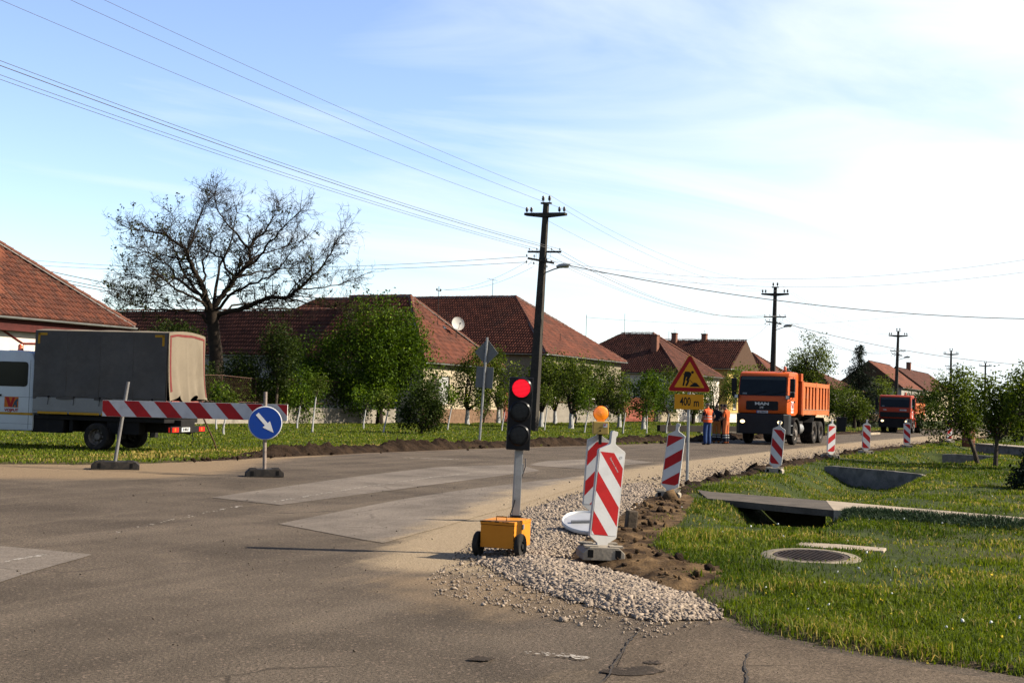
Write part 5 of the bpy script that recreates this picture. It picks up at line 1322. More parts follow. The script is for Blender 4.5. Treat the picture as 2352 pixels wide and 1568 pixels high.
right_tree('fruit tree cut off by the right edge of the picture', b, (-0.1, 0.9), [(2370, 900, 45, 60, 0), (2345, 940, 32, 45, -.4), (2400, 950, 50, 50, .3), (2345, 870, 16, 25, 0)], 503)
# spruce
def spruce(label, base, h, rmax, seed, tiers=22):
    r = random.Random(seed); g = np.random.default_rng(seed)
    root = thing('spruce_tree', label, 'tree', (base[0], base[1], -0.05)); MB().tube([(0, 0, 0), (0, 0, h * .5), (0, 0, h)], [0.2, 0.12, 0.015], 7).build('trunk', BARK_D, root, smooth=True)
    wood = MB(); cen = []
    for k in range(tiers):
        f = k / tiers; z = h * (0.08 + 0.9 * f); R = rmax * (1 - f) ** 0.85 * r.uniform(0.8, 1.1) + 0.08
        for j in range(9 if f < 0.7 else 6):
            a = r.random() * 6.28; RR = R * r.uniform(0.65, 1.1); e = (math.cos(a) * RR, math.sin(a) * RR, z - 0.22 * RR)
            wood.tube([(0, 0, z), (e[0] * .5, e[1] * .5, z - 0.03 * RR), e], [0.025, 0.015, 0.006], 3, False)
            for q in np.linspace(0.2, 1, max(3, int(RR * 4))): cen.append((e[0] * q, e[1] * q, z - 0.22 * RR * q * q))
    wood.build('branches', BARK_D, root, fixn=False)
    leaf_mesh('crown', np.array(cen), 14, 0.13, 0.24, NEEDLE, root, g, 0.0, 0.3, 1.2)
    return root
p = D(1975, 785, 125.0); spruce('dark pointed spruce between the trucks, in front of the gabled house', (p[0], 125.0), p[2], 3.3, 9)
# low dark juniper at the right edge
b = G(2420, 1128)
tree('low dark spreading juniper at the right edge of the picture', b, [(0, 0, 0.4, 0.7, 0.7, 0.3), (-0.55, -0.1, 0.25, 0.45, 0.4, 0.16), (-.1, .2, 0.7, 0.45, 0.4, 0.3)], 0.2, 0.05, 610, NEEDLE, 230, 30, 0.09, 'shrub', 'juniper_shrub', None, limbs=10, gap=0.36, spread=0.1, twigs=5, bark=BARK_D)

# ---- walnut: bare limbs following the real ones, then ever finer twigs
wY = 72.0
def wz(X, Y_, dy):
    if Y_ < 1180: X, Y_ = 1100 + (X - 1100) * 0.97, 1180 + (Y_ - 1180) * 0.875
    return Vector(D((200 + X * .3231) * .9074, (400 + Y_ * .3231) * .9074, wY + dy))
wb = Vector(D(497, 962, wY)); wb.z = 0
LIMBS = [
 ([(1075, 1760), (1072, 1547), (1058, 1380), (1045, 1290), (1040, 1200)], [0.62, 0.52, 0.47, 0.46, 0.46], (0, 0)),
 ([(1040, 1215), (1010, 1130), (960, 980), (900, 850), (850, 740), (840, 660), (740, 580), (640, 510), (480, 480), (380, 470)], [.26, .24, .2, .18, .15, .12, .09, .07, .045, .02], (0, -2.5)),
 ([(840, 665), (880, 560), (900, 480), (950, 330), (1000, 220), (1010, 150)], [.1, .08, .07, .05, .03, .015], (-1.2, .5)),
 ([(850, 740), (700, 715), (560, 700), (430, 640)], [.08, .06, .04, .015], (-1, -3)),
 ([(960, 980), (990, 880), (960, 760), (1010, 680), (1040, 560), (1100, 480)], [.11, .09, .07, .05, .035, .015], (-.5, 2.5)),
 ([(1035, 1205), (1100, 1090), (1170, 1000), (1230, 900), (1290, 830), (1350, 750), (1340, 640), (1380, 560), (1470, 490), (1540, 350), (1560, 240)], [.27, .25, .22, .2, .18, .15, .13, .1, .075, .04, .015], (0, 1.0)),
 ([(1230, 900), (1150, 820), (1120, 720), (1010, 670), (930, 610), (860, 520)], [.12, .1, .08, .06, .04, .015], (.3, 3.0)),
 ([(1340, 645), (1250, 520), (1160, 420), (1080, 290), (1060, 180)], [.1, .08, .06, .04, .015], (.6, -1)),
 ([(1290, 830), (1430, 700), (1500, 580), (1620, 450), (1750, 310)], [.12, .09, .07, .045, .015], (.5, -2.2)),
 ([(1230, 905), (1400, 850), (1540, 830), (1660, 825), (1760, 760)], [.09, .07, .05, .035, .012], (.3, 3.2)),
 ([(1350, 750), (1440, 690), (1600, 640), (1780, 560)], [.07, .055, .04, .012], (.7, 2.4)),
 ([(1060, 1225), (1250, 1190), (1400, 1120), (1500, 1080), (1640, 1080), (1750, 1000), (1850, 880), (1950, 770), (2010, 640), (2080, 490)], [.22, .2, .18, .17, .15, .12, .09, .065, .04, .015], (0, -2.0)),
 ([(1640, 1080), (1800, 1130), (1950, 1150), (2090, 1180)], [.08, .06, .04, .015], (-1.2, -2)),
 ([(1750, 1000), (1950, 990), (2100, 950), (2220, 900)], [.07, .05, .035, .012], (-1.5, 1)),
 ([(1660, 1060), (1700, 980), (1830, 850), (1880, 740)], [.06, .05, .035, .012], (-1.2, -3)),
 ([(985, 1080), (860, 1000), (740, 900), (700, 800), (600, 760), (450, 800)], [.14, .12, .09, .06, .04, .012], (-.2, 1.8)),
 ([(740, 900), (620, 930), (480, 900), (360, 880)], [.06, .045, .03, .012], (.8, -1)),
 ([(860, 905), (740, 900), (640, 980), (520, 1060), (380, 1060)], [.05, .05, .04, .03, .012], (-1, 2.8)),
 ([(1030, 1300), (930, 1210), (760, 1190), (600, 1195), (400, 1140), (230, 1060)], [.13, .11, .09, .06, .035, .012], (0, -2.4)),
 ([(760, 1190), (620, 1120), (480, 1130), (300, 1180)], [.06, .045, .03, .012], (-1, 1)),
 ([(1090, 1260), (1200, 1150), (1350, 1130), (1500, 1180), (1650, 1150)], [.1, .08, .06, .04, .012], (0, 3.6)),
 ([(1050, 1200), (1070, 1000), (1100, 800), (1180, 620), (1220, 420), (1240, 260)], [.14, .12, .09, .07, .04, .015], (0, 4.2)),
 ([(1045, 1210), (950, 1060), (820, 880), (760, 700), (700, 520), (720, 330)], [.14, .12, .09, .07, .04, .015], (0, 3.8)),
 ([(1050, 1210), (1180, 1060), (1340, 960), (1500, 900), (1640, 740), (1700, 600)], [.13, .11, .09, .06, .04, .015], (0, -4.0)),
 ([(1035, 1220), (960, 1120), (850, 1060), (700, 960), (560, 820), (520, 640)], [.13, .11, .09, .06, .04, .015], (0, -4.2))]
wr = random.Random(42)
wroot = thing('walnut_tree', 'tall spreading walnut tree, nearly bare, behind the canvas truck', 'tree', wb)
trunk = MB(); limbs_mb = MB(); twig_mb = MB(); tips = []
CROWN_C = Vector(wz(1150, 950, 0)) - wb
def grow(p, d, L, rad_, lev):
    n = 3 if lev < 3 else 2; pts = [p]; q = p; dd = d
    for k in range(n):
        dd = (dd + Vector((wr.gauss(0, .22), wr.gauss(0, .22), wr.gauss(0.06, .22)))).normalized(); q = q + dd * (L / n); pts.append(q)
    twig_mb.tube(pts, [rad_ * (1 - 0.5 * i / n) for i in range(n + 1)], 3 if lev > 0 else 4, False)
    if lev >= 3 or L < 0.26: tips.append(pts[-1]); return
    for k in range(wr.choice((2, 3)) if lev else 3):
        i = wr.randint(1, n); s = pts[i - 1].lerp(pts[i], wr.random())
        out = Vector((wr.gauss(0, 1), wr.gauss(0, 1), wr.gauss(0.1, .8))).normalized()
        nd = (dd * 0.75 + out * 0.85).normalized(); grow(s, nd, L * wr.uniform(.45, .75), max(0.0075, rad_ * 0.6), lev + 1)
    tips.append(pts[-1])
for li, (pp, rr_, (d0, d1_)) in enumerate(LIMBS):
    m = len(pp); pts = [wz(x, y, d0 + (d1_ - d0) * (i / (m - 1))) - wb for i, (x, y) in enumerate(pp)]
    # subdivide with a little crookedness
    fine_, fr_ = [], []
    for i in range(m - 1):
        for k in range(3):
            t = k / 3; q = pts[i].lerp(pts[i + 1], t); L = (pts[i + 1] - pts[i]).length
            fine_.append(q + Vector((wr.gauss(0, .035), wr.gauss(0, .05), wr.gauss(0, .035))) * L * (k > 0)); fr_.append((rr_[i] * (1 - t) + rr_[i + 1] * t) * 0.74)
    fine_.append(pts[-1]); fr_.append(rr_[-1])
    if li == 0:
        trunk.tube(fine_, fr_, 10, True)
        continue
    limbs_mb.tube(fine_, fr_, 6, False)
    for i in range(4, len(fine_)):
        t = i / len(fine_)
        for k in range(2 if t < 0.45 else 3):
            d = (fine_[i] - fine_[i - 1]).normalized(); out = ((fine_[i] - CROWN_C).normalized() * 0.5 + Vector((wr.gauss(0, 1), wr.gauss(0, 1), wr.gauss(0.15, .8)))).normalized()
            grow(fine_[i].copy(), (d * 0.6 + out).normalized(), wr.uniform(0.7, 1.45), max(0.016, fr_[i] * 0.33), 0 if t > 0.2 else 1)
trunk.build('trunk', BARK_D, wroot, smooth=True)
limbs_mb.build('limb', BARK_D, wroot, fixn=False, smooth=2)
ob = twig_mb.build('twigs', BARK_D, wroot, fixn=False); ob['kind'] = 'stuff'
tips = np.array([t[:] for t in tips]); wg_ = np.random.default_rng(4)
lowf = 1 - sstep(4.0, 9.5, tips[:, 2]); leftf = 1 - sstep(-7, -1, tips[:, 0])
kp = wg_.random(len(tips)) < 0.012 + 0.055 * lowf + 0.03 * leftf
leaf_mesh('foliage', tips[kp], 7, 0.10, 0.17, leafmat('walnut_leaf', (0.018, 0.020, 0.005), (0.05, 0.058, 0.012), (0.09, 0.10, 0.02), 0.3), wroot, wg_)
print('walnut twigs faces', len(twig_mb.f), 'tips', len(tips))
# ================================================================ power poles, lamps, wires
POLE = mat('old_concrete_pole', (0.052, 0.045, 0.037), 0.92, 0.3, 2, dirt=(0.10, 0.08, 0.06), dirt_amt=0.4, bump=0.4, bscale=20)
CERAM = mat('brown_ceramic', (0.022, 0.018, 0.016), 0.35, 0.2, 5)
LAMP = mat('lamp_shell', (0.42, 0.43, 0.41), 0.5, 0.12, 5, metal=0.2)
LENS = mat('lamp_lens', (0.40, 0.36, 0.22), 0.35, 0.15, 5)
WIRE = mat('weathered_wire', (0.14, 0.135, 0.14), 0.6, 0.2, 1)
CABLE = mat('black_cable', (0.03, 0.03, 0.032), 0.7, 0.2, 1)
PT = st_of(G(1222, 991))[1]
pole_xy = []
ps0 = st_of(G(1222, 991))[0]
pole_xy.append(ST(ps0 - 48, PT)); pole_xy.append(G(1222, 991)); pole_xy.append(ST(ps0 + 48, PT))
for u, v in ((2057, 880), (2183, 890), (2262, 900)):
    q = RT(u, v, PT); pole_xy.append(np.array((q[0], q[1], 0)))
pole_lab = ['leaning concrete power pole beyond the left edge of the picture', 'nearest leaning concrete power pole, crossarms and street lamp, behind the traffic light', 'second power pole, rising behind the orange tipper cab', 'third power pole, beside the orange-roofed gabled house', 'fourth power pole, rising above the two verge fruit trees', 'farthest power pole, small above the right-hand trees']
pole_lean = [0, 1.9, 0.6, 1.2, 0.2, 0.3]
PH = 12.2
MV = [(-1.05, 0, 11.85), (1.05, 0, 11.85), (0.17, 0, PH + 0.42)]
LV = [(-0.85, -0.05, 9.75), (-0.4, -.05, 9.75), (0.42, -.05, 9.75), (0.85, -.05, 9.75)]
def insul(mb, x, y, z, s=1.0):
    mb.lathe([(0.018 * s, 0), (0.018 * s, 0.09 * s), (0.085 * s, 0.10 * s), (0.075 * s, 0.15 * s), (0.045 * s, 0.16 * s), (0.10 * s, 0.19 * s), (0.085 * s, 0.25 * s), (0.045 * s, 0.26 * s), (0.09 * s, 0.29 * s), (0.06 * s, 0.36 * s), (0.001, 0.38 * s)], 8, 'z', (x, y, z))
pole_mats = []
for k, p in enumerate(pole_xy):
    lean = math.radians(pole_lean[k])
    # local x across the road (towards it), local y along the road
    Rm = Matrix.Rotation(lean, 4, 'Y') @ Matrix.Rotation(math.atan2(TD[1], TD[0]), 4, 'Z')
    root = thing('power_pole', pole_lab[k], 'power pole', (p[0], p[1], -0.02), 0, 'power poles along the street')
    root.rotation_euler = Rm.to_euler(); root.scale = (1, 1, 1.15 if k == 0 else 1)
    pole_mats.append(Matrix.Translation((p[0], p[1], -0.02)) @ Rm @ Matrix.Diagonal((1, 1, 1.15 if k == 0 else 1, 1)))
    mb = MB(); w0, w1 = 0.27, 0.135
    mb.add([(-w0, -w0 * .8, 0), (w0, -w0 * .8, 0), (w0, w0 * .8, 0), (-w0, w0 * .8, 0), (-w1, -w1 * .8, PH), (w1, -w1 * .8, PH), (w1, w1 * .8, PH), (-w1, w1 * .8, PH)], [(0, 3, 2, 1), (4, 5, 6, 7), (0, 1, 5, 4), (1, 2, 6, 5), (2, 3, 7, 6), (3, 0, 4, 7)])
    mb.build('shaft', POLE, root, bevel=0.03)
    a = MB().prism([(-1.2, 11.53), (-0.1, 11.42), (0.1, 11.42), (1.2, 11.53), (1.2, 11.66), (-1.2, 11.66)], -0.17, 0.17, 'y').build('upper_crossarm', POLE, root, bevel=0.02)
    for x in (-1.12, -0.85, 0.8, 1.08):
        i_ = MB(); insul(i_, x, 0, 11.65, 0.9); i_.build('insulator', CERAM, a, smooth=True)
    b = MB().b2(-0.3, 0.3, -0.08, 0.08, PH - 0.06, PH + 0.03).build('top_bracket', POLE, root, bevel=0.01)
    for x in (-0.19, 0.18):
        i_ = MB(); insul(i_, x, 0, PH + 0.03, 0.95); i_.build('insulator', CERAM, b, smooth=True)
    c = MB().b2(-0.98, 0.98, 0.1, 0.19, 9.55, 9.65).build('lower_crossarm', DARKM, root, bevel=0.01)
    for x in (-0.9, -0.45, 0.42, 0.9):
        i_ = MB(); insul(i_, x, 0.14, 9.65, 0.42); i_.build('insulator', CERAM, c, smooth=True)
    d = MB().box((0, -0.22, 9.08), (1.45, 0.09, 0.11), Matrix.Rotation(math.radians(7), 3, 'Y') @ Matrix.Rotation(math.radians(38), 3, 'Z')).build('service_crossarm', DARKM, root)
    for x, z in ((-0.62, 9.2), (-0.3, 9.2), (0.25, 9.05), (0.45, 9.0), (-.62, 8.85), (-.3, 8.82), (.28, 8.7)):
        i_ = MB(); insul(i_, x, -0.22 + x * 0.75, z, 0.45); i_.build('insulator', CERAM, d, smooth=True)
    jl = MB(); jr = random.Random(k)
    for j in range(5):
        x = jr.uniform(-0.6, 0.7); jl.tube([(x, 0.1, 9.6), (x + .1, -.1, 9.3), (x + jr.uniform(-.3, .3), -.2, 9.1 - jr.random() * .3), (x + jr.uniform(-.3, .3), -.25, 8.95)], 0.008, 3, False)
    jl.build('jumper_wires', CABLE, root, fixn=False)
    l = MB().tube([(0.15, 0, 8.45), (0.7, 0, 8.66), (1.0, 0, 8.74)], 0.035, 6).build('lamp_arm', STEEL, root)
    hd = MB(); prof = []
    for i in range(9):
        t = i / 8; prof.append((max(0.001, 0.17 * math.sin(math.pi * min(1, 0.12 + 0.86 * t)) ** 0.7), 0.85 + 0.78 * t))
    hd.lathe(prof, 12, 'x', (0, 0, 0)); vv = [(x, y, z * 0.75 + 8.80 + (x - 0.85) * 0.14) for x, y, z in hd.v]; hd.v = vv
    lm = hd.build('lamp_head', LAMP, root, smooth=True)
    lz = MB().lathe([(0.001, -0.07), (0.08, -0.06), (0.14, -0.02), (0.15, 0.02)], 12, 'z', (0, 0, 0)); lz.v = [(1.33 + x * 1.6, y, 8.79 + z) for x, y, z in lz.v]; lz.build('lamp_lens', LENS, lm, smooth=True)
def wire(label, a, b, sag, rad_=0.010, m=None, n=20, name='power_line', grp=None):
    a, b = Vector(a), Vector(b); pts = [a.lerp(b, t / n) - Vector((0, 0, 4 * sag * (t / n) * (1 - t / n))) for t in range(n + 1)]
    o = MB().tube(pts, rad_, 4, True).build(name, m or WIRE, None, fixn=False, smooth=2); tag(o, label, 'wire', grp); return o
sp = ['span left of the nearest pole', 'span from the nearest to the second pole', 'span from the second to the third pole', 'span from the third to the fourth pole', 'span from the fourth to the farthest pole']
sagk = [0.4, 1.15, 1.3, 1.2, 1.0]
for k in range(5):
    for j, q in enumerate(MV): wire(('house-side high wire, ', 'road-side high wire, ', 'topmost high wire, ')[j] + sp[k], pole_mats[k] @ Vector(q), pole_mats[k + 1] @ Vector(q), sagk[k], 0.008, grp='high wires between the poles')
    for j, q in enumerate(LV): wire(('first low wire from the house side, ', 'second low wire from the house side, ', 'third low wire from the house side, ', 'road-side low wire, ')[j] + sp[k], pole_mats[k] @ Vector(q), pole_mats[k + 1] @ Vector(q), sagk[k] * (1.1 + 0.06 * j), 0.009 if j != 2 else 0.013, grp='low wires between the poles')
wire('thick black cable sagging from the first street lamp across the road to the right', pole_mats[1] @ Vector((1.6, 0, 8.85)), D(2700, 726, 74.0), 1.1, 0.022, CABLE)
wire('black cable sagging from the second street lamp across the road', pole_mats[2] @ Vector((1.6, 0, 8.85)), D(2650, 838, 128.0), 1.4, 0.022, CABLE)
wire('upper thin service wire crossing the sky to the right of the nearest pole', pole_mats[1] @ Vector((0.5, 0, 9.1)), D(2560, 560, 60.0), 1.3, 0.007)
wire('lower thin service wire crossing the sky to the right of the nearest pole', pole_mats[1] @ Vector((0.5, 0, 8.9)), D(2560, 592, 60.0), 1.3, 0.007)
h2m = ST(67.9 + W2 / 2 + 0.35, -42.6, 8.95)
wire('upper service wire from the nearest pole to the dish house mast', pole_mats[1] @ Vector((-0.6, -0.6, 9.0)), h2m, 0.45, 0.008)
wire('lower service wire from the nearest pole to the dish house mast', pole_mats[1] @ Vector((-0.3, -0.4, 8.75)), h2m + np.array((0.3, 0, 0)), 0.45, 0.008)
wire('upper thin wire running left from the nearest pole behind the walnut', pole_mats[1] @ Vector((-0.6, -0.6, 9.25)), D(-300, 545, 110.0), 1.5, 0.012)
wire('lower thin wire running left from the nearest pole behind the walnut', pole_mats[1] @ Vector((-0.6, -0.6, 8.95)), D(-300, 566, 110.0), 1.2, 0.012)
for j, (v0, v1) in enumerate(((590, 652), (602, 664), (612, 668))):
    wire(('highest', 'middle', 'lowest')[j] + ' of three dark wires between white house and walnut', D(-100, v0 - 20, 90.0), D(470, v1 + 35, 90.0), 0.3, 0.022, CABLE, grp='three dark wires by the white house')
wire('thin wire from the second pole to the yellow gabled house', pole_mats[2] @ Vector((-0.5, 0, 9.0)), ST(137.4, -40.0, 9.0), 0.3, 0.012)
wire('thin wire from the big beige house mast to the right', ST(85.7 + W3 * 0.82, -42.6, 8.9), D(2100, 722, 150.0), 0.9, 0.013)

# ================================================================ road-works signs and panels
RED = mat('red_reflective', (0.46, 0.016, 0.018), 0.5, 0.12, 6, dirt=(0.16, 0.03, 0.03), dirt_amt=0.25)
WHITE_R = mat('white_reflective', (0.66, 0.66, 0.65), 0.5, 0.06, 5, dirt=(0.34, 0.31, 0.27), dirt_amt=0.30)
PLASTIC = mat('white_plastic_frame', (0.62, 0.60, 0.56), 0.6, 0.08, 5, dirt=(0.28, 0.25, 0.20), dirt_amt=0.4)
FOOT_G = mat('recycled_foot', (0.33, 0.285, 0.22), 0.85, 0.25, 5, dirt=(0.30, 0.25, 0.18), dirt_amt=0.5, bump=0.3, bscale=30)
FOOT_B = mat('black_foot', (0.030, 0.027, 0.025), 0.8, 0.3, 6, dirt=(0.12, 0.095, 0.07), dirt_amt=0.55, bump=0.3, bscale=30)
HOLE = mat('hole_black', (0.006, 0.006, 0.006), 0.9)
def foot(parent, w, d, h, matl, name='foot'):
    """moulded foot plate: chamfered block with a waist, lifting slots and two end recesses"""
    mb = MB(); mb.prism([(-w / 2, 0), (w / 2, 0), (w / 2, h * .55), (w / 2 - h * .5, h), (-w / 2 + h * .5, h), (-w / 2, h * .55)], -d / 2, d / 2, 'y')
    f = mb.build(name, matl, parent, bevel=0.008)
    for sx in (-1, 1):
        MB().b2(sx * w * .33 - .028, sx * w * .33 + .028, -d / 2 - 0.004, -d / 2 + 0.05, h * .22, h * .8).build('slot', HOLE, f)
        for sy in (-1, 1): MB().b2(sx * w * .30 - .07, sx * w * .30 + .07, sy * d * .33 - .05, sy * d * .33 + .05, h - 0.01, h + 0.012).build('lug', matl, f, bevel=0.004)
    return f
def clip_stripes(w, z0, z1, slope, n, red_first=True):
    """diagonal bands across a panel face; returns polygons (x,z) and colour flags"""
    out = []; per = (z1 - z0) / n
    import itertools
    for k in range(-3, int(n) + 6):
        lo = z1 - abs(slope) * w - k * per
        poly = [(-w, lo + slope * w), (w, lo - slope * w), (w, lo + per - slope * w), (-w, lo + per + slope * w)]
        # clip to z range
        for (lim, sgn) in ((z0, 1), (z1, -1)):
            res = []
            for i in range(len(poly)):
                a, b = poly[i], poly[(i + 1) % len(poly)]; da, db = sgn * (a[1] - lim), sgn * (b[1] - lim)
                if da >= 0: res.append(a)
                if da * db < 0:
                    t = da / (da - db); res.append((a[0] + t * (b[0] - a[0]), a[1] + t * (b[1] - a[1])))
            poly = res
            if len(poly) < 3: break
        if len(poly) >= 3: out.append((poly, (k % 2 == 0) == red_first))
    return out
def panel(label, p, yaw, lean, slope, z0=0.0, lean2=0.0, red_first=True, footm=None, hfoot=0.13, scale=1.0, n=5, footyaw=0.0):
    root = thing('road_delineator', label, 'delineator', (p[0], p[1], z0), 0, 'striped panels along the road works')
    root.rotation_euler = (0, 0, yaw); root.scale = (scale,) * 3
    f = foot(root, 0.42, 0.46, hfoot, footm or FOOT_G); f.rotation_euler = (0, 0, footyaw)
    bd = MB(); hw = 0.15
    out = [(-0.045, hfoot * .55), (0.045, hfoot * .55), (0.06, hfoot + .02), (hw - .008, hfoot + .075), (hw, hfoot + .09), (hw, 1.072), (hw - .008, 1.084), (0.034, 1.145), (0.027, 1.16), (0.027, 1.225), (0.042, 1.235), (0.042, 1.275), (-0.015, 1.282), (-0.027, 1.265), (-0.027, 1.16), (-0.034, 1.145), (-hw + .008, 1.084), (-hw, 1.072), (-hw, hfoot + .09), (-hw + .008, hfoot + .075), (-0.06, hfoot + .02)]
    bd.prism(out, -0.022, 0.022, 'y')
    b = bd.build('board', PLASTIC, root, bevel=0.003)
    b.rotation_euler = (lean2, lean, 0)
    sw = hw - 0.013
    for poly, red in clip_stripes(sw, hfoot + 0.10, 1.06, slope, n, red_first):
        m = MB(); m.prism(poly, -0.0245, -0.0215, 'y'); m.build('stripe', RED if red else WHITE_R, b)
    return root
pg = [(1378, 1283, 'striped panel with white handle standing foremost before the gravel, red and white', 22, 4.2, 1.25, -0.18),
      (1360, 1196, 'striped panel under the round orange warning lamp, behind the foremost panel', 8, 3.0, -1.2, 0.0),
      (1535, 1142, 'shaded striped panel left of the roadworks sign post', -16, 6.2, -0.75, 0.1),
      (1779, 1085, 'shaded striped panel in the grass in front of the orange tipper', -18, 4.8, 1.0, 0.0),
      (1907, 1052, 'sunlit striped panel right behind the tipper rear wheels', 24, 2.6, -0.75, 0.1),
      (1988, 1042, 'striped panel left of the red truck, with its falling stripes', 4, 1.8, 0.9, 0.1),
      (2083, 1028, 'striped panel in front of the red truck', -2, -0.6, 0.9, 0.0),
      (2180, 1016, 'sunlit striped panel just left of the brown bin', 20, 1.0, -0.8, 0.0),
      (2272, 1000, 'far shaded panel left of the far pair, seen between the two fruit trees', -6, 2.0, -0.9, 0.0),
      (2291, 1000, 'far panel right of the far pair, seen between the two fruit trees', 6, 0.0, 0.9, 0.0),
      (2322, 998, 'far panel beside the dark bin at the right', 4, 0.0, 0.9, 0.0)]
for i, (u, v, lab, yaw, lean, slope, l2) in enumerate(pg):
    p = G(u, v, 0.04); z0 = 0.03
    if i == 0: z0 = 0.05
    panel(lab, p, math.radians(yaw), math.radians(lean), slope, z0, 0.0, True, footyaw=l2 if i else 0.0, n=4.2)
# the small print ring and line on the foremost panel
fpn = [o for o in bpy.data.objects if o.get('label', '').startswith('striped panel with white handle')][0]
fb = [c for c in fpn.children if c.name.startswith('board')][0]
text_obj('print', 'Štitovi d.o.o. Subotica', 0.022, WHITE_R, fb, frame((0.035, -0.0255, 0.94), (0.75, 0, -0.95), (0.95, 0, 0.75)), 0.9, 0.0006)
MB().tube([(0.10 + 0.012 * math.cos(a), -0.026, 1.02 + 0.012 * math.sin(a)) for a in np.linspace(0, 6.283, 13)], 0.0015, 4, False).build('print_ring', WHITE_R, fb)
[c for c in fpn.children if c.name.startswith('foot')][0].rotation_euler = (0, 0, math.radians(-16))
fpn.rotation_euler = (math.radians(0), math.radians(1.0), fpn.rotation_euler[2])
# warning lamp on the second panel
wp = G(1352, 1196, 0.04); sc_w = wp[1] / FPX
lp = D(1379, 985, wp[1] - 0.06)
r_ = thing('warning_lamp', 'round orange warning lamp on a yellow battery box atop a panel', 'warning lamp', (lp[0], lp[1], lp[2]), math.radians(4))
YBOX = mat('yellow_lamp_box', (0.52, 0.36, 0.10), 0.55, 0.08, 5, dirt=(0.3, 0.22, 0.1), dirt_amt=0.3)
bx = MB().b2(-0.105, 0.105, -0.055, 0.055, -0.07, 0.10).build('battery_box', YBOX, r_, bevel=0.012)
MB().b2(0.03, 0.085, -0.0575, -0.0555, 0.025, 0.075).build('sticker', WHITE_R, bx)
text_obj('logo', 'V', 0.045, RED, bx, frame((0.05, -0.0585, 0.053), (1, 0, 0), (0, 0, 1)), 1.0, 0.0006, 0.002)
MB().b2(-0.03, 0.01, -0.058, -0.0555, 0.018, 0.024).build('vent', HOLE, bx)
MB().lathe([(0.012, 0), (0.012, 0.006), (0.001, 0.006)], 10, 'y', (-0.01, -0.062, -0.02)).build('switch', HOLE, bx)
AMBER = bpy.data.materials.new('amber_lens'); n_, l_ = nodes_of(AMBER)
t_ = n_.new('ShaderNodeTexCoord').outputs['Object']; vo = n_.new('ShaderNodeTexVoronoi'); vo.inputs['Scale'].default_value = 70; l_.new(t_, vo.inputs['Vector'])
bs = finish(AMBER, n_, l_, (0.85, 0.26, 0.01), 0.18, vo.outputs['Distance'], 0.6, 0.004, spec=0.6); bs.inputs['Transmission Weight'].default_value = 0.35; bs.inputs['Emission Color'].default_value = (1, 0.22, 0.01, 1); bs.inputs['Emission Strength'].default_value = 0.09
MB().lathe([(0.001, -0.05), (0.05, -0.047), (0.085, -0.036), (0.093, -0.018), (0.098, -0.008), (0.098, 0.008), (0.093, 0.018), (0.085, 0.036), (0.05, 0.047), (0.001, 0.05)], 30, 'y', (0, 0, 0.205)).build('lens', AMBER, r_, smooth=True)
MB().lathe([(0.099, -0.01), (0.104, -0.006), (0.104, 0.006), (0.099, 0.01)], 30, 'y', (0, 0, 0.205), False).build('lens_rim', mat('amber_rim', (0.6, 0.14, 0.01), 0.4), r_, smooth=True)
MB().lathe([(0.001, -0.015), (0.04, -0.012), (0.05, 0.0), (0.04, 0.012), (0.001, 0.015)], 16, 'y', (0, 0, 0.205)).build('reflector', mat('lamp_reflector', (0.8, 0.55, 0.2), 0.3, 0.05, 3, metal=0.3), r_, smooth=True)
MB().b2(-0.05, 0.05, -0.035, 0.035, 0.10, 0.125).build('lens_base', AMBER, r_)
MB().b2(-0.02, 0.02, -0.012, 0.012, -0.2, -0.07).build('mount', DARKM, r_)
# round metal sign lying face down
c_ = G(1352, 1222)
r_ = thing('fallen_round_sign', 'round metal sign lying face down on the gravel behind the foremost panel', 'road sign', (c_[0] - 0.02, c_[1] - 0.3, 0.15), 0.3, rot=(math.radians(17), math.radians(-2), 0.15))
MB().lathe([(0.001, 0.0), (0.31, 0.0), (0.315, 0.012), (0.325, 0.022), (0.332, 0.012), (0.332, -0.02), (0.32, -0.022), (0.001, -0.012)], 40).build('disc', mat('bare_aluminium', (0.55, 0.56, 0.57), 0.42, 0.08, 4, dirt=(0.36, 0.34, 0.3), dirt_amt=0.4, metal=0.35), r_, smooth=True)
MB().b2(-0.22, 0.22, -0.02, 0.02, 0.003, 0.03).build('clamp_rail', STEEL, r_)
# stone stub
c_ = G(1447, 1221)
r_ = thing('stone_stub', 'short weathered stone post stub in the earth right of the foremost panel', 'post', (c_[0], c_[1], 0.0), 0.2, rot=(0, math.radians(5), 0.2))
MB().b2(-0.07, 0.07, -0.06, 0.06, -0.1, 0.27).build('stub', mat('weathered_stone', (0.11, 0.085, 0.06), 0.95, 0.4, 9, bump=0.7, bscale=30), r_, bevel=0.02)

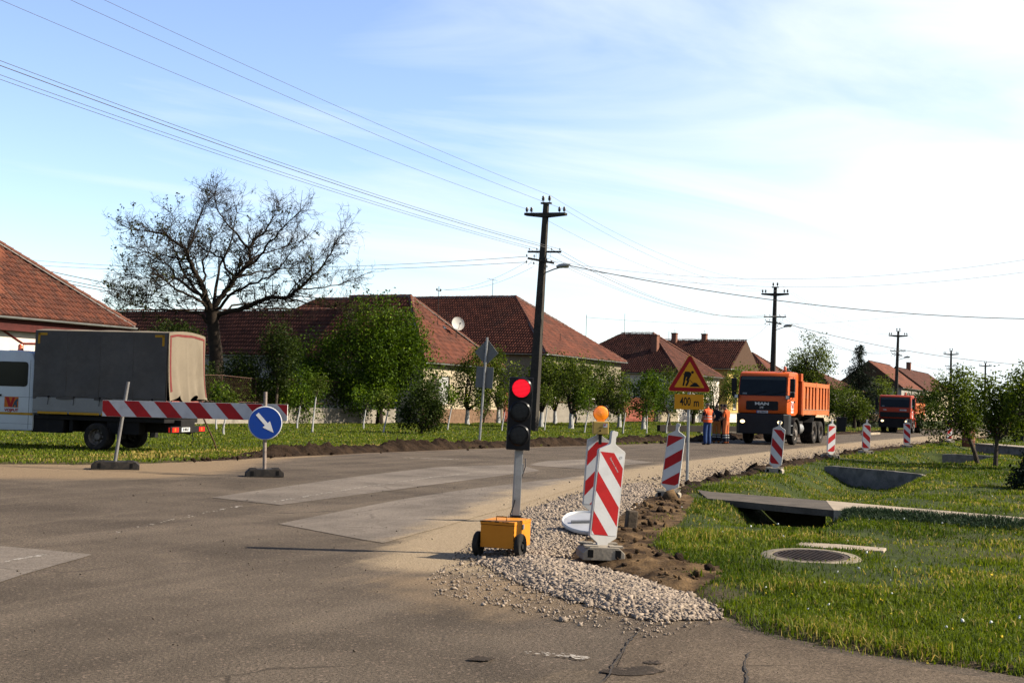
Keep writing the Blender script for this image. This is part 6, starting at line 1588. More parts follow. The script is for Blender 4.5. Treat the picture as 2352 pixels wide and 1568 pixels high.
# ---- 400 m roadworks sign
YEL = mat('yellow_reflective', (0.78, 0.34, 0.014), 0.5, 0.06, 5, dirt=(0.4, 0.17, 0.02), dirt_amt=0.2)
SBLK = mat('sign_black', (0.012, 0.011, 0.011), 0.6)
DRED = mat('sign_red', (0.36, 0.008, 0.012), 0.5, 0.08, 5)
sp_ = G(1578, 1108)
r_ = thing('roadworks_sign', 'triangular yellow roadworks warning sign with a 400 m plate on a steel post', 'road sign', (sp_[0], sp_[1], 0), math.radians(-5))
MB().tube([(0, 0.035, -0.1), (0, 0.035, 2.55)], 0.032, 10).build('post', STEEL, r_, smooth=True)
def rtri(R, cz, rr=0.045, n=5):
    pts = []
    for k in range(3):
        a = math.pi / 2 + k * 2 * math.pi / 3; c = (math.cos(a) * (R - 2 * rr), cz + math.sin(a) * (R - 2 * rr))
        for j in range(n + 1):
            b = a - math.pi / 3 + 2 * math.pi / 3 * j / n; pts.append((c[0] + math.cos(b) * rr, c[1] + math.sin(b) * rr))
    return pts
cz = 2.17
tri = MB().prism(rtri(0.545, cz, 0.05), -0.012, 0.012, 'y').build('triangle', mat('yellow_rim', (0.68, 0.42, 0.06), 0.5), r_)
MB().prism(rtri(0.525, cz, 0.045), -0.0145, -0.0118, 'y').build('red_border', DRED, tri)
MB().prism(rtri(0.365, cz, 0.012), -0.017, -0.0142, 'y').build('yellow_field', YEL, tri)
K = 0.001481
def ic(x, y): return ((x - 478) * K, cz - 0.545 * 0.5 + (628 - y) * K + 0.012)
shapes = [[(412, 348), (470, 349), (500, 372), (506, 392), (482, 440), (462, 470), (436, 462), (446, 425), (430, 430), (408, 440), (398, 420), (400, 396), (388, 386), (392, 380), (403, 386)],
          [(398, 420), (428, 428), (414, 500), (405, 548), (392, 558), (380, 548), (392, 490), (394, 450)], [(434, 450), (468, 462), (476, 484), (462, 520), (446, 552), (432, 558), (421, 546), (440, 506), (446, 488), (428, 466)],
          [(473, 462), (480, 458), (532, 512), (526, 518)], [(476, 562), (500, 538), (528, 520), (540, 503), (578, 506), (600, 532), (634, 562)]]
wk = MB()
for i, s in enumerate(shapes): wk.prism([ic(*q) for q in s], -0.0172 - 0.0003 * i, -0.0192 - 0.0003 * i, 'y')
hc = ic(518, 358); wk.prism([(hc[0] + 0.029 * math.cos(a), hc[1] + 0.029 * math.sin(a)) for a in np.linspace(0, 6.283, 15)[:-1]], -0.0172, -0.0192, 'y')
wk.build('digging_figure', SBLK, tri)
pl = MB().b2(-0.30, 0.30, -0.012, 0.012, 1.53, 1.845).build('plate', YEL, r_, bevel=0.004)
text_obj('lettering', '400', 0.245, SBLK, pl, frame((-0.075, -0.0135, 1.685), (1, 0, 0), (0, 0, 1)), 0.62, 0.001, 0.004)
text_obj('lettering', 'm', 0.235, SBLK, pl, frame((0.155, -0.0135, 1.668), (1, 0, 0), (0, 0, 1)), 0.66, 0.001, 0.004)

# ---- sign backs on the far verge
sb_ = G(1101, 1016)
r_ = thing('road_sign', 'leaning steel sign post with grey diamond and square sign backs', 'road sign', (sb_[0], sb_[1], 0), 0, rot=(0, math.radians(2.6), math.radians(-14)))
ALU = mat('sign_back_grey', (0.20, 0.20, 0.19), 0.6, 0.08, 3, dirt=(0.14, 0.13, 0.12), dirt_amt=0.5, metal=0.2)
MB().tube([(0, 0, -0.1), (0, 0, 3.95)], 0.045, 8).build('post', STEEL, r_, smooth=True)
MB().prism([(-0.46, 3.38), (-0.43, 3.35), (-0.02, 2.91), (0.02, 2.91), (0.43, 3.35), (0.46, 3.38), (0.43, 3.41), (0.02, 3.87), (-0.02, 3.87), (-0.43, 3.41)], 0.05, 0.075, 'y').build('diamond_plate', ALU, r_)
MB().b2(-0.34, 0.33, 0.05, 0.075, 2.05, 2.84).build('square_plate', ALU, r_, bevel=0.01)
# ---- blue arrow sign and the striped barrier board
bs_ = G(607, 1094)
BLUE = mat('sign_blue', (0.003, 0.042, 0.26), 0.6, 0.06, 4, dirt=(0.02, 0.05, 0.15), dirt_amt=0.3)
RUSTP = mat('rusty_painted_post', (0.30, 0.24, 0.20), 0.8, 0.3, 6, dirt=(0.11, 0.05, 0.03), dirt_amt=0.8, bump=0.3)
r_ = thing('arrow_sign', 'round blue sign with white arrow pointing down right on a rusty post', 'road sign', (bs_[0], bs_[1], 0.0), math.radians(12), rot=(0, math.radians(-1.4), math.radians(14)))
foot(r_, 0.72, 0.42, 0.15, FOOT_B)
MB().tube([(0, 0, 0.1), (0, 0, 1.63)], 0.036, 10).build('post', RUSTP, r_, smooth=True)
MB().lathe([(0.001, -0.012), (0.315, -0.012), (0.325, -0.004), (0.325, 0.01), (0.001, 0.012)], 40, 'y', (0, -0.06, 1.03)).build('rim', WHITE_R, r_, smooth=True)
dsc = MB().lathe([(0.001, -0.0155), (0.308, -0.0155), (0.308, -0.0125), (0.001, -0.0125)], 40, 'y', (0, -0.06, 1.03)).build('blue_disc', BLUE, r_)
ar = [(-0.235, 0.035), (0.03, 0.035), (0.03, 0.092), (0.245, 0.0), (0.03, -0.092), (0.03, -0.035), (-0.235, -0.035)]
ca, sa = math.cos(math.radians(-49)), math.sin(math.radians(-49))
MB().prism([(x * ca - z * sa, 1.03 + x * sa + z * ca) for x, z in ar], -0.0785, -0.0757, 'y').build('arrow', WHITE_R, dsc)
MB().b2(-0.03, 0.03, -0.05, 0.036, 0.98, 1.02).build('clamp', STEEL, r_)
lp_ = G(265, 1077)
r_ = thing('barrier_post', 'leaning grey steel post in a black foot behind the striped board', 'post', (lp_[0], lp_[1], 0), 0, rot=(0, 0, math.radians(16)))
foot(r_, 0.92, 0.45, 0.16, FOOT_B)
MB().tube([(-0.02, 0.02, 0.1), (0.17, 0.02, 1.75)], 0.036, 10).build('post', mat('grey_post', (0.22, 0.21, 0.20), 0.7, 0.2, 6, dirt=(0.12, 0.09, 0.07), dirt_amt=0.5), r_, smooth=True)
bl_, brr = D(235, 937, lp_[1] - 0.16), D(660, 947.5, bs_[1] + 0.12)
dvec = Vector(brr - bl_); L = dvec.length
r_ = thing('barrier_board', 'long red and white striped barrier board hung between two posts', 'barrier', bl_, 0, rot=(0, -math.asin(dvec.z / L), math.atan2(dvec.y, dvec.x)))
bd = MB().b2(0, L, 0, 0.03, -0.16, 0.16).build('board', PLASTIC, r_, bevel=0.004)
hh = 0.155
def clipx(poly, lo, hi):
    for lim, sg in ((lo, 1), (hi, -1)):
        res = []
        for i in range(len(poly)):
            a, b = poly[i], poly[(i + 1) % len(poly)]; da, db = sg * (a[0] - lim), sg * (b[0] - lim)
            if da >= 0: res.append(a)
            if da * db < 0: t = da / (da - db); res.append((a[0] + t * (b[0] - a[0]), a[1] + t * (b[1] - a[1])))
        poly = res
        if len(poly) < 3: return None
    return poly
per = 0.318
for k in range(-2, 14):
    x0 = k * per - 0.05; red = k % 2 == 0
    pl_ = clipx([(x0 - 0.14, hh), (x0 + per - 0.14, hh), (x0 + per + 0.15, -hh), (x0 + 0.15, -hh)], 0.004, L - 0.004)
    if pl_: MB().prism(pl_, -0.0028, -0.0003, 'y').build('stripe', RED if red else WHITE_R, bd)
q0, q1 = G(500, 1032), D(463, 950, G(500, 1032)[1] - 0.4)
q2 = q0 + (q1 - q0) * 1.5
tag(MB().tube([q0 - np.array((0, 0, .1)), q0 + (q2 - q0) * .15, q2], [0.02, 0.022, 0.024], 7).build('leaning_rod', RUST, smooth=True), 'rusty iron rod stuck slanting in the grass behind the barrier board', 'rod')

# ---- portable traffic light on its orange battery cart
ORANGE = mat('cart_orange', (0.70, 0.255, 0.018), 0.55, 0.06, 4, dirt=(0.42, 0.15, 0.03), dirt_amt=0.35)
BLK = mat('signal_black', (0.010, 0.010, 0.011), 0.5, 0.2, 4, dirt=(0.03, 0.028, 0.025), dirt_amt=0.4)
wl_, wr_ = G(1104, 1280), G(1193, 1288)
cc = (wl_ + wr_) / 2
aw = math.radians(-20)
r_ = thing('portable_traffic_light', 'portable traffic light showing red, on an orange battery cart with two wheels', 'traffic light', (cc[0], cc[1], 0.02), aw)
W_, Dp_ = 0.36, 0.50; zb, zt = 0.10, 0.365
box = MB().b2(-W_ / 2, W_ / 2, -0.10, Dp_ - 0.10, zb, zt).build('battery_cart', ORANGE, r_, bevel=0.006)
MB().b2(-W_ / 2 - 0.004, W_ / 2 + 0.004, -0.104, Dp_ - 0.096, zt - 0.03, zt + 0.004).build('lid', ORANGE, box, bevel=0.004)
MB().b2(-W_ / 2 - .0045, W_ / 2 + .0045, -0.1046, -0.1035, zt - 0.034, zt - 0.0305).build('lid_seam', HOLE, box)
MB().tube([(-0.05, 0.0, zt), (-0.05, 0.0, zt + 0.045), (0.06, 0.0, zt + 0.045), (0.06, 0.0, zt)], 0.006, 6).build('handle', ORANGE, box)
chips = MB(); cr = random.Random(8)
for k in range(46):
    e = cr.randrange(5); t = cr.random(); L = cr.uniform(.004, .03); hh_ = cr.uniform(.0015, .005)
    if e == 0: chips.b2(-W_ / 2 + t * W_ - L, -W_ / 2 + t * W_ + L, -.1052, -.1042, zt - .002 - hh_, zt + .0045)
    elif e == 1: chips.b2(W_ / 2 + .0042, W_ / 2 + .0052, -.1 + t * .48, -.1 + t * .48 + L, zt - .002 - hh_, zt + .0045)
    elif e == 2: chips.b2(W_ / 2 - .002 - hh_, W_ / 2 + .001, -.1012, -.1002, zb + t * .22, zb + t * .22 + L)
    else: chips.b2(-W_ / 2 + t * W_ - L, -W_ / 2 + t * W_ + L, -.1012, -.1002, zb + .001, zb + .003 + hh_)
ob = chips.build('paint_chips', mat('chipped_steel', (0.05, 0.03, 0.02), 0.9), box); ob['kind'] = 'stuff'
MB().b2(W_ / 2 + .001, W_ / 2 + .014, .12, .17, zt - .085, zt - .035).build('latch', STEEL, box, bevel=.003)
for sx in (-1, 1):
    wh = MB().lathe([(0.05, -0.022), (0.118, -0.026), (0.127, -0.015), (0.127, 0.015), (0.118, 0.026), (0.05, 0.022)], 24, 'x', (sx * 0.225, -0.03, 0.127), False).build('wheel', BLACK, r_, smooth=True)
    MB().lathe([(0.001, -0.03), (0.025, -0.03), (0.03, -0.012), (0.052, -0.010), (0.052, 0.010), (0.03, 0.012), (0.025, 0.03), (0.001, 0.03)], 16, 'x', (sx * 0.225, -0.03, 0.127)).build('hub', DARKM, wh, smooth=True)
MB().tube([(-0.22, -0.03, 0.127), (0.22, -0.03, 0.127)], 0.012, 6).build('axle', DARKM, r_)
# post and head stand plumb-ish, square to the viewer
pst = MB().b2(-0.04, 0.04, -0.04, 0.04, 0.0, 1.02)
po = pst.build('post', STEEL, r_, bevel=0.006); po.location = (0.0, 0.43, zt); po.rotation_euler = (0, math.radians(1.2), -aw + math.radians(6))
po.location.z = zt - 0.06
MB().b2(-0.05, 0.05, -0.05, 0.05, 0.0, 0.09).build('socket', BLK, po, bevel=0.005)
MB().tube([(-0.06, -0.03, 0.0), (-0.06, -0.05, 0.1), (-0.03, -0.05, 0.2), (-0.02, -0.045, 0.25)], 0.006, 5).build('cable', CABLE, po)
MB().tube([(0.045, 0.0, 0.48), (0.075, -0.02, 0.60), (0.07, -0.02, 0.68)], 0.006, 5).build('cable', WIRE, po)
MB().b2(0.041, 0.055, -0.02, 0.02, 0.52, 0.62).build('bracket', STEEL, po)
hd = MB().b2(-0.122, 0.122, -0.075, 0.055, 0, 0.755).build('signal_head', BLK, r_, bevel=0.008)
hd.location = (0.012, 0.40, 1.072); hd.rotation_euler = (0, math.radians(1.4), -aw + math.radians(3))
def led_mat(name, col, emis, base):
    m = bpy.data.materials.new(name); n, l = nodes_of(m); t = n.new('ShaderNodeTexCoord').outputs['Object']
    sx_ = n.new('ShaderNodeSeparateXYZ'); l.new(t, sx_.inputs[0])
    def cell(o): return nmath(n, l, 'ABSOLUTE', nmath(n, l, 'SUBTRACT', nmath(n, l, 'FRACT', nmath(n, l, 'MULTIPLY', o, 75.0)), 0.5))
    a, b = cell(sx_.outputs['X']), cell(sx_.outputs['Z'])
    d = nmath(n, l, 'SQRT', nmath(n, l, 'ADD', nmath(n, l, 'MULTIPLY', nmath(n, l, 'MULTIPLY', a, a), 0.6), nmath(n, l, 'MULTIPLY', nmath(n, l, 'MULTIPLY', b, b), 1.5)))
    dot = nmath(n, l, 'SUBTRACT', 1.0, ramp(n, l, d, 0.12 if not emis else 0.3, 0.22 if not emis else 0.52))
    bs = finish(m, n, l, mix_rgb(n, l, dot, base, col), 0.4, spec=0.12)
    if emis:
        bs.inputs['Emission Color'].default_value = (*col, 1); l.new(nmath(n, l, 'ADD', nmath(n, l, 'MULTIPLY', dot, emis), emis * 0.45), bs.inputs['Emission Strength'])
    return m
LED_R = led_mat('red_led_lens', (1.0, 0.012, 0.03), 0.27, (0.3, 0.0, 0.0)); LED_OFF = led_mat('dark_led_lens', (0.10, 0.10, 0.09), 0, (0.014, 0.014, 0.013))
for k, zc_ in enumerate((0.64, 0.40, 0.155)):
    ln = MB().lathe([(0.001, -0.0045), (0.06, -0.004), (0.088, -0.002), (0.094, 0.002), (0.094, 0.006)], 32, 'y', (0, 0, 0)).build('red_lens' if k == 0 else 'unlit_lens', LED_R if k == 0 else LED_OFF, hd, smooth=True)
    ln.location = (0, -0.078, zc_)
    rg = MB().lathe([(0.099, 0.004), (0.099, -0.012), (0.098, -0.016), (0.113, -0.004), (0.113, 0.006)], 32, 'y', (0, -0.078, zc_), False).build('lens_ring', mat('ring_black', (0.015, 0.015, 0.016), 0.25), hd, smooth=True)
# ================================================================ vehicles
TYRE = mat('tyre_rubber', (0.022, 0.020, 0.018), 0.9, 0.3, 6, dirt=(0.12, 0.095, 0.07), dirt_amt=0.55, bump=0.4, bscale=30)
RIM = mat('dusty_rim', (0.20, 0.175, 0.15), 0.6, 0.25, 6, dirt=(0.10, 0.08, 0.06), dirt_amt=0.5, metal=0.3)
GLASS = mat('vehicle_glass', (0.010, 0.014, 0.015), 0.12, 0.2, 2, spec=0.10, rvar=0.02)
GREYP = mat('grey_plastic', (0.020, 0.021, 0.023), 0.5, 0.15, 3, dirt=(0.045, 0.038, 0.03), dirt_amt=0.3)
UNDER = mat('chassis_black', (0.014, 0.013, 0.013), 0.85, 0.3, 3, dirt=(0.05, 0.042, 0.033), dirt_amt=0.4)
CHROME = mat('chrome_letter', (0.55, 0.55, 0.54), 0.3, 0.05, 3, metal=0.6)
PLATE_W = mat('plate_white', (0.62, 0.63, 0.62), 0.5, 0.05, 3); PLATE_B = mat('plate_blue', (0.02, 0.06, 0.3), 0.5)
BEACON = mat('beacon_amber', (0.75, 0.12, 0.01), 0.25, 0.1, 3, spec=0.6)
HEADL = mat('lit_headlamp', (0.9, 0.8, 0.6), 0.2, 0.02, 2, emis=((1.0, 0.70, 0.32), 1.3))
REDL = mat('tail_lamp_red', (0.55, 0.02, 0.015), 0.25, 0.1, 8, emis=((1.0, 0.05, 0.02), 0.08)); ORL = mat('tail_lamp_amber', (0.7, 0.15, 0.02), 0.25)
LOGO_R = mat('logo_red', (0.42, 0.02, 0.02), 0.5); LOGO_O = mat('logo_orange', (0.6, 0.16, 0.02), 0.5); LOGO_B = mat('logo_blue', (0.05, 0.09, 0.12), 0.5)
def wheel(parent, x, y, r, w, side, dual=False, name='wheel'):
    tw = w if not dual else 2 * w + 0.06
    prof = [(r * .58, -tw / 2 + .01), (r * .9, -tw / 2), (r * .985, -tw / 2 + .03), (r, -tw / 2 + .05)]
    for k in range(1, 5): prof += [(r, -tw / 2 + .05 + (tw - .1) * (k / 5) - 0.012), (r - 0.018, -tw / 2 + .05 + (tw - .1) * (k / 5) - .006), (r - 0.018, -tw / 2 + .05 + (tw - .1) * (k / 5) + .006), (r, -tw / 2 + .05 + (tw - .1) * (k / 5) + .012)]
    prof += [(r, tw / 2 - .05), (r * .985, tw / 2 - .03), (r * .9, tw / 2), (r * .58, tw / 2 - .01)]
    ty = MB().lathe(prof, 32, 'y', (x, y, r), False).build(name, TYRE, parent, smooth=True)
    s = side; o = tw / 2
    dep = 0.13 if dual else 0.02
    rp = [(r * .60, s * (o - .012)), (r * .57, s * (o - .03)), (r * .54, s * (o - dep - .02)), (r * .34, s * (o - dep - .035)), (r * .30, s * (o - dep + (.02 if dual else .05))), (r * .22, s * (o - dep + (.05 if dual else .08))), (0.001, s * (o - dep + (.05 if dual else .08)))]
    rm_ = MB().lathe(rp, 24, 'y', (x, y, r), False).build('rim', RIM, ty, smooth=True)
    nuts = MB()
    for k in range(8):
        a = k * math.pi / 4; nuts.box((x + math.cos(a) * r * .42, y + s * (o - dep - .01), r + math.sin(a) * r * .42), (0.05, 0.05, 0.05))
    nuts.build('wheel_nuts', RIM, ty)
    return ty
def rounded(x0, x1, z0, z1, r, n=4):
    pts = []
    for cx_, cz_, a0 in ((x1 - r, z1 - r, 0), (x0 + r, z1 - r, 90), (x0 + r, z0 + r, 180), (x1 - r, z0 + r, 270)):
        for k in range(n + 1): a = math.radians(a0 + 90 * k / n); pts.append((cx_ + r * math.cos(a), cz_ + r * math.sin(a)))
    return pts
def slab_on(parent, name, poly, o, ex, ez, en, t, matl):
    """thin slab: polygon (a,b) on the plane through o spanned by ex, ez, thickness t outwards along en"""
    o, ex, ez, en = Vector(o), Vector(ex).normalized(), Vector(ez).normalized(), Vector(en).normalized()
    n = len(poly); A_ = [o + ex * a + ez * b + en * 0.001 for a, b in poly]; B_ = [p + en * t for p in A_]
    mb = MB(); mb.add(A_ + B_, [tuple(range(n)), tuple(range(n, 2 * n))] + [(i, (i + 1) % n, n + (i + 1) % n, n + i) for i in range(n)])
    return mb.build(name, matl, parent)
def door_logo(parent, o, ex, ez, en, s, back=True):
    lg = slab_on(parent, 'company_logo', [(-.5 * s, -.62 * s), (.5 * s, -.62 * s), (.5 * s, .62 * s), (-.5 * s, .62 * s)], o, ex, ez, en, 0.003, WHITE_P) if back else slab_on(parent, 'company_logo', [(-.55 * s, -.16 * s), (.5 * s, -.16 * s), (.5 * s, .55 * s), (-.55 * s, .55 * s)], o, ex, ez, en, 0.002, LOGO_O)
    o2 = Vector(o) + Vector(en).normalized() * 0.0035
    slab_on(lg, 'logo_mark', [(-.48 * s, .52 * s), (-.22 * s, .52 * s), (-.08 * s, .1 * s), (.06 * s, .52 * s), (.25 * s, .52 * s), (.02 * s, -.14 * s), (-.2 * s, -.14 * s)], o2, ex, ez, en, 0.002, LOGO_R)
    slab_on(lg, 'logo_mark', [(0.08 * s, -.14 * s), (.2 * s, .2 * s), (.36 * s, .4 * s), (.48 * s, .45 * s), (.48 * s, .3 * s), (.4 * s, .2 * s), (.45 * s, -.14 * s), (.33 * s, -.14 * s), (.3 * s, 0), (.22 * s, -.02 * s), (.2 * s, -.14 * s)], o2, ex, ez, en, 0.0028, LOGO_B)
    text_obj('lettering', 'VOJPUT', 0.26 * s, LOGO_R, lg, frame(o2 + Vector(ez).normalized() * (-.36 * s), ex, ez), 1.15, 0.001, 0.003)
    return lg
def tipper(label, pos, rot, S):
    """local x forward from the front axle, y left, z up"""
    r_ = thing('tipper_truck', label, 'truck', pos, rot)
    hw = S['hw']; paint = S['paint']; body = S['body']
    cab = MB().prism(S['prof'], -hw, hw, 'y').build('cab', paint, r_, smooth=True, bevel=0.07)
    # windscreen on the sloping front
    (fx0, fz0), (fx1, fz1) = S['ws']; ez = Vector((fx1 - fx0, 0, fz1 - fz0)); H = ez.length; en = Vector((ez.z, 0, -ez.x)).normalized()
    o = Vector((fx0, 0, fz0)) + en * S.get('wso', 0.002)
    slab_on(cab, 'windscreen', rounded(-hw + S['wsm'], hw - S['wsm'], 0, H, 0.09), o, (0, -1, 0), ez, en, 0.02, GLASS)
    slab_on(cab, 'sun_visor', [(-hw + S['wsm'] + .05, H - .16), (hw - S['wsm'] - .05, H - .16), (hw - S['wsm'] - .08, H - .03), (-hw + S['wsm'] + .08, H - .03)], o + en * .021, (0, -1, 0), ez, en, 0.002, mat('visor_tint', (0.045, 0.055, 0.055), 0.4))
    slab_on(cab, 'windscreen_sticker', [(hw - .42, .05), (hw - .22, .05), (hw - .22, .12), (hw - .42, .12)], o + en * .021, (0, -1, 0), ez, en, 0.002, mat('sticker', (0.2, 0.24, 0.24), 0.6))
    for k in (-.45, .35):
        w = MB(); a = o + en * 0.035 + ez.normalized() * 0.03; w.tube([a + Vector((0, k, 0)), a + Vector((0, k + 0.62, 0)) + ez.normalized() * 0.16], 0.012, 4); w.build('wiper', BLK, cab)
    x0, x1, z0, z1, z2 = S['win']
    for s in (-1, 1):
        slab_on(cab, 'side_window', [(x0, z0), (x1, z0 - 0.12), (x1 - .02, z0 + .2), (x1 - 0.16, z2), (x0, z2)], (0, s * hw, 0), (1, 0, 0), (0, 0, 1), (0, s, 0), 0.008, GLASS)
        dl = MB(); y_ = s * (hw + 0.002)
        for xx in (x0 - .1, x1 + 0.08): dl.b2(xx - .006, xx + .006, y_ - .003, y_ + .003, S['zl'] + .05, z2 + .08)
        dl.b2(x0 - .1, x1 + .08, y_ - .003, y_ + .003, z2 + .075, z2 + .087)
        dl.build('door_seam', HOLE, cab)
        MB().b2(x0 + .0, x0 + .15, y_ - .02, y_ + .03, z0 - .42, z0 - .34).build('door_handle', BLK, cab)
        m = MB().b2(S['mx'] - .08, S['mx'] + .06, s * (hw + .2) - .11, s * (hw + .2) + .11, S['mz'], S['mz'] + .58).build('mirror', BLK, r_, bevel=0.03)
        MB().b2(S['mx'] - .07, S['mx'] + .05, s * (hw + .2) - .10, s * (hw + .2) + .10, S['mz'] - .25, S['mz'] - .02).build('lower_mirror', BLK, m, bevel=0.03)
        MB().tube([(S['mx'], s * hw, S['mz'] + .68), (S['mx'], s * (hw + .22), S['mz'] + .66), (S['mx'], s * (hw + .22), S['mz'] - .3), (S['mx'] + .02, s * hw, S['mz'] - .45)], 0.018, 5).build('mirror_arm', BLK, m)
    # grille
    gz0, gz1, ghw, gx = S['grille']
    gr = slab_on(cab, 'grille', rounded(-ghw, ghw, gz0, gz1, 0.05), (gx, 0, 0), (0, -1, 0), (0, 0, 1), (1, 0, 0), 0.02, BLK)
    nb = 6
    for k in range(nb): MB().b2(gx + .021, gx + .034, -ghw + .05, ghw - .05, gz0 + .04 + k * (gz1 - gz0 - .08) / nb, gz0 + .055 + k * (gz1 - gz0 - .08) / nb).build('grille_bar', GREYP, gr)
    tx, tz, th, tw_, ty_ = S['text']
    if S['letters']:
        text_obj('lettering', S['letters'], th, CHROME, gr, frame((gx + .04, ty_, tz), (0, 1, 0), (0, 0, 1)), tw_, 0.006, 0.006)
    if S.get('emblem'):
        e = MB(); ex_ = gx + .036; ez_ = tz - 0.155
        e.tube([(ex_, -.1, ez_ - .06), (ex_, .1, ez_ - .06), (ex_, .1, ez_ + .06), (ex_, -.1, ez_ + .06), (ex_, -.1, ez_ - .06)], 0.006, 4)
        e.prism([(-.075, -.01), (-.06, .015), (.01, .01), (.05, .035), (.075, .02), (.055, -.0), (.05, -.045), (.035, -.045), (.03, -.012), (-.04, -.018), (-.05, -.045), (-.065, -.045)], ex_, ex_ + .008, 'x'); e.v = [(x, y, z + (ez_ if abs(z) < 0.2 else 0)) for x, y, z in e.v]
        e.build('emblem', CHROME, gr)
    py, pz = S['plate']
    pl = MB().b2(gx + .025, gx + .035, py - .26, py + .26, pz - .055, pz + .055).build('number_plate', PLATE_W, r_)
    MB().b2(gx + .0355, gx + .037, py + .21 * -1 - .045, py - .21 + .0, pz - .053, pz + .053).build('plate_band', PLATE_B, pl)
    text_obj('lettering', S['num'], 0.115, SBLK, pl, frame((gx + .0365, py + .02, pz), (0, 1, 0), (0, 0, 1)), 0.72, 0.001, 0.002)
    # bumper
    bz0, bz1, bx_ = S['bump']
    b = MB().prism([(-hw - .06, gx - .55), (hw + .06, gx - .55), (hw + .06, gx - .1), (hw - .12, gx + bx_), (-hw + .12, gx + bx_), (-hw - .06, gx - .1)], bz0, bz1, 'z')
    b.v = [(y, x, z) for x, y, z in b.v]; bo = b.build('bumper', S['bumpm'], r_, bevel=0.04)
    for s in (-1, 1):
        hl = MB().lathe([(0.001, 0.0), (0.07, 0.0), (0.085, -0.03)], 14, 'x', (gx + bx_ + .012, s * (hw - .28), S['hl'])); hl.v = [(x, (y - s * (hw - .28)) * 1.5 + s * (hw - .28), z) for x, y, z in hl.v]
        hl.build('headlamp', HEADL, bo)
        MB().b2(gx + bx_ - .03, gx + bx_ + .006, s * (hw - .28) - .2, s * (hw - .28) + .2, S['hl'] - .11, S['hl'] + .11).build('headlamp_housing', GREYP, bo, bevel=0.02)
        st = MB()
        for zz in (.45, .85): st.b2(.62, 1.0, s * (hw - .02) - .09, s * (hw - .02) + .09, zz, zz + .035)
        st.build('step', STEEL, r_)
        fd = MB(); R = S['wr']; n = 10; vs = []
        for k in range(n + 1):
            a = math.pi * (-0.02 + 1.04 * k / n)
            for (rr_, yy) in ((R + .1, hw + .07), (R + .17, hw + .09), (R + .17, hw - .45), (R + .1, hw - .45)): vs.append((math.cos(a) * rr_ * 1.02, s * yy, R + math.sin(a) * rr_))
        fs = []
        for k in range(n):
            for j in range(4): fs.append((k * 4 + j, k * 4 + (j + 1) % 4, k * 4 + 4 + (j + 1) % 4, k * 4 + 4 + j))
        fs += [(0, 1, 2, 3), tuple(n * 4 + j for j in range(4))]
        fd.add(vs, fs).build('fender', GREYP if S['letters'] == 'MAN' else paint, r_, smooth=True)
    # roof beacon
    bx0, by0 = S['beacon']; zr = S['roof']
    bc = MB().lathe([(.085, 0), (.085, .05), (.07, .06), (.07, .2), (.055, .25), (.001, .26)], 14, 'z', (bx0, by0, zr - .02)).build('beacon', BEACON, r_, smooth=True)
    MB().lathe([(.1, 0), (.1, .06), (.07, .07)], 14, 'z', (bx0, by0, zr - .03)).build('beacon_base', BLK, bc)
    if S.get('lamps'):
        for s in (-1, 1):
            MB().b2(gx - .06, gx + .1, s * (hw + .03) - .09, s * (hw + .03) + .09, 2.02, 2.2).build('work_lamp', BLK, r_, bevel=0.015)
            MB().b2(gx + .101, gx + .106, s * (hw + .03) - .07, s * (hw + .03) + .07, 2.04, 2.18).build('work_lamp_lens', CHROME, r_)
    for s in (1,): door_logo(cab, ((x0 + x1) / 2 - .02, s * (hw + .004), z0 - .62), (-s, 0, 0), (0, 0, 1), (0, s, 0), 0.42)
    # chassis
    bxl = S['bl']; ch = MB().b2(-S['bx0'] - bxl + .3, 1.0, -.42, .42, .68, 1.1).b2(-2.2, -.9, -.95, -.45, .5, 1.05).b2(-2.2, -1.0, .45, .95, .5, 1.05).b2(-S['bx0'] - bxl + .2, -.6, -.55, .55, 1.1, S['bz0'] - .02)
    ch.build('chassis', UNDER, r_, bevel=0.02)
    MB().tube([(-1.0, .8, .72), (-2.0, .8, .72)], .26, 14).build('fuel_tank', STEEL, r_, smooth=True)
    for s in (-1, 1):
        wheel(r_, 0, s * (hw - .12), S['wr'], .30, s)
        for xa in S['axles']: wheel(r_, xa, s * (hw - .24), S['wr'], .27, s, True)
        for xa in S['axles']:
            pass
        vs = []
        xa0, xa1 = S['axles'][-1] - S['wr'] - .15, S['axles'][0] + S['wr'] + .15; ya_, yb_ = s * (hw - .2) - .3, s * (hw - .2) + .3
        for sg, xe, zl_ in ((-1, xa1, .55), (1, xa0, .35)):
            MB().prism([(xe - .02, zl_), (xe + .02, zl_), (xe + .02 + sg * .02, 1.0), (xe + sg * .34, 1.24), (xe + sg * .34, 1.2), (xe + sg * .06 - .02, .98)], ya_, yb_, 'y').build('mudguard', UNDER, r_)
    MB().tube([(0, -hw + .3, S['wr']), (0, hw - .3, S['wr'])], .09, 8).build('axle', UNDER, r_)
    # tipping body
    x1b = -S['bx0']; x0b = x1b - bxl; bw = S['bw']; z0b, z1b = S['bz0'], S['bz1']
    bdy = MB().b2(x0b, x1b, -bw + .08, bw - .08, z0b, z0b + .12).b2(x0b + .02, x0b + .08, -bw + .08, bw - .08, z0b + .12, z1b - .1).build('tipping_body', body, r_, bevel=0.01)
    MB().b2(x1b - .06, x1b, -bw, bw, z0b, S['hz']).b2(x1b + .002, x1b + .28, -bw, bw, S['hz'] - .36, S['hz']).b2(x1b + .002, x1b + .1, -bw, -bw + .12, z0b, S['hz'] - .362).b2(x1b + .002, x1b + .1, bw - .12, bw, z0b, S['hz'] - .362).build('headboard', S['bodyd'], bdy, bevel=0.015)
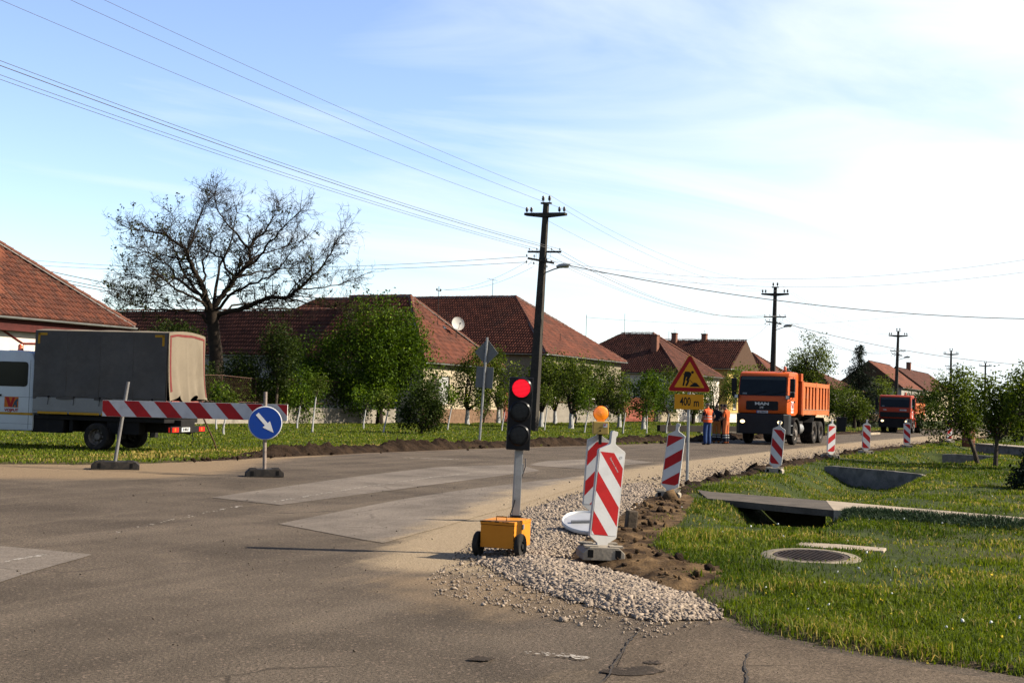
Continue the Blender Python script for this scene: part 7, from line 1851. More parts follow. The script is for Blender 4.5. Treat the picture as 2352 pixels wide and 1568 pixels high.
    for s in (-1, 1):
        sh = MB().b2(x0b, x1b - .062, s * (bw - .10) - .02, s * (bw - .10) + .02, z0b + .12, z1b - .05).build('side_wall', body, bdy)
        y0, y1 = sorted((s * (bw - .078), s * bw))
        rl = MB().b2(x0b, x1b - .07, y0, y1, z1b - .2, z1b).b2(x0b, x1b - .07, y0, y1, z0b + .0, z0b + .22)
        rl.build('side_rail', body, bdy, bevel=0.01)
        L = bxl - .07
        ps = MB()
        for xx in (x0b + .06, x0b + L * .5, x1b - .14): ps.b2(xx - .07, xx + .07, y0 - (0.012 if s < 0 else 0), y1 + (0.012 if s > 0 else 0), z0b - .05, z1b + .05)
        ps.build('side_post', body, bdy, bevel=0.01)
        nr = S['ribs']
        for k in range(nr * 2):
            hx = x0b + .13 + (L * .5 - .0) * (k // nr) ; seg_ = (L * .5 - .16) / nr; xa = hx + seg_ * (k % nr) + seg_ * .22
            w = seg_ * .56
            MB().prism([(xa, z0b + .222), (xa + w, z0b + .222), (xa + w * .82, z1b - .202), (xa + w * .18, z1b - .202)], y0 + .004, y1 - .012, 'y').build('rib', body, bdy)
        MB().b2(x0b, x1b - .07, y0 - .0, y1 + .02 * s if s > 0 else y1, z0b + .225, z0b + .245).build('ledge', S['dirt'], bdy)
    ld = MB(); rr = random.Random(3)
    for k in range(2): ld.tube([(x0b - .03, bw - .1 - k * .0, z0b + .3), (x0b - .03, bw - .1, z1b + .12)], .02, 5)
    for k in range(5): ld.tube([(x0b - .03, bw - .1, z0b + .4 + k * .26), (x0b - .03, bw - .42, z0b + .4 + k * .26)], .015, 5)
    ld.tube([(x0b - .03, bw - .42, z0b + .3), (x0b - .03, bw - .42, z1b + .0)], .02, 5)
    ld.build('ladder', S['bodyd'], bdy)
    return r_
OR1 = mat('tipper_orange_paint', (0.64, 0.104, 0.008), 0.42, 0.07, 2, dirt=(0.40, 0.11, 0.03), dirt_amt=0.35, spec=0.2)
OR2 = mat('tipper_body_orange', (0.56, 0.145, 0.038), 0.6, 0.12, 3, dirt=(0.36, 0.20, 0.12), dirt_amt=0.55)
OR3 = mat('tipper_headboard_orange', (0.46, 0.09, 0.018), 0.6, 0.12, 3, dirt=(0.25, 0.08, 0.04), dirt_amt=0.4)
DUSTY = mat('body_dirt', (0.40, 0.28, 0.19), 0.9, 0.2, 4)
truck_dir = math.atan2(-RD[1], -RD[0])
wpos = G(1826, 1021.5); tp = wpos[:2] - TD * 1.15
tipper('orange tipper truck with headlamps lit, facing the camera beside the workers', (tp[0], tp[1], 0.0), truck_dir,
       dict(hw=1.12, paint=OR1, body=OR2, bodyd=OR3, dirt=DUSTY, prof=[(1.40, 1.38), (1.42, 1.95), (1.37, 2.2), (1.22, 3.0), (1.08, 3.18), (0.8, 3.25), (-.42, 3.25), (-.55, 3.12), (-.55, 1.42), (-.1, 1.3), (.75, 1.3)], zl=1.4, roof=3.25,
            ws=((1.385, 2.16), (1.225, 3.02)), wsm=0.07, wso=0.01, win=(.1, 1.0, 2.3, 2.2, 2.95), mx=1.32, mz=2.35, grille=(1.52, 1.92, .72, 1.42), text=(0, 1.80, .17, 1.7, 0), letters='MAN', emblem=True, plate=(0.02, 1.445), num='SU 066-LD', bump=(.46, 1.36, .12), bumpm=GREYP, hl=1.0,
            wr=.525, axles=(-3.6, -4.95), beacon=(.75, .82), lamps=True, bx0=.85, bl=5.45, bw=1.24, bz0=1.36, bz1=2.85, hz=3.22, ribs=4))
RED2 = mat('old_red_paint', (0.42, 0.055, 0.022), 0.5, 0.08, 2, dirt=(0.25, 0.06, 0.04), dirt_amt=0.4)
wpos = G(2098, 995); tp = wpos[:2] - TD * 1.2
tipper('older red tipper truck with lit headlamps, farther down the road', (tp[0], tp[1], 0.0), truck_dir,
       dict(hw=1.18, paint=RED2, body=OR2, bodyd=RED2, dirt=DUSTY, prof=[(1.36, 1.12), (1.42, 1.25), (1.42, 1.95), (1.28, 2.78), (1.15, 2.9), (.9, 2.93), (-.2, 2.93), (-.3, 2.85), (-.3, 1.2), (.7, 1.15)], zl=1.25, roof=2.93,
            ws=((1.42, 1.98), (1.295, 2.74)), wsm=0.09, wso=0.006, win=(.05, 1.05, 2.05, 2.0, 2.65), mx=1.3, mz=2.1, grille=(1.22, 1.62, 1.1, 1.42), text=(0, 1.78, .12, 1.2, -.75), letters='1626', plate=(.62, 1.78), num='SU 041-17', bump=(.42, 1.1, .1), bumpm=UNDER, hl=.92,
            wr=.52, axles=(-3.4,), beacon=(.2, .6), bx0=1.0, bl=4.6, bw=1.2, bz0=1.5, bz1=2.35, hz=2.75, ribs=3))

# ---- canvas-topped crew-cab truck parked on the verge
CANV = mat('grey_canvas', (0.108, 0.099, 0.090), 0.8, 0.2, 0.9, dirt=(0.08, 0.076, 0.072), dirt_amt=0.4, bump=0.15, bscale=60)
CANV_B = mat('beige_canvas', (0.22, 0.18, 0.128), 0.85, 0.08, 1.5, dirt=(0.14, 0.11, 0.075), dirt_amt=0.5, bump=0.15, bscale=60)
CANV_R = mat('canvas_red_hem', (0.17, 0.035, 0.03), 0.8, 0.15, 4)
WHITE_V = mat('van_white', (0.60, 0.645, 0.66), 0.35, 0.04, 2, dirt=(0.42, 0.42, 0.4), dirt_amt=0.3, spec=0.25)
YSTR = mat('yellow_marker', (0.5, 0.26, 0.015), 0.5, 0.1, 4); SIDEB = mat('grey_sideboard', (0.27, 0.265, 0.25), 0.5, 0.08, 2, dirt=(0.3, 0.29, 0.27), dirt_amt=0.4, metal=0.2)
va = math.radians(11.5); head = np.array((-math.cos(va), math.sin(va))); left = np.array((-math.sin(va), -math.cos(va)))
rw = G(222, 1036); vp = rw[:2] - left * 0.98
vz = float(ground_z(vp[0], vp[1])) + 0.02
r_ = thing('canvas_truck', 'small white crew-cab truck with grey canvas cover parked on the grass', 'truck', (vp[0], vp[1], vz), math.atan2(head[1], head[0]))
xb, xf = -1.86, 1.82; hw = 1.05
MB().b2(-2.0, 3.4, -.4, .4, .48, .82).b2(xb + .05, xf, -.95, .95, .74, .86).b2(-1.1, -.2, .55, .9, .42, .78).b2(1.0, 1.9, .45, .92, .40, .84).b2(1.0, 1.9, -.92, -.45, .40, .84).b2(.75, .85, -.9, .9, .45, .8).build('chassis', UNDER, r_, bevel=0.02)
bd = MB().b2(xb, xf, -hw, hw, .90, .96).build('load_bed', SIDEB, r_)
for s in (-1, 1):
    y0, y1 = sorted((s * hw, s * (hw - .035)))
    MB().b2(xb, xf, y0, y1, .962, 1.31).build('side_board', SIDEB, bd, bevel=0.008)
    m = MB()
    for k in range(4): m.b2(xb + .02 + k * .89, xb + .86 + k * .89, s * (hw + .004) - .004, s * (hw + .004) + .004, .885, .945)
    m.build('reflective_strip', YSTR, bd)
MB().b2(xb - .035, xb - .002, -hw, hw, .90, 1.31).build('tailboard', mat('red_tailboard', (0.30, 0.09, 0.07), 0.6, 0.1, 3), bd)
# canvas: side sheets sag a little between the hoops
def cloth(name, fn, nu, nv, matl, parent):
    vs = [fn(i / nu, j / nv) for i in range(nu + 1) for j in range(nv + 1)]
    fs = [(i * (nv + 1) + j, (i + 1) * (nv + 1) + j, (i + 1) * (nv + 1) + j + 1, i * (nv + 1) + j + 1) for i in range(nu) for j in range(nv)]
    return MB().add(vs, fs).build(name, matl, parent, smooth=2, fixn=False)
ct = 3.02
cv = None
for s in (1, -1):
    def fn(a, b, s=s):
        x = xb + (xf - xb) * a; z = 1.27 + (ct - 1.27) * b; sag = 0.022 * math.sin(a * math.pi * 4) ** 2 * math.sin(math.pi * b) + 0.03 * (1 - b) * (0.5 + 0.5 * math.sin(a * 23)) * math.exp(-b * 9)
        fold = 0.008 * math.sin((x * 1.7 + z * 2.3) * 3.1) * (1 - b)
        return (x, s * (hw + .012 - sag + fold), z + 0.012 * math.sin(a * 23) * (b < .01))
    c = cloth('canvas_side', fn, 60, 26, CANV, r_)
    if s == 1:
        cv = c
        for (x0_, x1_, z0_, z1_) in ((xf - .14, xf - .08, 2.68, 2.96), (xf - .34, xf - .08, 2.90, 2.96), (xb + .08, xb + .14, 2.68, 2.96), (xb + .08, xb + .34, 2.90, 2.96)):
            MB().b2(x0_, x1_, hw + .013, hw + .017, z0_, z1_).build('yellow_corner_mark', YSTR, c)
        for k in range(5): MB().lathe([(0.001, 0), (.03, .004), (.03, .012), (.001, .014)], 8, 'y', (xb + .35 + k * .72, hw + .012, 1.325)).build('eyelet', UNDER, c)
for k in range(1, 4):
    a_ = k / 4; xs_ = xb + (xf - xb) * a_
    MB().tube([(xs_, hw + .012 - 0.022 * math.sin(a_ * math.pi * 4) ** 2 * math.sin(math.pi * q / 10), 1.3 + (ct - 1.3) * q / 10) for q in range(11)], .007, 4).build('canvas_seam', CANV, cv)
MB().tube([(xb + .05 + (xf - xb - .1) * q / 40, hw + .02 + .006 * math.sin(q * 1.9), 1.335 + .02 * math.sin(q * 1.1)) for q in range(41)], .006, 4).build('lacing_rope', mat('rope', (0.12, 0.11, 0.09), 0.9), cv)
for k in range(5): MB().tube([(xb + .35 + k * .72, hw + .02, 1.34), (xb + .36 + k * .72, hw + .03, 1.12)], .008, 4).build('strap', UNDER, cv)
cloth('canvas_roof', lambda a, b: (xb + (xf - xb) * a, -hw - .01 + (2 * hw + .02) * b, ct + 0.08 * math.sin(math.pi * b) ** 0.7 - 0.012 * math.sin(a * math.pi * 4) ** 2), 40, 16, CANV_B, r_)
cloth('canvas_front', lambda a, b: (xf, -hw + 2 * hw * a, 1.3 + (ct + 0.08 * math.sin(math.pi * a) - 1.3) * b), 12, 6, CANV, r_)
def rear(a, b):
    y = hw - 2 * hw * a; top = ct + 0.08 * math.sin(math.pi * a) ** 0.7; zb_ = 1.30 + 0.06 * math.sin(a * 9) + (0.16 * math.exp(-((a - .22) / .09) ** 2)) + (0.2 * math.exp(-((a - .62) / .1) ** 2))
    z = zb_ + (top - zb_) * b; f = (1 - b)
    x = xb - .03 - 0.075 * f * math.cos(a * 12.5 + 1.1) ** 2 - 0.05 * math.exp(-((a - .47) / .035) ** 2) * (0.4 + f) - 0.12 * f ** 4 * abs(math.sin(a * 7 + .5))
    return (x, y * (1 - 0.05 * f * (a < .5)), z)
rc = cloth('rear_flap', rear, 64, 40, CANV_B, r_)
def strip(a0, a1, b0, b1, n=26):
    def g(a, b):
        p = rear(a0 + (a1 - a0) * a, b0 + (b1 - b0) * b); return (p[0] - .006, p[1], p[2])
    return cloth('red_hem', g, n if a1 - a0 > .2 else 2, n if b1 - b0 > .2 else 2, CANV_R, rc)
strip(.03, .97, .92, .955); strip(.03, .065, .12, .915); strip(.935, .97, .04, .915)
MB().tube([(xb - .02, hw + .005, 1.3), (xb - .02, hw + .005, ct)], .018, 5).build('corner_hoop', UNDER, r_)
# cab
cabp = [(1.84, .42), (5.25, .40), (5.42, .55), (5.45, 1.15), (4.55, 1.38), (3.95, 2.28), (3.65, 2.46), (3.2, 2.51), (2.1, 2.49), (1.92, 2.42), (1.84, 2.2)]
cb = MB().prism(cabp, -.98, .98, 'y'); cabo = cb.build('cab', WHITE_V, r_, smooth=True, bevel=0.09)
for s in (-1, 1):
    slab_on(cabo, 'rear_door_window', rounded(2.03, 3.0, 1.56, 2.2, .09), (0, s * .98, 0), (1, 0, 0), (0, 0, 1), (0, s, 0), .006, GLASS)
    slab_on(cabo, 'front_door_window', [(3.08, 1.56), (4.35, 1.5), (4.3, 1.66), (3.86, 2.2), (3.08, 2.2)], (0, s * .98, 0), (1, 0, 0), (0, 0, 1), (0, s, 0), .006, GLASS)
    MB().b2(1.85, 5.3, s * .984 - .004, s * .984 + .004, .83, .89).build('yellow_stripe', YSTR, cabo)
    m = MB()
    for xx in (2.0 - .03, 3.04, 4.4): m.b2(xx - .005, xx + .005, s * .9815 - .0015, s * .9815 + .0015, .48, 2.25)
    m.b2(1.86, 5.2, s * .9815 - .0015, s * .9815 + .0015, 1.285, 1.292); m.b2(1.86, 5.2, s * .9815 - .0015, s * .9815 + .0015, .60, .606)
    m.build('door_seam', mat('seam_grey', (0.12, 0.13, 0.13), 0.6), cabo)
    for xx in (2.85, 4.2): MB().b2(xx - .09, xx + .09, s * .985, s * 1.01, 1.3, 1.35).build('door_handle', BLK, cabo) if s > 0 else None
    MB().b2(4.35, 4.5, s * 1.1 - .1, s * 1.1 + .1, 1.5, 1.85).build('mirror', BLK, cabo, bevel=.03)
slab_on(cabo, 'windscreen', rounded(-.84, .84, .06, 1.0, .08), (4.555, 0, 1.375), (0, -1, 0), (-.6, 0, .9), (.9, 0, .6), .012, GLASS)
MB().b2(5.36, 5.5, -.95, .95, .38, .66).build('front_bumper', GREYP, r_, bevel=.03)
for s in (-1, 1): MB().b2(5.3, 5.465, s * .72 - .18, s * .72 + .18, .78, 1.02).build('headlamp', CHROME, r_, bevel=.03)
door_logo(cabo, (2.46, .986, 1.08), (-1, 0, 0), (0, 0, 1), (0, 1, 0), .38, False)
bc = MB().lathe([(.075, 0), (.075, .03), (.068, .04), (.068, .13), (.05, .17), (.001, .175)], 14, 'z', (2.62, .45, 2.50)).build('beacon', BEACON, r_, smooth=True)
for s in (-1, 1):
    wheel(r_, 0, s * .86, .345, .19, s, True)
    wheel(r_, 4.55, s * .86, .345, .20, s)
    MB().b2(-.62, -.6, s * .86 - .22, s * .86 + .22, .3, .75).build('mud_flap', BLACK, r_)
tb = MB().b2(-2.02, -1.93, -.98, .98, .50, .66).build('lamp_bar', UNDER, r_, bevel=.01)
for s in (-1, 1):
    y = s * .76
    MB().b2(-2.035, -2.021, y - .17, y + .17, .52, .64).build('tail_lamp', REDL, tb)
    MB().b2(-2.037, -2.0352, y - .02, y + .06, .535, .625).build('indicator', ORL, tb)
    MB().b2(-1.99, -1.95, s * .981, s * .987, .52, .64).build('side_lamp', REDL, tb)
npl = MB().b2(-2.034, -2.022, -.05, .42, .525, .635).build('number_plate', PLATE_W, tb)
text_obj('lettering', 'SU 080-GE', .1, SBLK, npl, frame((-2.0365, .19, .58), (0, -1, 0), (0, 0, 1)), .72, .001, .002)
MB().tube([(-1.9, 0, .5), (-2.06, 0, .47), (-2.1, 0, .52)], .03, 6).tube([(-2.0, -.25, .5), (-2.04, -.28, .3), (-2.0, -.25, .22)], .012, 4).build('tow_hitch', UNDER, r_)
# ================================================================ people
SKIN = mat('skin', (0.36, 0.19, 0.12), 0.6, 0.08, 8); HAIR = mat('dark_hair', (0.018, 0.013, 0.010), 0.7, 0.2, 20)
def person(label, pos, rotz, h, skel, cols, hair=True, bald=False, extras=None):
    """skel: dict joint -> (x, y, z) for a 1.78 m figure looking along +y; cols: tag -> material"""
    k = h / 1.78
    J = dict(pelvis=(0, 0, .96), waist=(0, 0, 1.12), chest=(0, .0, 1.33), nb=(0, -.01, 1.47), neck=(0, 0, 1.53), jaw=(0, .025, 1.59), head=(0, .015, 1.67), crown=(0, .0, 1.735),
             hipL=(-.095, 0, .9), kneeL=(-.10, .02, .5), ankL=(-.10, -.02, .1), heelL=(-.10, -.03, .045), toeL=(-.115, .15, .035), hipR=(.095, 0, .9), kneeR=(.10, .02, .5), ankR=(.10, -.02, .1), heelR=(.10, -.03, .045), toeR=(.115, .15, .035),
             shL=(-.185, -.01, 1.42), elL=(-.24, -.02, 1.14), wrL=(-.235, .06, .90), paL=(-.235, .085, .83), shR=(.185, -.01, 1.42), elR=(.24, -.02, 1.14), wrR=(.235, .06, .90), paR=(.235, .085, .83))
    J.update(skel)
    Rr = dict(pelvis=(.165, .125), waist=(.15, .115), chest=(.175, .125), nb=(.085, .075), neck=(.058, .058), jaw=(.068, .075), head=(.078, .098), crown=(.06, .072), hip=(.10, .10), knee=(.075, .078), ank=(.06, .062), heel=(.045, .05), toe=(.042, .035), sh=(.07, .065), el=(.052, .052), wr=(.036, .034), pa=(.034, .022))
    E_ = [('pelvis', 'waist', 'shirt'), ('waist', 'chest', 'shirt'), ('chest', 'nb', 'shirt'), ('nb', 'neck', 'skin'), ('neck', 'jaw', 'skin'), ('jaw', 'head', 'skin'), ('head', 'crown', 'skin')]
    for s in 'LR':
        E_ += [('pelvis', 'hip' + s, 'trouser'), ('hip' + s, 'knee' + s, 'trouser'), ('knee' + s, 'ank' + s, 'trouser'), ('ank' + s, 'heel' + s, 'shoe'), ('heel' + s, 'toe' + s, 'shoe'), ('chest', 'sh' + s, 'shirt'), ('sh' + s, 'el' + s, 'sleeve'), ('el' + s, 'wr' + s, 'skin'), ('wr' + s, 'pa' + s, 'skin')]
    for s in 'LR':   # five fingers, the thumb leaving the side of the palm
        p = Vector(J['pa' + s]); w = Vector(J['wr' + s]); d = (p - w).normalized(); side = Vector((0, 1, 0)) - d * d.y; side.normalize(); nrm = d.cross(side)
        for f, (o, L) in enumerate(((-.026, .06), (-.009, .075), (.009, .08), (.026, .07))):
            a = p + side * o; b_ = a + d * L * .5 - nrm * .004; c = b_ + (d * .6 + nrm * (.5 if s == 'L' else -.5)) * L * .5
            for nm, q in (('a', a), ('b', b_), ('c', c)): J['f%s%d%s' % (s, f, nm)] = tuple(q)
            E_ += [('pa' + s, 'f%s%da' % (s, f), 'skin'), ('f%s%da' % (s, f), 'f%s%db' % (s, f), 'skin'), ('f%s%db' % (s, f), 'f%s%dc' % (s, f), 'skin')]
        a = w.lerp(p, .5) + side * .03; b_ = a + side * .03 + d * .03
        J['t%sa' % s] = tuple(a); J['t%sb' % s] = tuple(b_); E_ += [('wr' + s, 't%sa' % s, 'skin'), ('t%sa' % s, 't%sb' % s, 'skin')]
    hd = Vector(J['head']); fdir = Vector(J['head']) - Vector(J['crown']); fw = Vector(skel.get('_face', (0, 1, 0))).normalized()
    J['nose'] = tuple(hd + fw * .105 + Vector((0, 0, -.015))); E_.append(('head', 'nose', 'skin'))
    J.pop('_face', None)
    names = list(J); idx = {n: i for i, n in enumerate(names)}
    me = bpy.data.meshes.new('tmp'); me.from_pydata([Vector(J[n]) * k for n in names], [(idx[a], idx[b]) for a, b, _ in E_], [])
    o = bpy.data.objects.new('tmp_body', me); COL.objects.link(o)
    md = o.modifiers.new('skin', 'SKIN'); md.use_smooth_shade = True; sub = o.modifiers.new('sub', 'SUBSURF'); sub.levels = 2; sub.render_levels = 2
    sv = me.skin_vertices[0].data
    for n in names:
        key = n if n in Rr else n[:-1]
        if n[0] == 'f' and n[1] in 'LR': r = (.0095, .0095)
        elif n[0] == 't' and n[1] in 'LR': r = (.011, .011)
        elif n == 'nose': r = (.014, .016)
        else: r = Rr[key]
        sc = cols.get('_fat', {}).get(key, 1.0)
        sv[idx[n]].radius = (r[0] * k * sc, r[1] * k * sc); sv[idx[n]].use_root = (n == 'pelvis')
    dg = bpy.context.evaluated_depsgraph_get(); res = bpy.data.meshes.new_from_object(o.evaluated_get(dg)); bpy.data.objects.remove(o)
    res.name = 'body'; res.materials.clear()
    tags = ['shirt', 'trouser', 'skin', 'shoe', 'sleeve']
    for t in tags: res.materials.append(cols[t])
    A_ = np.array([J[a] for a, b, t in E_]) * k; B_ = np.array([J[b] for a, b, t in E_]) * k; tg = np.array([tags.index(t) for a, b, t in E_])
    cen = np.array([p.center[:] for p in res.polygons]); d = B_ - A_; L2 = (d * d).sum(1) + 1e-9
    t = np.clip(((cen[:, None] - A_[None]) * d[None]).sum(-1) / L2[None], 0, 1); dist = np.linalg.norm(cen[:, None] - (A_[None] + t[..., None] * d[None]), axis=-1)
    rad_ = np.array([0.09 if tg[i] in (0, 1) else 0.03 for i in range(len(tg))]); mi = tg[(dist - rad_[None] * 0.5).argmin(1)]
    mi = np.where((cen[:, 2] < .99 * k) & (mi == 0), 1, mi)
    mi = np.where((mi == 4) & (np.minimum.reduce([np.linalg.norm(cen - np.array(J[e]) * k, axis=1) for e in ('elL', 'elR')]) < 0.07 * k), 2, mi)
    res.polygons.foreach_set('material_index', mi.astype(np.int32)); res.polygons.foreach_set('use_smooth', [True] * len(res.polygons))
    root = thing('person', label, 'person', (pos[0], pos[1], pos[2] if len(pos) > 2 else 0.012), rotz)
    link('body', res, root)
    H_ = Vector(J['head']) * k
    eyes = MB(); sd = fw.cross(Vector((0, 0, 1))).normalized()
    for s in (-1, 1): eyes.lathe([(0.001, -.006), (.012, 0), (.001, .006)], 8, 'z', H_ + fw * .088 * k + sd * s * .032 * k + Vector((0, 0, .012)))
    eyes.build('eyes', HAIR, root)
    MB().box(H_ + fw * .094 * k + Vector((0, 0, -.055 * k)), (.05, .012, .012)).build('mouth', mat('lips', (0.25, 0.09, 0.07), 0.6), root)
    ears = MB()
    for s in (-1, 1): ears.lathe([(0.001, -.01), (.022, 0), (.03, .01), (.001, .02)], 8, 'z', H_ + sd * s * .085 * k - fw * .01)
    ears.build('ears', SKIN, root)
    hm = MB(); vs = []; n1, n2 = 14, 8
    for i in range(n2 + 1):
        ph = (math.pi * (.52 if not bald else .0) * i / n2) if not bald else math.pi * (.36 + .24 * i / n2)
        for j in range(n1):
            th = 2 * math.pi * j / n1; v = Vector((math.sin(ph) * math.cos(th) * .092, math.sin(ph) * math.sin(th) * .112, math.cos(ph) * .112))
            face = (v.normalized().dot(fw)) > .45 and v.z < .06
            if face: v = v * .86
            vs.append(H_ + v * k + Vector((0, 0, .012)) - fw * .008)
    fs = [(i * n1 + j, i * n1 + (j + 1) % n1, (i + 1) * n1 + (j + 1) % n1, (i + 1) * n1 + j) for i in range(n2) for j in range(n1)]
    hm.add(vs, fs); hm.build('hair', mat('grey_hair', (0.2, 0.17, 0.14), 0.8) if bald else HAIR, root, smooth=2)
    for f in (extras or []): f(root, J, k)
    return root
def ring_shell(name, sect, matl, bands=()):
    """garment shell: list of (centre, rx, ry) rings"""
    def f(root, J, k):
        n = 20; mb = MB(); vs = []
        for (c, rx_, ry_) in sect:
            for j in range(n): a = 2 * math.pi * j / n; vs.append((c[0] * k + math.cos(a) * rx_ * k, c[1] * k + math.sin(a) * ry_ * k, c[2] * k))
        for i in range(len(sect) - 1):
            mb.mi = 1 if i in bands else 0
            b = len(mb.v) if i == 0 else 0
            for j in range(n): mb.f.append((i * n + j, i * n + (j + 1) % n, (i + 1) * n + (j + 1) % n, (i + 1) * n + j)); mb.m.append(mb.mi)
        mb.v = [tuple(map(float, v)) for v in vs]
        mb.build(name, matl, root, smooth=2, fixn=False)
    return f
HIVIS = mat('hivis_orange', (0.85, 0.13, 0.035), 0.7, 0.08, 4); BAND = mat('reflective_band', (0.42, 0.42, 0.40), 0.4, 0.05, 4)
OR_SH = mat('orange_shirt', (0.58, 0.10, 0.02), 0.8, 0.12, 5); OR_TR = mat('orange_workwear', (0.62, 0.17, 0.06), 0.8, 0.15, 5, dirt=(0.35, 0.12, 0.06), dirt_amt=0.4); OR_TB = mat('ochre_workwear', (0.36, 0.13, 0.03), 0.8, 0.15, 5)
NAVY = mat('navy_cloth', (0.012, 0.014, 0.024), 0.85, 0.2, 5); BLUE_J = mat('blue_workwear', (0.03, 0.06, 0.16), 0.85, 0.15, 5); SHOE = mat('work_shoe', (0.02, 0.018, 0.016), 0.7, 0.2, 6); BAG = mat('brown_cloth', (0.2, 0.14, 0.1), 0.85)
def vest():
    z = [.93, 1.0, 1.06, 1.10, 1.17, 1.21, 1.32, 1.42, 1.47]; rx = [.205, .205, .20, .198, .195, .195, .205, .19, .12]; ry = [.175, .17, .165, .16, .155, .155, .155, .13, .09]
    return ring_shell('safety_vest', [((0, 0, zz), a, b) for zz, a, b in zip(z, rx, ry)], [HIVIS, BAND], (2, 4))
def leg_bands(JL=None):
    def f(root, J, k):
        for s in 'LR':
            a, b = Vector(J['knee' + s]) * k, Vector(J['ank' + s]) * k
            for t in (.25, .5):
                p = a.lerp(b, t); q = a.lerp(b, t + .09); MB().tube([p, q], .098 * k, 14, False).build('reflective_band', BAND, root, smooth=2, fixn=False)
            MB().tube([a.lerp(b, .16), b + Vector((0, 0, .0))], [.094 * k, .088 * k], 14, False).build('trouser_cuff', NAVY, root, smooth=2, fixn=False)
    return f
def yaw_to(dx, dy): return math.atan2(-dx, dy)      # figure looks along local +y
pA = G(1624, 1021); pB = G(1645, 1017); pC = G(1667, 1019); pD = G(1656, 1010)
bag = {'knee': 1.25, 'ank': 1.3, 'hip': 1.05}
person('balding worker in orange safety vest and blue trousers, standing leftmost by the tipper', pA, yaw_to(-.55, .8), 1.80, dict(elR=(.30, -.10, 1.17), wrR=(.19, .02, 1.0), paR=(.15, .06, .97), elL=(-.25, .02, 1.15), wrL=(-.16, .16, 1.0), paL=(-.12, .2, .98), head=(0.0, .02, 1.67), kneeL=(-.11, .02, .5), ankL=(-.12, -.02, .1), heelL=(-.12, -.03, .045), toeL=(-.14, .15, .035)),
       dict(shirt=HIVIS, trouser=BLUE_J, skin=SKIN, shoe=SHOE, sleeve=NAVY, _fat=dict(waist=1.25, pelvis=1.18, chest=1.08, **bag)), bald=True, extras=[vest()])
person('worker in dark T-shirt and ochre work trousers, seen from behind between two colleagues', pB, yaw_to(.25, 1), 1.72, dict(head=(0, .06, 1.64), jaw=(0, .06, 1.57), crown=(0, .05, 1.70), wrL=(-.16, .18, 1.02), paL=(-.13, .24, 1.02), wrR=(.16, .18, 1.02), paR=(.13, .24, 1.02), elL=(-.25, .0, 1.14), elR=(.25, 0, 1.14)),
       dict(shirt=NAVY, trouser=OR_TB, skin=SKIN, shoe=SHOE, sleeve=NAVY, _fat=bag), extras=[leg_bands()])
person('worker in orange shirt and orange trousers right beside the tipper bumper', pC, yaw_to(-.75, .6), 1.76, dict(head=(0, .09, 1.63), jaw=(0, .10, 1.56), crown=(0, .07, 1.70), nb=(0, .02, 1.46), wrR=(.17, .22, 1.06), paR=(.13, .28, 1.08), wrL=(-.17, .2, 1.04), paL=(-.13, .26, 1.06), elL=(-.25, .02, 1.14), elR=(.25, .02, 1.14)),
       dict(shirt=OR_SH, trouser=OR_TR, skin=SKIN, shoe=SHOE, sleeve=OR_SH, _fat=bag), extras=[leg_bands()])
person('worker in brown and dark clothes mostly hidden behind the other workers', pD, yaw_to(.4, -1), 1.74, dict(wrL=(-.12, .26, 1.12), paL=(-.08, .32, 1.13), wrR=(.12, .26, 1.12), paR=(.08, .32, 1.13), elL=(-.25, .04, 1.12), elR=(.25, .04, 1.12)), dict(shirt=BAG, trouser=NAVY, skin=SKIN, shoe=SHOE, sleeve=BAG))
pE = G(1318, 975)
person('distant man in orange vest and dark trousers walking behind the fruit trees', pE, yaw_to(1, -.2), 1.76, dict(kneeL=(-.1, .16, .52), ankL=(-.1, .1, .12), heelL=(-.1, .08, .06), toeL=(-.11, .27, .07), kneeR=(.1, -.04, .5), ankR=(.1, -.24, .13), heelR=(.1, -.27, .09), toeR=(.11, -.1, .035), wrL=(-.24, -.12, .92), paL=(-.24, -.14, .85), wrR=(.24, .2, .95), paR=(.24, .26, .9)),
       dict(shirt=HIVIS, trouser=NAVY, skin=SKIN, shoe=SHOE, sleeve=NAVY), extras=[vest()])

# ================================================================ bins and small things
def bin_(label, p, rz, h, matl, w=.58, d=.72, lid=True):
    r_ = thing('wheelie_bin', label, 'bin', (p[0], p[1], float(ground_z(p[0], p[1]))), rz)
    mb = MB(); a, b = w / 2 * .82, d / 2 * .78
    mb.add([(-a, -b, .06), (a, -b, .06), (a, b, .06), (-a, b, .06), (-w / 2, -d / 2, h), (w / 2, -d / 2, h), (w / 2, d / 2, h), (-w / 2, d / 2, h)], [(0, 3, 2, 1), (4, 5, 6, 7), (0, 1, 5, 4), (1, 2, 6, 5), (2, 3, 7, 6), (3, 0, 4, 7)])
    mb.build('bin_body', matl, r_, bevel=.03)
    if lid:
        MB().prism([(-d / 2 - .04, h + .003), (d / 2 + .04, h + .003), (d / 2 + .02, h + .05), (0, h + .09), (-d / 2, h + .07)], -w / 2 - .03, w / 2 + .03, 'x').build('lid', matl, r_, bevel=.015)
        MB().tube([(-w / 2 + .05, d / 2 + .05, h - .04), (w / 2 - .05, d / 2 + .05, h - .04)], .018, 6).build('handle', matl, r_)
        for s in (-1, 1): MB().lathe([(.001, -.025), (.1, -.025), (.1, .025), (.001, .025)], 14, 'x', (s * w / 2 * .9, d / 2 * .75, .1)).build('wheel', BLACK, r_)
    return r_
BINM = mat('black_bin', (0.016, 0.016, 0.017), 0.55, 0.15, 3, dirt=(0.05, 0.045, 0.04), dirt_amt=0.3)
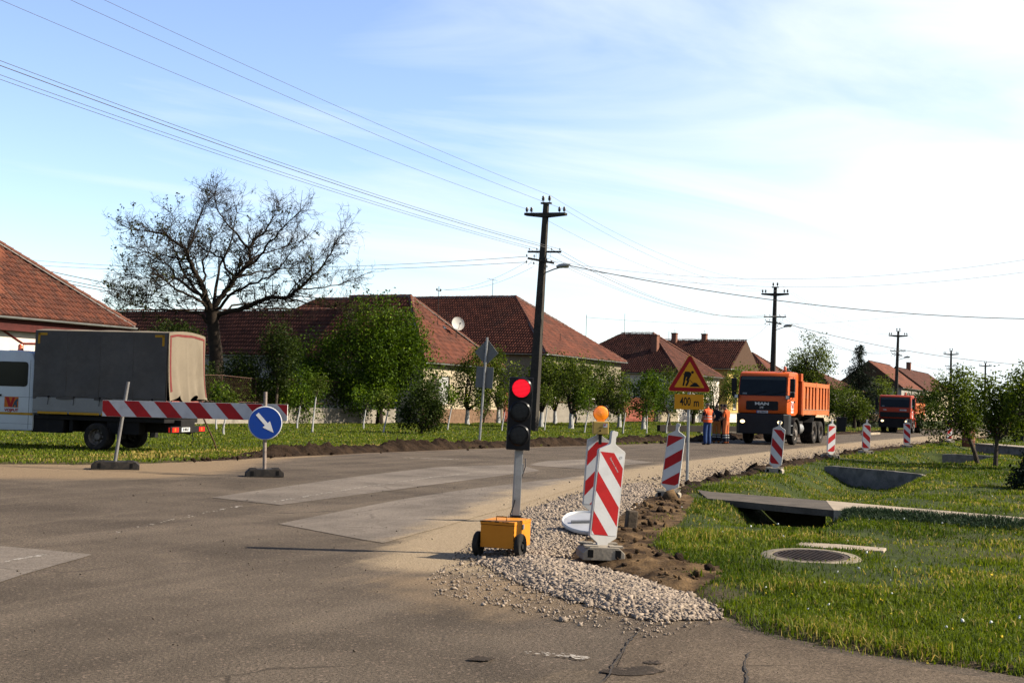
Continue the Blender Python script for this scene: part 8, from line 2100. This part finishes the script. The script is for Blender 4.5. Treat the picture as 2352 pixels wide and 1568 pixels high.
bin_('black wheelie bin standing on the verge just right of the tipper tailgate', G(1932, 994), ROAD_ANG + .3, 1.02, BINM)
bp2 = G(2342, 1017)
bin_('black wheelie bin beside the concrete driveway edge at the right', bp2, ROAD_ANG - .2, 1.0, BINM)
c_ = G(2224, 1026)
r_ = thing('rusty_drum', 'tall reddish-brown drum under the left verge fruit tree', 'drum', (c_[0], c_[1], 0.0))
MB().lathe([(.001, 0), (.30, 0), (.31, .02), (.31, .30), (.325, .32), (.31, .34), (.31, .62), (.325, .64), (.31, .66), (.31, .92), (.32, .94), (.30, .94), (.29, .9), (.001, .9)], 22).build('drum_shell', mat('rusty_drum_paint', (0.22, 0.085, 0.045), 0.75, 0.2, 4, dirt=(0.12, 0.06, 0.04), dirt_amt=0.5), r_, smooth=True)
a_, b_ = G(2163, 1012), D(2212, 985, c_[1] - 0.35)
tag(MB().tube([a_, b_], .03, 6).build('leaning_stake', BARK), 'wooden stake leaning against the reddish-brown drum', 'stake')
# low dark beam beside the workers
p0, p1 = G(1512, 996, .0), G(1700, 998, .0)
r_ = thing('timber_beam', 'long dark squared beam lying raised on the grass behind the workers', 'beam', (p0[0], p0[1], 0), math.atan2(p1[1] - p0[1], p1[0] - p0[0]))
L = math.hypot(p1[0] - p0[0], p1[1] - p0[1])
MB().b2(0, L, -.12, .12, .14, .50).build('beam', mat('dark_timber', (0.032, 0.026, 0.020), 0.9, 0.3, 3), r_, bevel=.015)
for t in (.08, .5, .92): MB().b2(L * t - .12, L * t + .12, -.14, .14, -.05, .138).build('bearer', CONC_G, r_)
# pale kerb stones lying on the far verge
for u, v, lab in ((1690, 1003, 'pale kerb stone on the verge behind the workers'), (2000, 998, 'long pale kerb stone on the verge left of the red truck')):
    p = G(u, v); r_ = thing('kerb_stone', lab, 'kerb', (p[0], p[1], 0), ROAD_ANG if u > 1800 else 0.1); MB().b2(-.6 if u < 1800 else -3, .6 if u < 1800 else 3, -.1, .1, -.05, .28 if u < 1800 else .14).build('kerb', CONC, r_, bevel=.015)
